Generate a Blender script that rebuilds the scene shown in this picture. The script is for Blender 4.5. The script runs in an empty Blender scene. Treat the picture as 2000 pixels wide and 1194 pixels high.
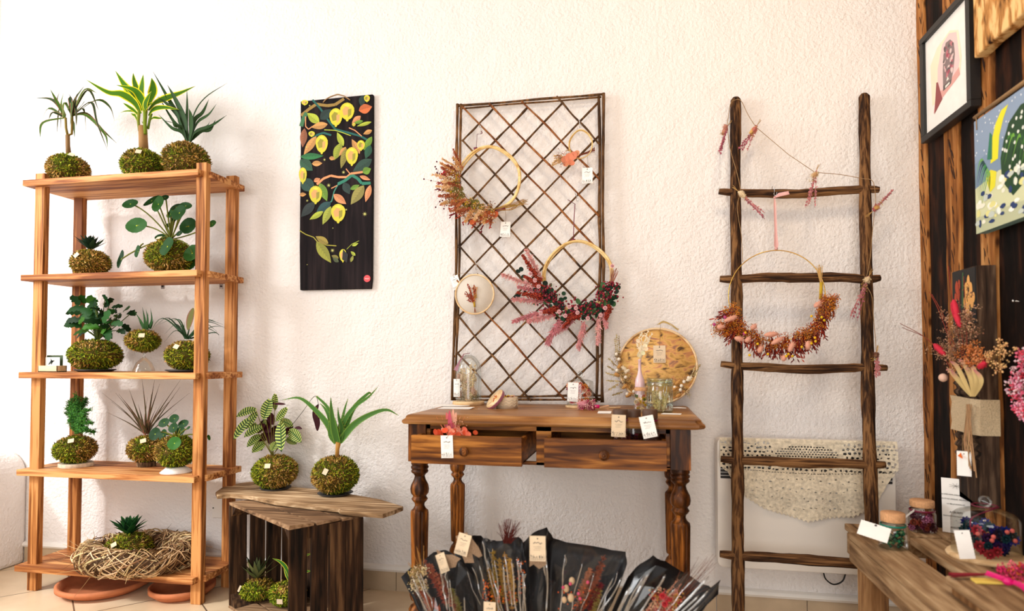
import bpy, math, random
from mathutils import Vector, Matrix
R = random.Random(7)
SC = bpy.context.scene
COL = SC.collection

# ------------------------------------------------------------------ camera
FPX = 1250.0; PSI = math.atan(248/1250.0); TH = math.radians(1.6)
CAM = Vector((0, -2.64, 1.0)); PCX = 1000.0; PCY = 700-FPX*math.tan(TH)
cf = Vector((-math.sin(PSI)*math.cos(TH), math.cos(PSI)*math.cos(TH), math.sin(TH)))
cr = Vector((math.cos(PSI), math.sin(PSI), 0)); cu = cr.cross(cf)
cam_d = bpy.data.cameras.new('camera'); cam = bpy.data.objects.new('camera', cam_d); COL.objects.link(cam)
cam_d.sensor_width = 36; cam_d.lens = FPX/2000*36; cam_d.shift_y = (PCY-597)/2000; cam_d.clip_start = .02
cam_d.dof.use_dof = True; cam_d.dof.focus_distance = 2.6; cam_d.dof.aperture_fstop = 2.0
cam.matrix_world = Matrix(((cr.x, cu.x, -cf.x, CAM.x), (cr.y, cu.y, -cf.y, CAM.y), (cr.z, cu.z, -cf.z, CAM.z), (0, 0, 0, 1)))
SC.camera = cam

# ------------------------------------------------------------------ light
W = bpy.data.worlds.new('world'); SC.world = W; W.use_nodes = True
bg = W.node_tree.nodes['Background']; bg.inputs[0].default_value = (1.0, .985, .965, 1); bg.inputs[1].default_value = .68
def area(name, loc, target, sx, sy, power, col):
    l = bpy.data.lights.new(name, 'AREA'); l.shape = 'RECTANGLE'; l.size = sx; l.size_y = sy; l.energy = power; l.color = col
    o = bpy.data.objects.new(name, l); COL.objects.link(o); o.location = loc
    o.rotation_euler = (Vector(target)-Vector(loc)).to_track_quat('-Z', 'Y').to_euler(); return o
area('window_daylight', (-3.55, -1.9, 2.05), (-.2, 0, .9), 1.0, 1.1, 48, (.97, .99, 1))
area('front_fill', (-2.2, -4.6, 2.5), (-.6, 0, 1.2), 1.6, 1.4, 24, (1, .985, .96))  # added fill lamp, unseen behind the camera, lifts the front faces
sl_ = bpy.data.lights.new('sun', 'SUN'); sl_.energy = 1.5; sl_.angle = math.radians(5); sl_.color = (1, 1, .99)
so_ = bpy.data.objects.new('sun', sl_); COL.objects.link(so_); so_.rotation_euler = Vector((-.42, -.45, .56)).to_track_quat('Z', 'Y').to_euler()
area('low_front_fill', (.2, -4.5, 1.0), (-.6, 0, .3), 1.6, 1.2, 34, (1, .98, .95))  # unseen low fill added behind the camera to brighten floor and lower wall
area('ceiling_lamp', (.4, -1.7, 2.85), (.9, -.2, 1.4), .35, .35, 10, (1, .80, .58))
VS = SC.view_settings
VS.view_transform = 'Standard'; VS.look = 'None'; VS.gamma = 1; VS.use_curve_mapping = False; VS.exposure = .33

# ------------------------------------------------------------------ helpers
def ray(px, py): return cf + cr*((px-PCX)/FPX) - cu*((py-PCY)/FPX)
def P(px, py, y):
    v = ray(px, py); return CAM + v*((y-CAM.y)/v.y)
def H(px, py, h):
    v = ray(px, py); return CAM + v*((h-CAM.z)/v.z)
def PX(px, py, x):
    v = ray(px, py); return CAM + v*((x-CAM.x)/v.x)
def sz(p): return (Vector(p)-CAM).dot(cf)/FPX      # metres per pixel at a point
def srgb(r, g=None, b=None):
    if g is None: r, g, b = r
    f = lambda c: (c/255/12.92) if c/255 <= .04045 else ((c/255+.055)/1.055)**2.4
    return (f(r), f(g), f(b))
def mixc(a, b, t): return tuple(a[i]*(1-t)+b[i]*t for i in range(3))
def jit(c, a=.12, rnd=R):
    k = 1+rnd.uniform(-a, a); return tuple(min(1, max(0, x*k*(1+rnd.uniform(-a/3, a/3)))) for x in c)
def V3(*a): return Vector(a)

class MB:
    def __init__(s): s.V = []; s.F = []; s.C = []; s.S = []
    def face(s, idx, col=None, smooth=False): s.F.append(idx); s.C.append(col or (.5, .5, .5)); s.S.append(smooth)
    def box(s, lo, hi, col=None, fr=None):
        b = len(s.V)
        for z in (lo[2], hi[2]):
            for x, y in ((lo[0], lo[1]), (hi[0], lo[1]), (hi[0], hi[1]), (lo[0], hi[1])):
                v = Vector((x, y, z)); s.V.append(fr @ v if fr else v)
        for f in ((3, 2, 1, 0), (4, 5, 6, 7), (0, 1, 5, 4), (1, 2, 6, 5), (2, 3, 7, 6), (3, 0, 4, 7)): s.face([b+i for i in f], col)
        return s
    def rings(s, rings, col=None, caps=True, smooth=True, closed=False):
        b = len(s.V); n = len(rings[0])
        for r in rings: s.V.extend([Vector(v) for v in r])
        m = len(rings); cc = (lambda i: col[i] if isinstance(col, list) else col)
        for i in range(m if closed else m-1):
            j = (i+1) % m
            for k in range(n):
                s.face([b+i*n+k, b+i*n+(k+1) % n, b+j*n+(k+1) % n, b+j*n+k], cc(i), smooth)
        if caps and not closed:
            s.face([b+k for k in range(n)][::-1], cc(0)); s.face([b+(m-1)*n+k for k in range(n)], cc(m-1))
        return s
    def tube(s, pts, r, n=6, col=None, caps=True, closed=False, flat=None, rough=0):
        pts = [Vector(p) for p in pts]; m = len(pts); rr = []; prev = None
        for i, p in enumerate(pts):
            if closed: t = pts[(i+1) % m]-pts[i-1]
            else: t = pts[min(i+1, m-1)]-pts[max(i-1, 0)]
            if t.length < 1e-9: t = Vector((0, 0, 1))
            t.normalize()
            if prev is None:
                a = t.cross(Vector((0, 0, 1)))
                if a.length < .1: a = t.cross(Vector((0, 1, 0)))
                a.normalize()
            else:
                a = prev - t*prev.dot(t); a.normalize()
            prev = a; b2 = t.cross(a); q = r[i] if isinstance(r, (list, tuple)) else r
            ring = []
            for k in range(n):
                an = 2*math.pi*k/n; e = q*(1+(R.uniform(-rough, rough) if rough else 0))
                ring.append(p + a*math.cos(an)*e + b2*math.sin(an)*e*(flat or 1))
            rr.append(ring)
        return s.rings(rr, col, caps, n > 4, closed)
    def lathe(s, prof, c, n=24, col=None, caps=True, M=None, flute=None):
        rr = []
        for r_, z in prof:
            ring = []
            for k in range(n):
                a = 2*math.pi*k/n; q = r_
                if flute and flute[0] <= z <= flute[1]: q = r_*(1-.13*(1 if (k % 3 == 0) else 0))
                v = Vector((math.cos(a)*q, math.sin(a)*q, z)); ring.append((M @ v if M else v)+Vector(c))
            rr.append(ring)
        return s.rings(rr, col, caps)
    def ell(s, c, r, n=8, m=6, col=None, M=None):
        r = (r, r, r) if not isinstance(r, (tuple, list)) else r
        rr = []
        for i in range(m+1):
            th = math.pi*i/m; th = min(max(th, .12), math.pi-.12); ring = []
            for k in range(n):
                a = 2*math.pi*k/n
                v = Vector((math.sin(th)*math.cos(a)*r[0], math.sin(th)*math.sin(a)*r[1], -math.cos(th)*r[2])); ring.append((M @ v if M else v)+Vector(c))
            rr.append(ring)
        return s.rings(rr, col, True)
    def oct(s, c, r, col=None):
        b = len(s.V); c = Vector(c)
        for d in ((1, 0, 0), (0, 1, 0), (-1, 0, 0), (0, -1, 0), (0, 0, 1), (0, 0, -1)): s.V.append(c+Vector(d)*r)
        for f in ((0, 1, 4), (1, 2, 4), (2, 3, 4), (3, 0, 4), (1, 0, 5), (2, 1, 5), (3, 2, 5), (0, 3, 5)): s.face([b+i for i in f], col, True)
        return s
    def blade(s, pts, w, nrm=(0, -1, .2), col=None, fold=.15, edge=None):
        """a leaf: path, widths, a facing direction; folded along the midrib; optional edge colour"""
        pts = [Vector(p) for p in pts]; m = len(pts); b = len(s.V); nr = Vector(nrm).normalized(); k = 5 if edge else 3
        for i, p in enumerate(pts):
            t = (pts[min(i+1, m-1)]-pts[max(i-1, 0)]).normalized(); sd = t.cross(nr)
            if sd.length < .05: sd = t.cross(Vector((1, 0, 0)))
            sd.normalize(); up = sd.cross(t); q = w[i] if isinstance(w, (list, tuple)) else w
            if edge: xs = ((-1, 1), (-.72, .7), (0, 0), (.72, .7), (1, 1))
            else: xs = ((-1, 1), (0, 0), (1, 1))
            for x, h in xs: s.V.append(p + sd*q*x + up*q*fold*h)
        for i in range(m-1):
            for j in range(k-1):
                c = edge if (edge and j in (0, k-2)) else (col[i] if isinstance(col, list) else col)
                s.face([b+i*k+j, b+i*k+j+1, b+(i+1)*k+j+1, b+(i+1)*k+j], c, True)
        return s
    def poly(s, pts, col=None):
        b = len(s.V); s.V.extend([Vector(p) for p in pts]); s.face(list(range(b, b+len(pts))), col); return s
    def slab(s, pts, thick, col=None):
        """closed outline pushed back by vector thick"""
        b = len(s.V); n = len(pts); t = Vector(thick)
        s.V.extend([Vector(p) for p in pts]); s.V.extend([Vector(p)+t for p in pts])
        s.face(list(range(b, b+n)), col); s.face([b+n+i for i in range(n)][::-1], col)
        for i in range(n):
            j = (i+1) % n; s.face([b+i, b+n+i, b+n+j, b+j], col)
        return s
    def build(s, name, mat, parent=None, bevel=0, subsurf=0):
        me = bpy.data.meshes.new(name); me.from_pydata([tuple(v) for v in s.V], [], s.F)
        me.materials.append(mat)
        ca = me.color_attributes.new('Col', 'FLOAT_COLOR', 'CORNER')
        buf = []
        for f, c in zip(s.F, s.C): buf.extend(tuple(c[:3])+(1.0,) if len(c) < 4 else c for _ in f)
        flat = [x for c in buf for x in c]; ca.data.foreach_set('color', flat)
        me.polygons.foreach_set('use_smooth', s.S); me.update()
        o = bpy.data.objects.new(name, me); COL.objects.link(o)
        if parent:
            o.parent = parent; o.matrix_parent_inverse = root_matrix(parent).inverted()
        if bevel:
            m = o.modifiers.new('bevel', 'BEVEL'); m.width = bevel; m.segments = 2; m.limit_method = 'ANGLE'
        return o
def root_matrix(o):
    M = Matrix.Translation(o.location) @ o.rotation_euler.to_matrix().to_4x4()
    if o.parent: M = root_matrix(o.parent) @ o.matrix_parent_inverse @ M
    return M
def tag(o, label=None, cat=None, group=None, kind=None):
    if label: o['label'] = label
    if cat: o['category'] = cat
    if group: o['group'] = group
    if kind: o['kind'] = kind
    return o
def thing(name, label, cat, loc, group=None):
    o = bpy.data.objects.new(name, None); COL.objects.link(o); o.location = loc; o.empty_display_size = .05
    return tag(o, label, cat, group)
def lettering(txt, size, M, mat, parent, name='lettering', align='CENTER'):
    cu_ = bpy.data.curves.new('t', 'FONT'); cu_.body = txt; cu_.size = size; cu_.align_x = align; cu_.align_y = 'CENTER'; cu_.extrude = .0002
    t = bpy.data.objects.new('t', cu_); COL.objects.link(t); dg = bpy.context.evaluated_depsgraph_get()
    me = bpy.data.meshes.new_from_object(t.evaluated_get(dg)); bpy.data.objects.remove(t)
    me.name = name; me.materials.clear(); me.materials.append(mat); me.transform(M)
    o = bpy.data.objects.new(name, me); COL.objects.link(o); o.parent = parent; o.matrix_parent_inverse = root_matrix(parent).inverted(); return o

# ------------------------------------------------------------------ materials
def newmat(name):
    m = bpy.data.materials.new(name); m.use_nodes = True; nt = m.node_tree; b = nt.nodes['Principled BSDF']; return m, nt, b
def plain(name, col, rough=.7, metal=0, noise=0, nscale=30, bump=0, spec=.5, sheen=0):
    m, nt, b = newmat(name); b.inputs['Base Color'].default_value = (*col, 1); b.inputs['Roughness'].default_value = rough; b.inputs['Metallic'].default_value = metal
    b.inputs['Specular IOR Level'].default_value = spec
    if noise or bump:
        tc = nt.nodes.new('ShaderNodeTexCoord'); nz = nt.nodes.new('ShaderNodeTexNoise'); nz.inputs['Scale'].default_value = nscale; nz.inputs['Detail'].default_value = 5
        nt.links.new(tc.outputs['Object'], nz.inputs['Vector'])
        if noise:
            rp = nt.nodes.new('ShaderNodeValToRGB'); rp.color_ramp.elements[0].position = .3; rp.color_ramp.elements[1].position = .7
            rp.color_ramp.elements[0].color = (*[c*(1-noise) for c in col], 1); rp.color_ramp.elements[1].color = (*[min(1, c*(1+noise*.6)) for c in col], 1)
            nt.links.new(nz.outputs['Fac'], rp.inputs['Fac']); nt.links.new(rp.outputs['Color'], b.inputs['Base Color'])
        if bump:
            bp = nt.nodes.new('ShaderNodeBump'); bp.inputs['Strength'].default_value = min(1, bump*1.0); bp.inputs['Distance'].default_value = .004
            nt.links.new(nz.outputs['Fac'], bp.inputs['Height']); nt.links.new(bp.outputs['Normal'], b.inputs['Normal'])
    return m
def attr(name, rough=.7, trans=0, spec=.3, tint=None):
    m, nt, b = newmat(name); a = nt.nodes.new('ShaderNodeVertexColor'); a.layer_name = 'Col'
    src = a.outputs['Color']
    if tint:
        mm = nt.nodes.new('ShaderNodeMix'); mm.data_type = 'RGBA'; mm.blend_type = 'MULTIPLY'; mm.inputs[0].default_value = 1; nt.links.new(src, mm.inputs[6]); mm.inputs[7].default_value = (*tint, 1); src = mm.outputs[2]
    nt.links.new(src, b.inputs['Base Color']); b.inputs['Roughness'].default_value = rough; b.inputs['Specular IOR Level'].default_value = spec
    if trans:
        tr = nt.nodes.new('ShaderNodeBsdfTranslucent'); mx = nt.nodes.new('ShaderNodeMixShader'); mx.inputs[0].default_value = trans
        nt.links.new(src, tr.inputs['Color']); nt.links.new(b.outputs[0], mx.inputs[1]); nt.links.new(tr.outputs[0], mx.inputs[2])
        nt.links.new(mx.outputs[0], nt.nodes['Material Output'].inputs['Surface'])
    return m
def wood(name, dark, mid, light, axis='x', scale=9, stretch=.07, rough=.6, bump=.3, fine=60, rot=0, pos=(.28, .5, .72), nicks=False, fmix=.55):
    m, nt, b = newmat(name); N = nt.nodes.new; L = nt.links.new
    tc = N('ShaderNodeTexCoord'); mp = N('ShaderNodeMapping'); sc = [1, 1, 1]; sc['xyz'.index(axis)] = stretch
    mp.inputs['Scale'].default_value = sc; mp.inputs['Rotation'].default_value = (0, 0, rot); L(tc.outputs['Object'], mp.inputs['Vector'])
    n1 = N('ShaderNodeTexNoise'); n1.inputs['Scale'].default_value = scale; n1.inputs['Detail'].default_value = 7; n1.inputs['Distortion'].default_value = 1.2
    n2 = N('ShaderNodeTexNoise'); n2.inputs['Scale'].default_value = fine; n2.inputs['Detail'].default_value = 4; n2.inputs['Distortion'].default_value = .4
    L(mp.outputs[0], n1.inputs['Vector']); L(mp.outputs[0], n2.inputs['Vector'])
    mx = N('ShaderNodeMix'); mx.data_type = 'FLOAT'; mx.inputs[0].default_value = fmix; L(n1.outputs['Fac'], mx.inputs[2]); L(n2.outputs['Fac'], mx.inputs[3])
    rp = N('ShaderNodeValToRGB'); e = rp.color_ramp.elements; e[0].position = pos[0]+.08; e[0].color = (*dark, 1); e[1].position = pos[2]-.08; e[1].color = (*light, 1)
    q = e.new(pos[1]); q.color = (*mid, 1); L(mx.outputs[0], rp.inputs['Fac']); out = rp.outputs['Color']
    hgt = mx.outputs[0]
    if nicks:
        m3 = N('ShaderNodeMapping'); m3.inputs['Rotation'].default_value = (math.radians(28), 0, 0); m3.inputs['Scale'].default_value = (30, 62, 13); L(tc.outputs['Object'], m3.inputs['Vector'])
        vo = N('ShaderNodeTexVoronoi'); vo.inputs['Scale'].default_value = 1; L(m3.outputs[0], vo.inputs['Vector'])
        r2 = N('ShaderNodeValToRGB'); r2.color_ramp.elements[0].position = .12; r2.color_ramp.elements[0].color = (.12, .08, .05, 1); r2.color_ramp.elements[1].position = .3; r2.color_ramp.elements[1].color = (1, 1, 1, 1)
        L(vo.outputs['Distance'], r2.inputs['Fac']); mm = N('ShaderNodeMix'); mm.data_type = 'RGBA'; mm.blend_type = 'MULTIPLY'; mm.inputs[0].default_value = .9
        L(out, mm.inputs[6]); L(r2.outputs['Color'], mm.inputs[7]); out = mm.outputs[2]
    L(out, b.inputs['Base Color']); b.inputs['Roughness'].default_value = rough; b.inputs['Specular IOR Level'].default_value = .18
    bp = N('ShaderNodeBump'); bp.inputs['Strength'].default_value = bump; bp.inputs['Distance'].default_value = .006; L(hgt, bp.inputs['Height']); L(bp.outputs['Normal'], b.inputs['Normal'])
    return m
def glass(name, tint=(1, 1, 1), rough=0, amt=.95, fr=.45):
    """thin clear glass: sees through, with real reflections"""
    m, nt, b = newmat(name); N = nt.nodes.new; L = nt.links.new
    tr = N('ShaderNodeBsdfTransparent'); tr.inputs[0].default_value = (*tint, 1); gl = N('ShaderNodeBsdfGlossy'); gl.inputs['Roughness'].default_value = .03+rough
    lw = N('ShaderNodeLayerWeight'); lw.inputs[0].default_value = .32; mx = N('ShaderNodeMixShader')
    mu = N('ShaderNodeMath'); mu.operation = 'MULTIPLY_ADD'; mu.inputs[1].default_value = fr; mu.inputs[2].default_value = 1-amt-.02; L(lw.outputs['Fresnel'], mu.inputs[0]); L(mu.outputs[0], mx.inputs[0])
    L(tr.outputs[0], mx.inputs[1]); L(gl.outputs[0], mx.inputs[2]); L(mx.outputs[0], nt.nodes['Material Output'].inputs['Surface']); return m

M = {}
M['pine'] = wood('pine_x', srgb(126, 70, 34), srgb(182, 118, 66), srgb(214, 156, 98), 'x', 8, .05, fine=70, bump=.5, pos=(.34, .5, .64))
M['pine_z'] = wood('pine_z', srgb(110, 60, 26), srgb(168, 106, 54), srgb(204, 142, 84), 'z', 12, .04, fine=80, bump=.5, pos=(.34, .5, .64))
M['table'] = wood('table_x', srgb(66, 32, 8), srgb(124, 72, 24), srgb(182, 118, 50), 'x', 6, .08, .42, .3, 60, pos=(.32, .5, .66))
M['table_z'] = wood('table_z', srgb(46, 22, 7), srgb(92, 50, 16), srgb(156, 92, 36), 'z', 7, .12, .4, .3, 60, pos=(.32, .5, .66))
M['table_top'] = wood('table_top', srgb(70, 38, 16), srgb(146, 96, 50), srgb(196, 146, 90), 'x', 5, .08, .38, .15, 38)
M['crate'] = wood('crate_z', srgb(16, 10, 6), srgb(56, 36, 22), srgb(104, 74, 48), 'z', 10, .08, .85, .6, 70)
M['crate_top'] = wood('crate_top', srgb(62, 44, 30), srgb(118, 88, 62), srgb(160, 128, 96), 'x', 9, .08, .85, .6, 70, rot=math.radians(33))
M['plank'] = wood('weathered_plank', srgb(70, 48, 30), srgb(150, 118, 84), srgb(214, 184, 146), 'x', 9, .09, .85, .9, 60, rot=math.radians(6))
M['ladder'] = wood('driftwood_z', srgb(38, 22, 12), srgb(78, 50, 28), srgb(128, 90, 54), 'z', 16, .04, .8, 1, 130, pos=(.34, .5, .66))
M['rung'] = wood('driftwood_x', srgb(42, 25, 13), srgb(86, 56, 32), srgb(138, 98, 60), 'x', 16, .04, .8, 1, 130, pos=(.34, .5, .66))
M['stick'] = wood('willow', srgb(44, 28, 16), srgb(86, 58, 32), srgb(138, 96, 56), 'z', 14, .3, .7, .4, 60)
M['stick2'] = wood('willow_red', srgb(66, 34, 14), srgb(126, 72, 34), srgb(170, 112, 62), 'z', 14, .3, .7, .4, 60)
M['stud'] = wood('hewn_stud', srgb(70, 34, 12), srgb(156, 98, 48), srgb(206, 150, 90), 'z', 9, .12, .8, .8, 40, nicks=True)
M['dark_plank'] = wood('dark_plank', srgb(5, 2, 1), srgb(22, 10, 5), srgb(66, 34, 16), 'z', 9, .2, .85, .9, 30)
M['beam'] = wood('pale_beam', srgb(40, 18, 6), srgb(196, 138, 76), srgb(236, 196, 134), 'z', 11, .3, .8, .8, 40, pos=(.3, .48, .62))
M['bench'] = wood('bench', srgb(88, 62, 40), srgb(150, 118, 84), srgb(196, 166, 128), 'y', 8, .1, .8, .5, 50)
M['bench_z'] = wood('bench_leg', srgb(70, 44, 24), srgb(132, 92, 56), srgb(178, 136, 92), 'z', 8, .1, .8, .5, 50)
M['board'] = wood('dark_carved', srgb(22, 14, 9), srgb(62, 44, 32), srgb(112, 88, 68), 'z', 12, .1, .75, .8, 60)
M['bark'] = wood('bark', srgb(44, 28, 18), srgb(98, 72, 48), srgb(150, 120, 90), 'z', 30, .4, .9, .9, 80)
M['palewood'] = wood('pale_wood', srgb(200, 160, 112), srgb(226, 192, 146), srgb(242, 216, 176), 'x', 12, .1, .6, .1, 60)
M['rattan'] = wood('rattan', srgb(196, 150, 84), srgb(226, 190, 124), srgb(242, 216, 160), 'x', 20, .5, .5, .1, 60)
M['petal'] = attr('dried_plant', .75, .12); M['leaf'] = attr('leaf', .55, .1, .14, (1.25, 1.0, .62)); M['moss'] = attr('moss', .95, .1, .1)
M['paint'] = attr('paint', .5); M['straw'] = attr('straw', .7)
M['cord'] = plain('cord', srgb(156, 122, 82), .9, noise=.25, nscale=300)
M['paper'] = plain('paper', srgb(248, 244, 238), .8, noise=.04); M['cream'] = plain('cream_paper', srgb(222, 198, 166), .85, noise=.08)
M['ink'] = plain('ink', srgb(84, 80, 78), .8); M['black_ink'] = plain('black_ink', srgb(26, 24, 24), .8)
M['burgundy'] = plain('burgundy_ribbon', srgb(110, 18, 50), .4); M['magenta'] = plain('magenta_ribbon', srgb(214, 10, 110), .4)
M['rose'] = plain('rose_ribbon', srgb(206, 150, 146), .35, spec=.8); M['mauve'] = plain('mauve_ribbon', srgb(150, 86, 104), .35, spec=.8)
M['gold'] = plain('gold', srgb(214, 170, 82), .25, 1); M['steel'] = plain('steel', srgb(190, 190, 188), .25, 1)
M['terracotta'] = plain('terracotta', srgb(196, 116, 72), .8, noise=.16, nscale=25)
M['cork'] = plain('cork', srgb(206, 154, 108), .85, noise=.2, nscale=200, bump=.4)
M['white_gloss'] = plain('white_enamel', srgb(236, 230, 222), .3); M['heater'] = plain('heater_enamel', srgb(232, 224, 214), .35)
M['dark_dish'] = plain('slate', srgb(46, 42, 42), .55, noise=.3); M['black'] = plain('black', srgb(16, 14, 14), .5)
M['slot'] = plain('heater_slot', srgb(34, 28, 24), .6)
M['lace'] = plain('lace', srgb(230, 216, 190), .9, noise=.3, nscale=90, bump=1)
M['burlap'] = plain('burlap', srgb(206, 182, 146), .95, noise=.2, nscale=260, bump=.7)
M['hessian'] = plain('hessian', srgb(150, 122, 96), .95, noise=.25, nscale=260, bump=.7)
M['glass'] = glass('clear_glass', (.97, .99, .98)); M['green_glass'] = glass('green_glass', (.88, .94, .89), amt=.94, fr=.35)
M['cello'] = glass('cellophane', (.97, .97, .97), amt=.95, fr=.3)
M['crease'] = glass('cellophane_crease', (.95, .95, .95), amt=.72, fr=.5)
M['wrap'] = plain('black_wrap', srgb(17, 15, 17), .45, spec=.25)
M['pink_glaze'] = plain('pink_bottle', srgb(224, 190, 192), .3, spec=.7)
M['linen'] = plain('linen', srgb(214, 204, 190), .95, noise=.06, nscale=300, bump=.3)
M['wick'] = plain('green_ribbon', srgb(10, 112, 92), .4)
M['red_sticker'] = plain('red_sticker', srgb(214, 66, 72), .5)

# ------------------------------------------------------------------ the room
def plaster(name, col):
    m, nt, b = newmat(name); N = nt.nodes.new; L = nt.links.new
    b.inputs['Base Color'].default_value = (*col, 1); b.inputs['Roughness'].default_value = .9; b.inputs['Specular IOR Level'].default_value = .2
    tc = N('ShaderNodeTexCoord'); a = N('ShaderNodeTexNoise'); a.inputs['Scale'].default_value = 75; a.inputs['Detail'].default_value = 3; a.inputs['Roughness'].default_value = .55
    c = N('ShaderNodeTexNoise'); c.inputs['Scale'].default_value = 9; c.inputs['Detail'].default_value = 3
    L(tc.outputs['Object'], a.inputs['Vector']); L(tc.outputs['Object'], c.inputs['Vector'])
    ad = N('ShaderNodeMath'); ad.operation = 'MULTIPLY_ADD'; ad.inputs[1].default_value = 1.6; L(c.outputs['Fac'], ad.inputs[0]); L(a.outputs['Fac'], ad.inputs[2])
    bp = N('ShaderNodeBump'); bp.inputs['Strength'].default_value = .75; bp.inputs['Distance'].default_value = .009; L(ad.outputs[0], bp.inputs['Height']); L(bp.outputs['Normal'], b.inputs['Normal'])
    return m
M['nick'] = plain('axe_mark', srgb(52, 28, 14), .9)
M['plaster'] = plaster('plaster', srgb(236, 229, 224))
def struct(o): o['kind'] = 'structure'; return o
struct(MB().box((-3.25, 0, 0), (1.2, .15, 3.6)).build('wall_back', M['plaster']))
# left wall: low rounded sill with the window above it, head wall over that
lw = MB(); prof = [(-3.25, 0)]
for k in range(9):
    a = math.pi/2*k/8; prof.append((-3.25+.0+.05-.05*math.cos(a), .5+.05*math.sin(a)))
for k in range(9):
    a = math.pi/2*k/8; prof.append((-2.95-.12+.12*math.sin(a), .43+.12*math.cos(a)))
prof.append((-2.95, 0))
lw.slab([(x, 0, z) for x, z in prof], (0, -2.9, 0)); lw.box((-3.25, -2.9, 3.3), (-2.95, 0, 3.6)); lw.box((-3.25, -3.6, 0), (-2.95, -2.9, 3.6))
struct(lw.build('wall_left', M['plaster'], bevel=.02))
wf = MB()
for y0, y1, z0, z1 in ((-.06, -.002, .612, 3.238), (-2.898, -2.84, .612, 3.238), (-2.898, -.002, .552, .611), (-2.898, -.002, 3.239, 3.298)): wf.box((-3.24, y0, z0), (-3.19, y1, z1))
wn = struct(wf.build('window_1', M['white_gloss']))
struct(MB().box((-3.4, -4.2, 3.58), (1.25, .1, 3.7)).build('ceiling', M['plaster']))

def tile_floor():
    m, nt, b = newmat('floor_tiles'); N = nt.nodes.new; L = nt.links.new
    tc = N('ShaderNodeTexCoord'); mp = N('ShaderNodeMapping'); mp.vector_type = 'TEXTURE'; mp.inputs['Location'].default_value = (-2.467, -.222, 0); mp.inputs['Rotation'].default_value = (0, 0, math.radians(48)); L(tc.outputs['Object'], mp.inputs['Vector'])
    br = N('ShaderNodeTexBrick'); br.offset = 0; br.inputs['Scale'].default_value = 1; br.inputs['Brick Width'].default_value = .42; br.inputs['Row Height'].default_value = .42; br.inputs['Mortar Size'].default_value = .003; br.inputs['Mortar Smooth'].default_value = .1
    c1 = srgb(228, 205, 172); br.inputs['Color1'].default_value = (*c1, 1); br.inputs['Color2'].default_value = (*srgb(222, 197, 163), 1); br.inputs['Mortar'].default_value = (*srgb(110, 92, 74), 1)
    L(mp.outputs[0], br.inputs['Vector']); nz = N('ShaderNodeTexNoise'); nz.inputs['Scale'].default_value = 4; nz.inputs['Detail'].default_value = 6; L(tc.outputs['Object'], nz.inputs['Vector'])
    rp = N('ShaderNodeValToRGB'); rp.color_ramp.elements[0].position = .35; rp.color_ramp.elements[0].color = (.82, .78, .74, 1); rp.color_ramp.elements[1].position = .6; rp.color_ramp.elements[1].color = (1, 1, 1, 1); L(nz.outputs['Fac'], rp.inputs['Fac'])
    mx = N('ShaderNodeMix'); mx.data_type = 'RGBA'; mx.blend_type = 'MULTIPLY'; mx.inputs[0].default_value = 1; L(br.outputs['Color'], mx.inputs[6]); L(rp.outputs['Color'], mx.inputs[7]); L(mx.outputs[2], b.inputs['Base Color'])
    b.inputs['Roughness'].default_value = .28; return m
M['floor'] = tile_floor()
struct(MB().box((-3.3, -4.2, -.1), (1.25, 0, 0)).build('floor', M['floor']))
M['skirting'] = plain('skirting_tile', srgb(190, 166, 136), .5, noise=.12, nscale=12)
bb = MB(); x = -2.95; k = 0
while x < 1.03:
    x1 = min(-1.029+.33*round((x+1.029)/.33+1), 1.035); bb.box((x+.0015, -.012, 0), (x1-.0015, 0, .082)); x = x1
bo = struct(bb.build('baseboard_back', M['skirting']))
lp = MB(); lp.rings([[(X, 0, .082), (X, -.018, .082), (X, -.024, .092), (X, -.018, .103), (X, -.006, .108), (X, 0, .108)] for X in (-2.95, 1.035)], smooth=False); lp.build('baseboard_lip', M['white_gloss'], bo)
# right wall: dark boards between hewn studs
rw = MB(); y = .0
for i, w in enumerate((.21, .23, .2, .24, .19, .23, .22, .24, .2, .24, .25, .25, .3)):
    rw.box((1.043+.003*(i % 3), y-w+.004, 0), (1.2, y, 3.6)); y -= w
rw.box((1.18, y, 0), (1.25, .1, 3.6))
struct(rw.build('wall_right', M['dark_plank']))
for i, (y0, y1) in enumerate(((-.066, .0), (-.302, -.206), (-.508, -.428), (-.76, -.665), (-1.0, -.91), (-1.3, -1.2), (-1.62, -1.52))):
    s = MB(); rr = []
    for k in range(31):
        z = 3.6*k/30; a, c, d = R.uniform(-.005, .005), R.uniform(-.005, .005), R.uniform(-.0012, .0012)
        rr.append([(1.035+d, y0+a, z), (1.12, y0+a, z), (1.12, y1+c, z), (1.035+d*.5, y1+c, z)])
    s.rings(rr, smooth=False); so = struct(s.build('trim_%d' % (i+1), M['stud'], bevel=.004)); nk = MB()
    for k in range(70):
        z = R.uniform(.1, 3.2); yy = y0+(y1-y0)*R.uniform(.28, .72); L_ = R.uniform(.010, .026); w_ = R.uniform(.001, .0026); xx = 1.0332
        nk.slab([(xx, yy+L_*.35, z+L_), (xx, yy+w_, z), (xx, yy-L_*.35, z-L_), (xx, yy-w_, z)], (.006, 0, 0))
    nk.build('axe_marks', M['nick'], so)
s = MB(); rr = []
for k in range(22):
    y = -.5-.09*k; a = R.uniform(-.006, .006); rr.append([(.995, y, 1.905+a), (1.034, y, 1.905+a), (1.034, y, 2.36), (.995, y, 2.36)])
s.rings(rr, smooth=False); struct(s.build('trim_8', M['beam'], bevel=.005))

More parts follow.
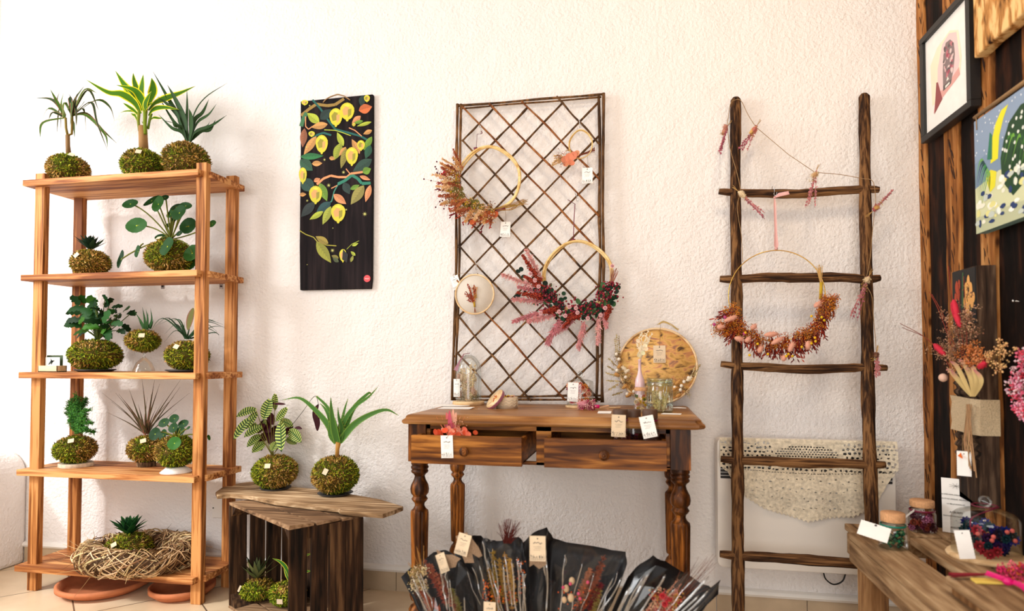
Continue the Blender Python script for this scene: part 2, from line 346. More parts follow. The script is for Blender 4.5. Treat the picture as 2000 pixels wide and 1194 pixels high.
# ------------------------------------------------------------------ shelving
sh = thing('shelf_unit', 'tall open pine shelving unit with five boards of moss ball plants', 'shelf', (-2.17, -.2, 0))
XL0, XL1, XR0, XR1 = -2.59, -2.545, -1.79, -1.745     # posts stand at the corners
for x0, y0 in ((-2.592, -.315), (-1.795, -.315), (-2.592, -.12), (-1.795, -.12)):
    s = MB(); s.box((x0, y0, 0), (x0+.048, y0+.028, 1.81)); s.build('post', M['pine_z'], sh, bevel=.002)
BZ = [1.775, 1.361, .94, .522, .114]
for z in BZ:
    s = MB()
    # board notched around the posts
    o = [(-2.625, -.335), (-1.755, -.335), (-1.755, -.287), (-1.73, -.287), (-1.73, -.122), (-1.745, -.122), (-1.745, -.092), (-1.73, -.092), (-1.73, -.075), (-2.625, -.075)]
    o = [(-2.625, -.345), (-1.762, -.345), (-1.762, -.3), (-1.735, -.3), (-1.735, -.07), (-2.625, -.07)]
    s.slab([(x, y, z) for x, y in o][::-1], (0, 0, -.026)); s.build('shelf_board', M['pine'], sh, bevel=.002)
for px in (319, 433):
    p = P(px, 552, -.068); s = MB(); s.box((p.x-.009, -.072, p.z-.03), (p.x+.009, -.069, p.z+.025)); s.box((p.x-.009, -.1, p.z+.017), (p.x+.009, -.07, p.z+.02))
    b = s.build('angle_bracket', M['steel'], sh)
    s = MB()
    for dz in (-.018, -.002):
        s.lathe([(.0035, 0), (.0035, .002)], (p.x, -.0735, p.z+dz), 10, M=Matrix.Rotation(math.pi/2, 4, 'X'))
    s.build('screw', M['black'], b)

# ------------------------------------------------------------------ moss balls
GREEN = [srgb(104, 120, 28), srgb(138, 146, 36), srgb(66, 84, 20), srgb(164, 160, 50)]
BROWN = [srgb(164, 130, 58), srgb(206, 164, 98), srgb(112, 84, 36), srgb(146, 122, 44)]
def moss(c, rx, rz, parent, brown=.4, seed=1, n=2600, bright=1.0):
    rn = random.Random(seed); s = MB(); c = Vector(c)
    ph = [(Vector((rn.gauss(0, 1), rn.gauss(0, 1), rn.gauss(0, 1))).normalized(), rn.uniform(2, 5), rn.uniform(0, 6)) for _ in range(7)]
    def lump(d): return sum(math.sin(d.dot(a)*f+p) for a, f, p in ph)/7
    NB, MB_ = 28, 18; rr = []
    for i in range(MB_+1):
        th = min(max(math.pi*i/MB_, .08), math.pi-.08); ring = []
        for k in range(NB):
            a = 2*math.pi*k/NB; d = Vector((math.sin(th)*math.cos(a), math.sin(th)*math.sin(a), -math.cos(th)))
            q = .95+.06*lump(d)+rn.uniform(-.015, .015); ring.append(c+Vector((d.x*rx, d.y*rx, d.z*rz))*q)
        rr.append(ring)
    s.rings(rr, [mixc(srgb(66, 66, 20), srgb(90, 70, 32), rn.random()) for _ in rr])
    L = .013+.0*rx
    for _ in range(n):
        d = Vector((rn.gauss(0, 1), rn.gauss(0, 1), rn.gauss(0, 1))).normalized()
        q = .95+.06*lump(d); p = c+Vector((d.x*rx, d.y*rx, d.z*rz))*q
        nr = Vector((d.x/rx, d.y/rx, d.z/rz)).normalized()
        t = Vector((rn.gauss(0, 1), rn.gauss(0, 1), rn.gauss(0, 1))); t = (t-nr*t.dot(nr)).normalized()
        g = lump(Vector((d.y, d.z, d.x)))*1.6+.5+rn.uniform(-.3, .3)-(.2 if d.z > .4 else 0)
        col = rn.choice(BROWN if g < brown else GREEN); col = tuple(min(1, x*bright) for x in jit(col, .4, rn))
        l = L*rn.uniform(.6, 1.4); lean = rn.uniform(.5, 1.6); e = (nr+t*lean).normalized(); w = nr.cross(e)
        if w.length < .05: continue
        w = w.normalized()*.0016*rn.uniform(.7, 1.4); a = p-nr*.002; m = a+e*l*.55+nr*l*.12; b2 = a+e*l
        i = len(s.V); s.V += [a-w, a+w, m+w*1.1, m-w*1.1, b2]; s.face([i, i+1, i+2, i+3], col); s.face([i+3, i+2, i+4], col)
    return s.build('moss_ball', M['moss'], parent)
def price(c, rx, rz, px, py, parent, rot=0, size=.012):
    """small cream price label pinned on the moss where the pixel falls on the ball"""
    v = ray(px, py); o = CAM-Vector(c); A = Vector((1/rx, 1/rx, 1/rz)); k = 1.06
    vv = Vector((v.x*A.x, v.y*A.y, v.z*A.z)); oo = Vector((o.x*A.x, o.y*A.y, o.z*A.z))
    a = vv.dot(vv); b = 2*vv.dot(oo); cc = oo.dot(oo)-k*k; D = max(0, b*b-4*a*cc); t = (-b-math.sqrt(D))/(2*a)
    p = CAM+v*t; n = Vector(((p.x-c[0])/rx**2, (p.y-c[1])/rx**2, (p.z-c[2])/rz**2)).normalized()
    n = (n+Vector((0, -.5, 0))).normalized(); x = Vector((1, 0, 0)); x = (x-n*x.dot(n)).normalized(); y = n.cross(x)
    x, y = x*math.cos(rot)+y*math.sin(rot), y*math.cos(rot)-x*math.sin(rot); s = MB(); p = p+n*.004
    s.slab([p+x*size+y*size*.8, p-x*size+y*size*.8, p-x*size-y*size*.8, p+x*size-y*size*.8], -n*.0012)
    s.build('price_label', M['cream'], parent)
def kokedama(label, px, y, zbase, wpx, top, brown, seed, tagpx=None, rot=0, bright=1.0, n=2600, group='moss ball plants'):
    q = H(px, 700, zbase) if False else P(px, 700, y); k = sz((q.x, y, zbase+.05)); rx = wpx/2*k; rz = (P(px, top+2, y).z-zbase)/1.98
    c = Vector((q.x, y, zbase+rz*.97)); c.x = P(px, pixy(c), y).x
    t = thing('moss_ball_plant', label, 'plant', (c.x, c.y, zbase), group)
    moss(c, rx, rz, t, brown, seed, n, bright)
    if tagpx: price(c, rx, rz, tagpx[0], tagpx[1], t, rot)
    return t, c, rx, rz
def pixy(p):
    q = Vector(p)-CAM; return PCY-q.dot(cu)/q.dot(cf)*FPX
def bez(a, b, c, n=8):
    a, b, c = Vector(a), Vector(b), Vector(c); return [a*(1-t)**2+b*2*t*(1-t)+c*t*t for t in [i/(n-1) for i in range(n)]]
def crom(pts, n=5):
    """smooth path through points"""
    P_ = [Vector(p) for p in pts]; P_ = [P_[0]*2-P_[1]]+P_+[P_[-1]*2-P_[-2]]; out = []
    for i in range(1, len(P_)-2):
        for j in range(n):
            t = j/n; a, b, c, d = P_[i-1:i+3]
            out.append(.5*((2*b)+(c-a)*t+(2*a-5*b+4*c-d)*t*t+(3*b-a-3*c+d)*t**3))
    out.append(P_[-2]); return out
def wprof(kind, n, w, base=.25):
    o = []
    for i in range(n):
        t = i/(n-1)
        if kind == 'lance': v = (base+(1-base)*min(1, t/.4)) if t < .4 else (1-((t-.4)/.6)**1.6)
        elif kind == 'strap': v = min(1, .55+t*1.5)*(1-t**3)
        elif kind == 'oval': v = math.sin(math.pi*min(1, max(0, t*.96+.02)))**.6
        else: v = 1-t
        o.append(max(.0004, v*w))
    return o
def leafpx(s, pts, y, dys, wpx, kind='lance', col=(0, .2, 0), nrm=(0, -1, .3), edge=None, fold=.15, n=5, base=.25):
    """leaf traced through picture points, each point at its own depth y+dy"""
    q = [P(a, b, y+dys*i/(len(pts)-1) if not isinstance(dys, (list, tuple)) else y+dys[i]) for i, (a, b) in enumerate(pts)]
    path = crom(q, n); k = sz(q[0]); s.blade(path, wprof(kind, len(path), wpx/2*k, base), nrm, col, fold, edge)
def disc(s, c, n, r, col, stretch=1.0, cup=.15, ang=0, spot=None, k=14):
    """round peltate leaf"""
    c = Vector(c); n = Vector(n).normalized(); x = n.cross(Vector((0, 0, 1)))
    if x.length < .1: x = Vector((1, 0, 0))
    x.normalize(); y = n.cross(x); x, y = x*math.cos(ang)+y*math.sin(ang), y*math.cos(ang)-x*math.sin(ang)
    b = len(s.V); s.V.append(c-n*r*cup); mid = []
    for ring, q in ((.08, .95), (.6, .35), (1, 0)):
        for i in range(k):
            a = 2*math.pi*i/k; s.V.append(c+(x*math.cos(a)*stretch+y*math.sin(a))*r*ring-n*r*cup*q+n*r*.05*math.sin(3*a)*ring)
    for i in range(k):
        j = (i+1) % k
        s.face([b, b+1+i, b+1+j], spot or col, True)
        for m in (0, 1): s.face([b+1+m*k+i, b+1+(m+1)*k+i, b+1+(m+1)*k+j, b+1+m*k+j], col, True)

DG = [srgb(22, 62, 26), srgb(34, 78, 30), srgb(18, 48, 24), srgb(46, 92, 36)]
# --- top board
t, c, rx, rz = kokedama('moss ball with thin drooping dragon tree on a forked stem, top shelf, left', 133, -.24, 1.775, 74, 300, .55, 11, (140, 303))
s = MB(); tp = [P(134, 302, -.2), P(133, 285, -.2), P(132, 264, -.2)]; k = sz(tp[0])
s.tube(tp, [4.5*k, 4.2*k, 4*k], 7, srgb(120, 100, 80), rough=.12); s.tube([tp[2], P(129, 250, -.205), P(128, 230, -.21)], 2.4*k, 6, srgb(120, 110, 60)); s.tube([tp[2], P(140, 262, -.195), P(141, 245, -.19), P(141, 225, -.185)], 2.2*k, 6, srgb(110, 100, 50))
s.build('trunk', M['leaf'], t)
s = MB(); rn = random.Random(3)
D1 = [((128, 232), (112, 200), (98, 174)), ((128, 230), (104, 196), (68, 191)), ((128, 230), (95, 212), (78, 248)), ((128, 228), (116, 214), (111, 262)), ((128, 226), (120, 220), (119, 262)), ((141, 228), (146, 196), (166, 166)), ((141, 226), (142, 196), (126, 174)), ((141, 226), (150, 200), (164, 186)),
      ((141, 226), (136, 190), (138, 230)), ((141, 226), (148, 208), (149, 250)), ((141, 226), (164, 214), (168, 262)), ((141, 226), (178, 200), (190, 240), (211, 296)), ((141, 224), (172, 176), (193, 216)), ((141, 224), (165, 176), (190, 182)), ((142, 226), (168, 222), (196, 250), (228, 280)), ((141, 226), (144, 240), (146, 270)),
      ((128, 230), (104, 220), (95, 234)), ((128, 230), (112, 200), (118, 175)), ((141, 224), (150, 190), (152, 182)), ((141, 226), (160, 206), (166, 196)), ((128, 230), (84, 240), (78, 270)), ((128, 228), (140, 200), (137, 250)), ((141, 226), (170, 226), (205, 262), (210, 290)), ((142, 226), (188, 196), (214, 208), (224, 236)), ((128, 226), (120, 205), (125, 178)), ((141, 226), (126, 200), (122, 240)), ((141, 226), (150, 214), (150, 245))]
for i, pl in enumerate(D1): leafpx(s, pl, -.2, rn.uniform(-.09, .05), rn.uniform(5, 7.5), 'lance', jit(rn.choice([srgb(40, 78, 34), srgb(60, 100, 44), srgb(28, 58, 34)]), .2), (rn.uniform(-.5, .5), -1, .5), edge=jit(srgb(128, 96, 84)), base=.6)
s.build('foliage', M['leaf'], t)
t, c, rx, rz = kokedama('moss ball with broad yellow-edged dracaena leaves on a thick cane, top shelf, middle', 280, -.23, 1.775, 80, 291, .12, 12, (271, 297))
s = MB(); k = sz(c); s.tube([P(281, 294, -.2), P(280, 270, -.2), P(279, 247, -.2)], [8.5*k, 8*k, 8*k], 10, srgb(150, 124, 96), rough=.06)
s.tube([P(284, 262, -.215), P(283, 240, -.21), P(284, 216, -.21)], [3*k, 3.5*k, 4*k], 7, srgb(110, 140, 50)); s.tube([P(272, 256, -.2), P(270, 236, -.2), P(272, 214, -.2)], [2.5*k, 3*k, 3*k], 7, srgb(120, 140, 60)); s.tube([P(289, 252, -.2), P(292, 236, -.2), P(296, 222, -.2)], 2.4*k, 7, srgb(96, 130, 50))
s.build('trunk', M['leaf'], t)
s = MB(); YG = srgb(206, 214, 40)
D2 = [([(275, 222), (262, 200), (238, 184), (210, 180), (167, 155)], 17, -.06), ([(278, 216), (272, 192), (248, 172), (225, 138)], 21, .03), ([(282, 220), (277, 196), (262, 176), (227, 166)], 17, -.08), ([(272, 200), (268, 178), (262, 158), (260, 142)], 13, .05), ([(284, 214), (276, 190), (278, 165), (280, 145)], 24, -.02), ([(286, 212), (297, 186), (299, 168), (296, 152)], 19, .02),
      ([(286, 222), (284, 205), (290, 190), (296, 178)], 16, -.06), ([(290, 216), (305, 200), (330, 190), (352, 182), (382, 168)], 19, .04), ([(290, 226), (300, 214), (320, 210), (350, 214)], 13, -.03), ([(292, 236), (300, 230), (310, 231), (319, 231)], 6, 0), ([(272, 226), (262, 216), (248, 206), (240, 201)], 7, 0), ([(271, 228), (262, 218), (246, 217), (235, 220)], 4, .02), ([(270, 240), (264, 226), (260, 224), (256, 221)], 6, 0), ([(277, 214), (262, 200), (252, 186), (244, 172)], 13, .0), ([(286, 225), (284, 215), (290, 206), (300, 200)], 12, -.04), ([(284, 246), (280, 240), (278, 238), (276, 238)], 4, -.02)]
for i, (pl, w, dy) in enumerate(D2): leafpx(s, pl, -.2, dy, w, 'lance', jit(srgb(58, 110, 26), .22), (rn.uniform(-.3, .3), -1, .25), edge=jit(YG, .1), base=.3, fold=.1)
s.build('foliage', M['leaf'], t)
t, c, rx, rz = kokedama('wide brown-green moss ball with stiff dark blue-green yucca blades, top shelf, right', 364, -.22, 1.775, 88, 277, .75, 13)
s = MB()
D3 = [([(366, 276), (356, 240), (333, 200), (299, 140)], 10, .03), ([(366, 274), (362, 236), (344, 196), (327, 166)], 12, -.03), ([(368, 276), (365, 240), (366, 210), (365, 172)], 8, .02), ([(370, 276), (374, 250), (373, 226), (369, 212)], 12, -.05), ([(372, 276), (378, 228), (400, 192), (444, 162)], 6, .0), ([(372, 270), (380, 236), (396, 220), (408, 194)], 11, .04), ([(372, 272), (386, 240), (408, 224), (423, 203)], 9, -.03), ([(372, 276), (382, 258), (404, 248), (410, 237)], 9, -.06), ([(372, 278), (380, 262), (416, 244), (443, 225)], 8, .02), ([(366, 276), (358, 254), (340, 238), (309, 188)], 8, .04), ([(366, 278), (356, 258), (336, 250), (310, 224)], 8, -.04), ([(364, 276), (356, 250), (342, 246), (334, 224)], 8, -.07), ([(366, 274), (352, 232), (330, 206), (308, 190)], 9, .0), ([(374, 274), (394, 256), (410, 254), (421, 234)], 10, .02), ([(366, 272), (352, 240), (345, 220), (320, 196)], 9, -.02), ([(340, 240), (330, 238), (316, 234)], 1.4, 0)]
for pl, w, dy in D3: leafpx(s, pl, -.2, dy, w, 'lance', jit(srgb(40, 72, 46), .22), (rn.uniform(-.5, .4), -1, .3), base=.5, fold=.2, edge=jit(srgb(30, 48, 36), .1))
s.build('foliage', M['leaf'], t)
# --- second board
def dish(label, px, y, z, rpx, mat, name='dish', prof=None, group=None):
    q = P(px, 700, y); k = sz((q.x, y, z)); x = P(px, pixy((q.x, y, z)), y).x; r = rpx*k
    prof = prof or [(r*.2, .0), (r*.75, .0), (r, .008), (r*.97, .011), (r*.7, .005), (r*.1, .004)]
    s = MB(); s.lathe(prof, (x, y, z), 26); o = s.build(name, mat); tag(o, label, 'dish', group); return o, Vector((x, y, z)), r
dish('small dark slate dish under the haworthia ball, second shelf', 178, -.2, 1.361, 22, M['dark_dish'])
t, c, rx, rz = kokedama('small moss ball with a spiky dark haworthia rosette, second shelf, left', 176, -.2, 1.368, 68, 486, .6, 14, (150, 499), rot=.9)
def rosette(s, c, n, L, w, col, up=.3, edge=None, spread=1.0, rn=R, kind='lance', droop=0.0):
    c = Vector(c)
    for i in range(n):
        a = i*2.4; e = up+(1.25-up)*(1-i/n); e = (i/n); el = math.radians(18+72*(1-e)*1.0) if False else math.radians(20+68*e)
        d = Vector((math.cos(a)*math.cos(el)*spread, math.sin(a)*math.cos(el)*spread, math.sin(el))).normalized(); l = L*(1-.35*e)*rn.uniform(.85, 1.1)
        mid = c+d*l*.55+Vector((0, 0, l*.1)); tip = c+d*l+Vector((0, 0, l*(up-.2)-droop*l))
        path = bez(c, mid, tip, 7); s.blade(path, wprof(kind, 7, w, .7), Vector((d.x*-.4, d.y*-.4, 1)) if el < 1 else Vector((-d.x, -d.y, .3)), jit(rn.choice(col), .2), .35, edge)
s = MB(); rosette(s, (c.x, c.y, c.z+rz*.95), 44, 32*sz(c), 4.6*sz(c), [srgb(24, 48, 40), srgb(38, 66, 50), srgb(20, 38, 34)], .45, rn=rn); s.build('foliage', M['leaf'], t)
dish('brown saucer under the large round-leaved plant, second shelf', 331, -.2, 1.361, 31, M['bark'])
t, c, rx, rz = kokedama('moss ball with large round coin-shaped leaves on long stalks, second shelf, right', 332, -.2, 1.368, 92, 466, .3, 15, (311, 466))
sl = MB(); ss = MB(); k = sz(c)
def coin(px, py, wr, hr, dy, base, tilt=0, via=None, y0=-.2, size=1, col=None, spot=srgb(150, 180, 60)):
    p = P(px, py, y0+dy); kk = sz(p); r = max(wr, hr)*kk; n = Vector((.25*math.sin(tilt*2+px), -1, (.35)))
    st = min(wr, hr)/max(wr, hr); disc(sl, p, n, hr*kk, col or jit(rn.choice([srgb(26, 66, 34), srgb(36, 82, 38), srgb(22, 54, 32)]), .15, rn), wr/hr, .12, tilt, spot)
    b = P(*base, y0+dy*.2); m = P(*(via or ((px+base[0])/2, (py+base[1])/2-6)), y0+dy*.6+.01); ss.tube(bez(b, m, p+Vector((0, .006, 0)), 8), 1.4*kk*size, 5, srgb(96, 110, 50))
B_ = (334, 468)
for a in ((254, 398, 17, 10, -.02, B_, .1, (290, 410)), (266, 440, 21, 17, -.05, B_, 0, (305, 440)), (308, 398, 12, 18, -.05, B_, 0), (322, 386, 8, 6, .02, B_, .2), (296, 392, 18, 6, .04, B_, .7), (349, 415, 16, 17, -.06, B_, 0, (346, 440)), (362, 402, 17, 8, .0, B_, -.2, (350, 430)), (367, 441, 17, 18, .04, B_, 0, (350, 450)), (325, 481, 17, 20, -.1, B_, 0, (332, 462)), (374, 494, 18, 18, -.04, B_, 0, (365, 466)), (370, 517, 17, 12, .02, B_, 0, (372, 480)), (414, 437, 10, 8, .02, B_, 0, (380, 460)), (235, 506, 5, 20, -.03, B_, 0, (290, 470)), (268, 491, 7, 14, -.03, (280, 476), .3), (316, 464, 14, 8, .05, B_, 0), (350, 456, 9, 6, -.02, B_, 0), (337, 410, 8, 10, .05, B_, 0), (332, 418, 9, 9, .02, B_, 0), (330, 440, 9, 5, .04, B_, 0), (340, 428, 6, 6, .04, B_, 0), (343, 404, 14, 6, .05, B_, .2)):
    coin(*a)
sl.build('foliage', M['leaf'], t); ss.build('stem', M['leaf'], t)
# --- third board
dish('scalloped dark dish with curled rim under the leafy moss ball, third shelf', 186, -.2, .94, 36, M['dark_dish'], prof=None)
t, c, rx, rz = kokedama('largest moss ball, with a bushy dark glossy lobed-leaf plant, third shelf, left', 186, -.2, .948, 94, 661, .35, 16, None, n=3200)
s = MB(); ss = MB()
for i in range(64):
    th = rn.uniform(0, 2*math.pi); px_ = 190+rn.gauss(0, 24); py_ = 622+rn.gauss(0, 18)
    if i < 14: px_, py_ = [(146, 586), (160, 582), (178, 588), (214, 590), (246, 604), (262, 612), (246, 640), (232, 618), (160, 652), (194, 654), (226, 604), (178, 604), (206, 620), (228, 632)][i]
    px_ = min(max(px_, 142), 256); py_ = min(max(py_, 584), 662-abs(px_-190)*.25); yy = -.2+rn.uniform(-.09, .08); p = P(px_, py_, yy); kk = sz(p)
    d = Vector((px_-192, rn.uniform(-15, 15), -(py_-640)*.7)); d = d.normalized() if d.length > 1 else Vector((0, 0, 1)); d = (d+Vector((rn.uniform(-.6, .6), rn.uniform(-.8, .3), rn.uniform(-.5, .3)))).normalized()
    l = rn.uniform(11, 17)*kk; path = bez(p-d*l, p+Vector((0, 0, l*.35)), p+d*l-Vector((0, 0, l*.35)), 7); w = l*.62
    s.blade(path, [w*v for v in (.15, .75, .55, 1, .6, .72, .05)], (rn.uniform(-.5, .5), -1, rn.uniform(.2, 1.1)), jit(rn.choice([srgb(20, 62, 26), srgb(28, 78, 30), srgb(14, 44, 22), srgb(50, 104, 34)]), .2, rn), rn.uniform(-.25, .25))
    if i % 2: ss.tube(bez(P(192, 664, -.2), P((px_+192)/2, 640, yy), p, 6), .8*kk, 4, srgb(70, 90, 40))
s.build('foliage', M['leaf'], t); ss.build('stem', M['leaf'], t)
# upturned glass with a ball on it
q = P(281, 721, -.2); k = sz(q); s = MB()
s.lathe([(20*k, 0), (19*k, .012), (14*k, 22*k*.8), (7*k, 25*k), (2.5*k, 29*k), (2*k, 36*k), (9*k, 39*k), (14*k, 41*k), (14.5*k, 42*k)], (q.x, -.2, .94), 24, caps=False)
tag(s.build('stemmed_glass', M['glass']), 'clear upturned stemmed glass carrying a small moss ball on the third shelf', 'glass')
t, c, rx, rz = kokedama('small moss ball with a little upright aloe, standing on an upturned glass', 279, -.2, .94+41*k, 60, 643, .3, 17, (277, 656), rot=.2)
s = MB()
for pl, w, dy in (([(284, 644), (276, 628), (262, 608)], 7, -.02), ([(286, 644), (283, 622), (278, 600)], 9, -.03), ([(288, 644), (289, 622), (285, 604)], 8, 0), ([(292, 642), (297, 624), (294, 602)], 8, -.02), ([(290, 644), (288, 630), (290, 612)], 9, -.05), ([(282, 642), (276, 634), (270, 622)], 6, .02), ([(294, 642), (298, 632), (299, 624)], 6, .0)):
    leafpx(s, pl, -.2, dy, w, 'taper', jit(srgb(44, 84, 54), .2), (0, -1, .2), fold=.4)
s.build('foliage', M['leaf'], t)
dish('patterned round plate with pale rim under the spiked bromeliad, third shelf', 362, -.2, .94, 36, M['dark_dish'])
t, c, rx, rz = kokedama('moss ball with arching grassy leaves and one broad flower bract, third shelf, right', 366, -.2, .948, 80, 664, .25, 18, (345, 678), rot=-.3)
s = MB(); bx, by = 367, 662
for x, yv, mx, my in ((303, 638, 330, 622), (286, 660, 318, 622), (322, 652, 345, 634), (321, 668, 344, 646), (343, 622, 356, 638), (334, 630, 352, 626), (310, 634, 345, 624), (436, 634, 402, 628), (442, 642, 404, 630), (440, 638, 410, 640), (420, 622, 396, 636), (424, 648, 400, 634), (428, 674, 422, 650), (430, 655, 402, 642), (412, 662, 395, 646), (427, 631, 400, 626), (380, 615, 372, 635), (360, 630, 360, 645), (395, 660, 385, 640), (350, 650, 355, 636)):
    leafpx(s, [(bx+rn.uniform(-5, 5), by), (mx, my), (x, yv)], -.2, [0, rn.uniform(-.04, .04), rn.uniform(-.09, .07)], 4.2, 'taper', jit(srgb(30, 58, 42), .25), (0, -1, .6), fold=.3)
leafpx(s, [(367, 645), (372, 622), (378, 602)], -.2, 0, 19, 'oval', srgb(96, 104, 66), (-.2, -1, .1), edge=srgb(120, 84, 84), fold=.1)
s.build('foliage', M['leaf'], t)
# card holder
q = H(101, 724, .94); q = P(101, 722, -.29); k = sz(q); x0, x1 = P(82, 720, -.3).x, P(119, 720, -.3).x
t = thing('card_holder', 'small pale wooden card box at the left end of the third shelf', 'box', ((x0+x1)/2, -.29, .94))
s = MB(); s.box((x0, -.32, .94), (x1, -.315, .968)); s.box((x0, -.275, .94), (x1, -.27, .968)); s.box((x0, -.32, .94), (x1, -.27, .945)); s.box((x0, -.32, .94), (x0+.004, -.27, .968)); s.box((x1-.004, -.32, .94), (x1, -.27, .968)); s.build('box', M['palewood'], t, bevel=.001)
for i, (col, dx, h) in enumerate(((srgb(70, 84, 56), .002, 1.013), (srgb(244, 238, 228), .008, 1.004))):
    s = MB(); y_ = -.285-i*.012; s.box((x0+.006+dx, y_, .946), (x1-.006-dx*.5, y_+.001, h), col); o = s.build('business_card', M['paint'])
    tag(o, ('dark green card at the back of the small card box', 'white card with a bird drawing at the front of the card box')[i], 'card')
    if i:
        s = MB(); s.blade([(x0+.03, y_-.001, .972), (x0+.045, y_-.001, .985), (x0+.062, y_-.001, .99)], [.001, .006, .001], (0, -1, 0), srgb(60, 66, 60), 0); s.blade([(x0+.045, y_-.001, .972), (x0+.05, y_-.001, .985), (x0+.04, y_-.001, 1.0)], [.001, .004, .0005], (0, -1, 0), srgb(60, 66, 60), 0); s.build('print', M['paint'], o)
# --- fourth board
def slice_(label, px, y, z, rpx, h, mat):
    q = P(px, 700, y); k = sz((q.x, y, z)); x = P(px, pixy((q.x, y, z)), y).x; s = MB(); rr = []
    for zz in (0, h*.5, h): rr.append([(x+math.cos(a*math.pi/12)*rpx*k*(1+.05*math.sin(a*1.3)), y+math.sin(a*math.pi/12)*rpx*k*(1+.05*math.cos(a)), z+zz) for a in range(24)])
    s.rings(rr); return tag(s.build('wood_slice', mat, bevel=.001), label, 'wood slice')
M['birch'] = plain('birch_bark', srgb(222, 200, 172), .8, noise=.3, nscale=60)
slice_('pale birch bark slice under the feathery asparagus fern ball', 149, -.22, .522, 30, .016, M['birch'])
t, c, rx, rz = kokedama('moss ball with feathery asparagus fern, fourth shelf, left', 148, -.22, .538, 74, 848, .35, 19, (139, 862), rot=.4)
s = MB(); ss = MB()
for x, yv in ((150, 772), (140, 782), (168, 780), (182, 846), (172, 800), (130, 800), (150, 790), (160, 786), (134, 786), (160, 800), (178, 826), (136, 822), (166, 820)):
    path = crom([P(150+rn.uniform(-4, 4), 848, -.22), P((x+150)/2+rn.uniform(-4, 4), (yv+848)/2-8, -.22+rn.uniform(-.05, .05)), P(x, yv, -.22+rn.uniform(-.05, .05))], 9); k = sz(path[0]); ss.tube(path, .7*k, 4, srgb(70, 110, 40))
    for i, p in enumerate(path[3:]):
        for j in range(5):
            d = Vector((rn.gauss(0, 1), rn.gauss(0, 1), rn.gauss(.3, .7))).normalized(); tip = p+d*rn.uniform(5, 10)*k; ss.tube([p, tip], .35*k, 3, srgb(70, 120, 50), False)
            for m in range(7):
                e = Vector((rn.gauss(0, 1), rn.gauss(0, 1), rn.gauss(0, 1))).normalized(); a = p+(tip-p)*rn.uniform(.2, 1); s.blade([a, a+e*2.4*k, a+e*4.4*k], [.35*k, .5*k, .15*k], (0, -1, .3), jit(rn.choice([srgb(48, 112, 48), srgb(30, 84, 40), srgb(70, 140, 60)]), .2), 0)
s.build('foliage', M['leaf'], t); ss.build('stem', M['leaf'], t)
slice_('dark bark stub under the red-edged dracaena ball', 286, -.16, .522, 17, .022, M['bark'])
t, c, rx, rz = kokedama('moss ball with a fan of narrow red-edged blades, fourth shelf, middle', 285, -.16, .542, 66, 848, .35, 20, (280, 862), rot=.5)
s = MB()
for x, yv, w in ((200, 768, 3), (210, 806, 4), (226, 768, 5), (232, 770, 6), (252, 760, 7), (277, 738, 6), (302, 742, 7), (312, 750, 6), (354, 740, 6), (352, 756, 5), (370, 768, 4), (340, 775, 5), (288, 776, 8), (296, 770, 7), (270, 790, 8), (320, 780, 6), (240, 780, 5), (306, 795, 6), (252, 800, 5), (345, 800, 3), (218, 785, 4)):
    bx = 286+rn.uniform(-5, 5); leafpx(s, [(bx, 848), (bx+(x-bx)*.45+rn.uniform(-3, 3), 848+(yv-848)*.5), (x, yv)], -.16, [0, rn.uniform(-.05, .04), rn.uniform(-.1, .06)], w, 'taper', jit(srgb(52, 64, 44), .25), (rn.uniform(-.3, .3), -1, .2), edge=srgb(120, 70, 70), fold=.2)
s.build('foliage', M['leaf'], t)
q = P(344, 916, -.27); k = sz(q); s = MB(); s.lathe([(28*k, 0), (29*k, .003), (18*k, .022), (15*k, .026), (14*k, .024), (24*k, .004)], (P(344, pixy((q.x, -.27, .522)), -.27).x, -.27, .522), 28)
tag(s.build('bowl', M['white_gloss']), 'white upturned porcelain bowl under the small round-leaved ball', 'bowl')
t, c, rx, rz = kokedama('green moss ball with a few round leaves on a white bowl, fourth shelf, right', 344, -.27, .546, 74, 848, .1, 21, None)
sl = MB(); ss = MB(); B2 = (345, 856)
for a in ((302, 848, 12, 13, -.04, B2, 0, (318, 838)), (340, 866, 14, 13, -.11, B2, 0, (346, 852)), (338, 836, 13, 10, -.07, B2, 0), (340, 818, 10, 9, .02, B2, 0), (320, 826, 12, 9, .02, B2, .3), (358, 828, 11, 8, .03, B2, .3), (318, 850, 9, 12, .0, B2, 0), (352, 842, 10, 9, .02, B2, 0), (368, 836, 5, 3, .0, B2, .5), (408, 855, 3, 6, 0, B2, .5, (375, 842))): coin(*a, y0=-.27, col=jit(rn.choice([srgb(40, 96, 40), srgb(24, 62, 34)]), .2))
sl.build('foliage', M['leaf'], t); ss.build('stem', M['leaf'], t)
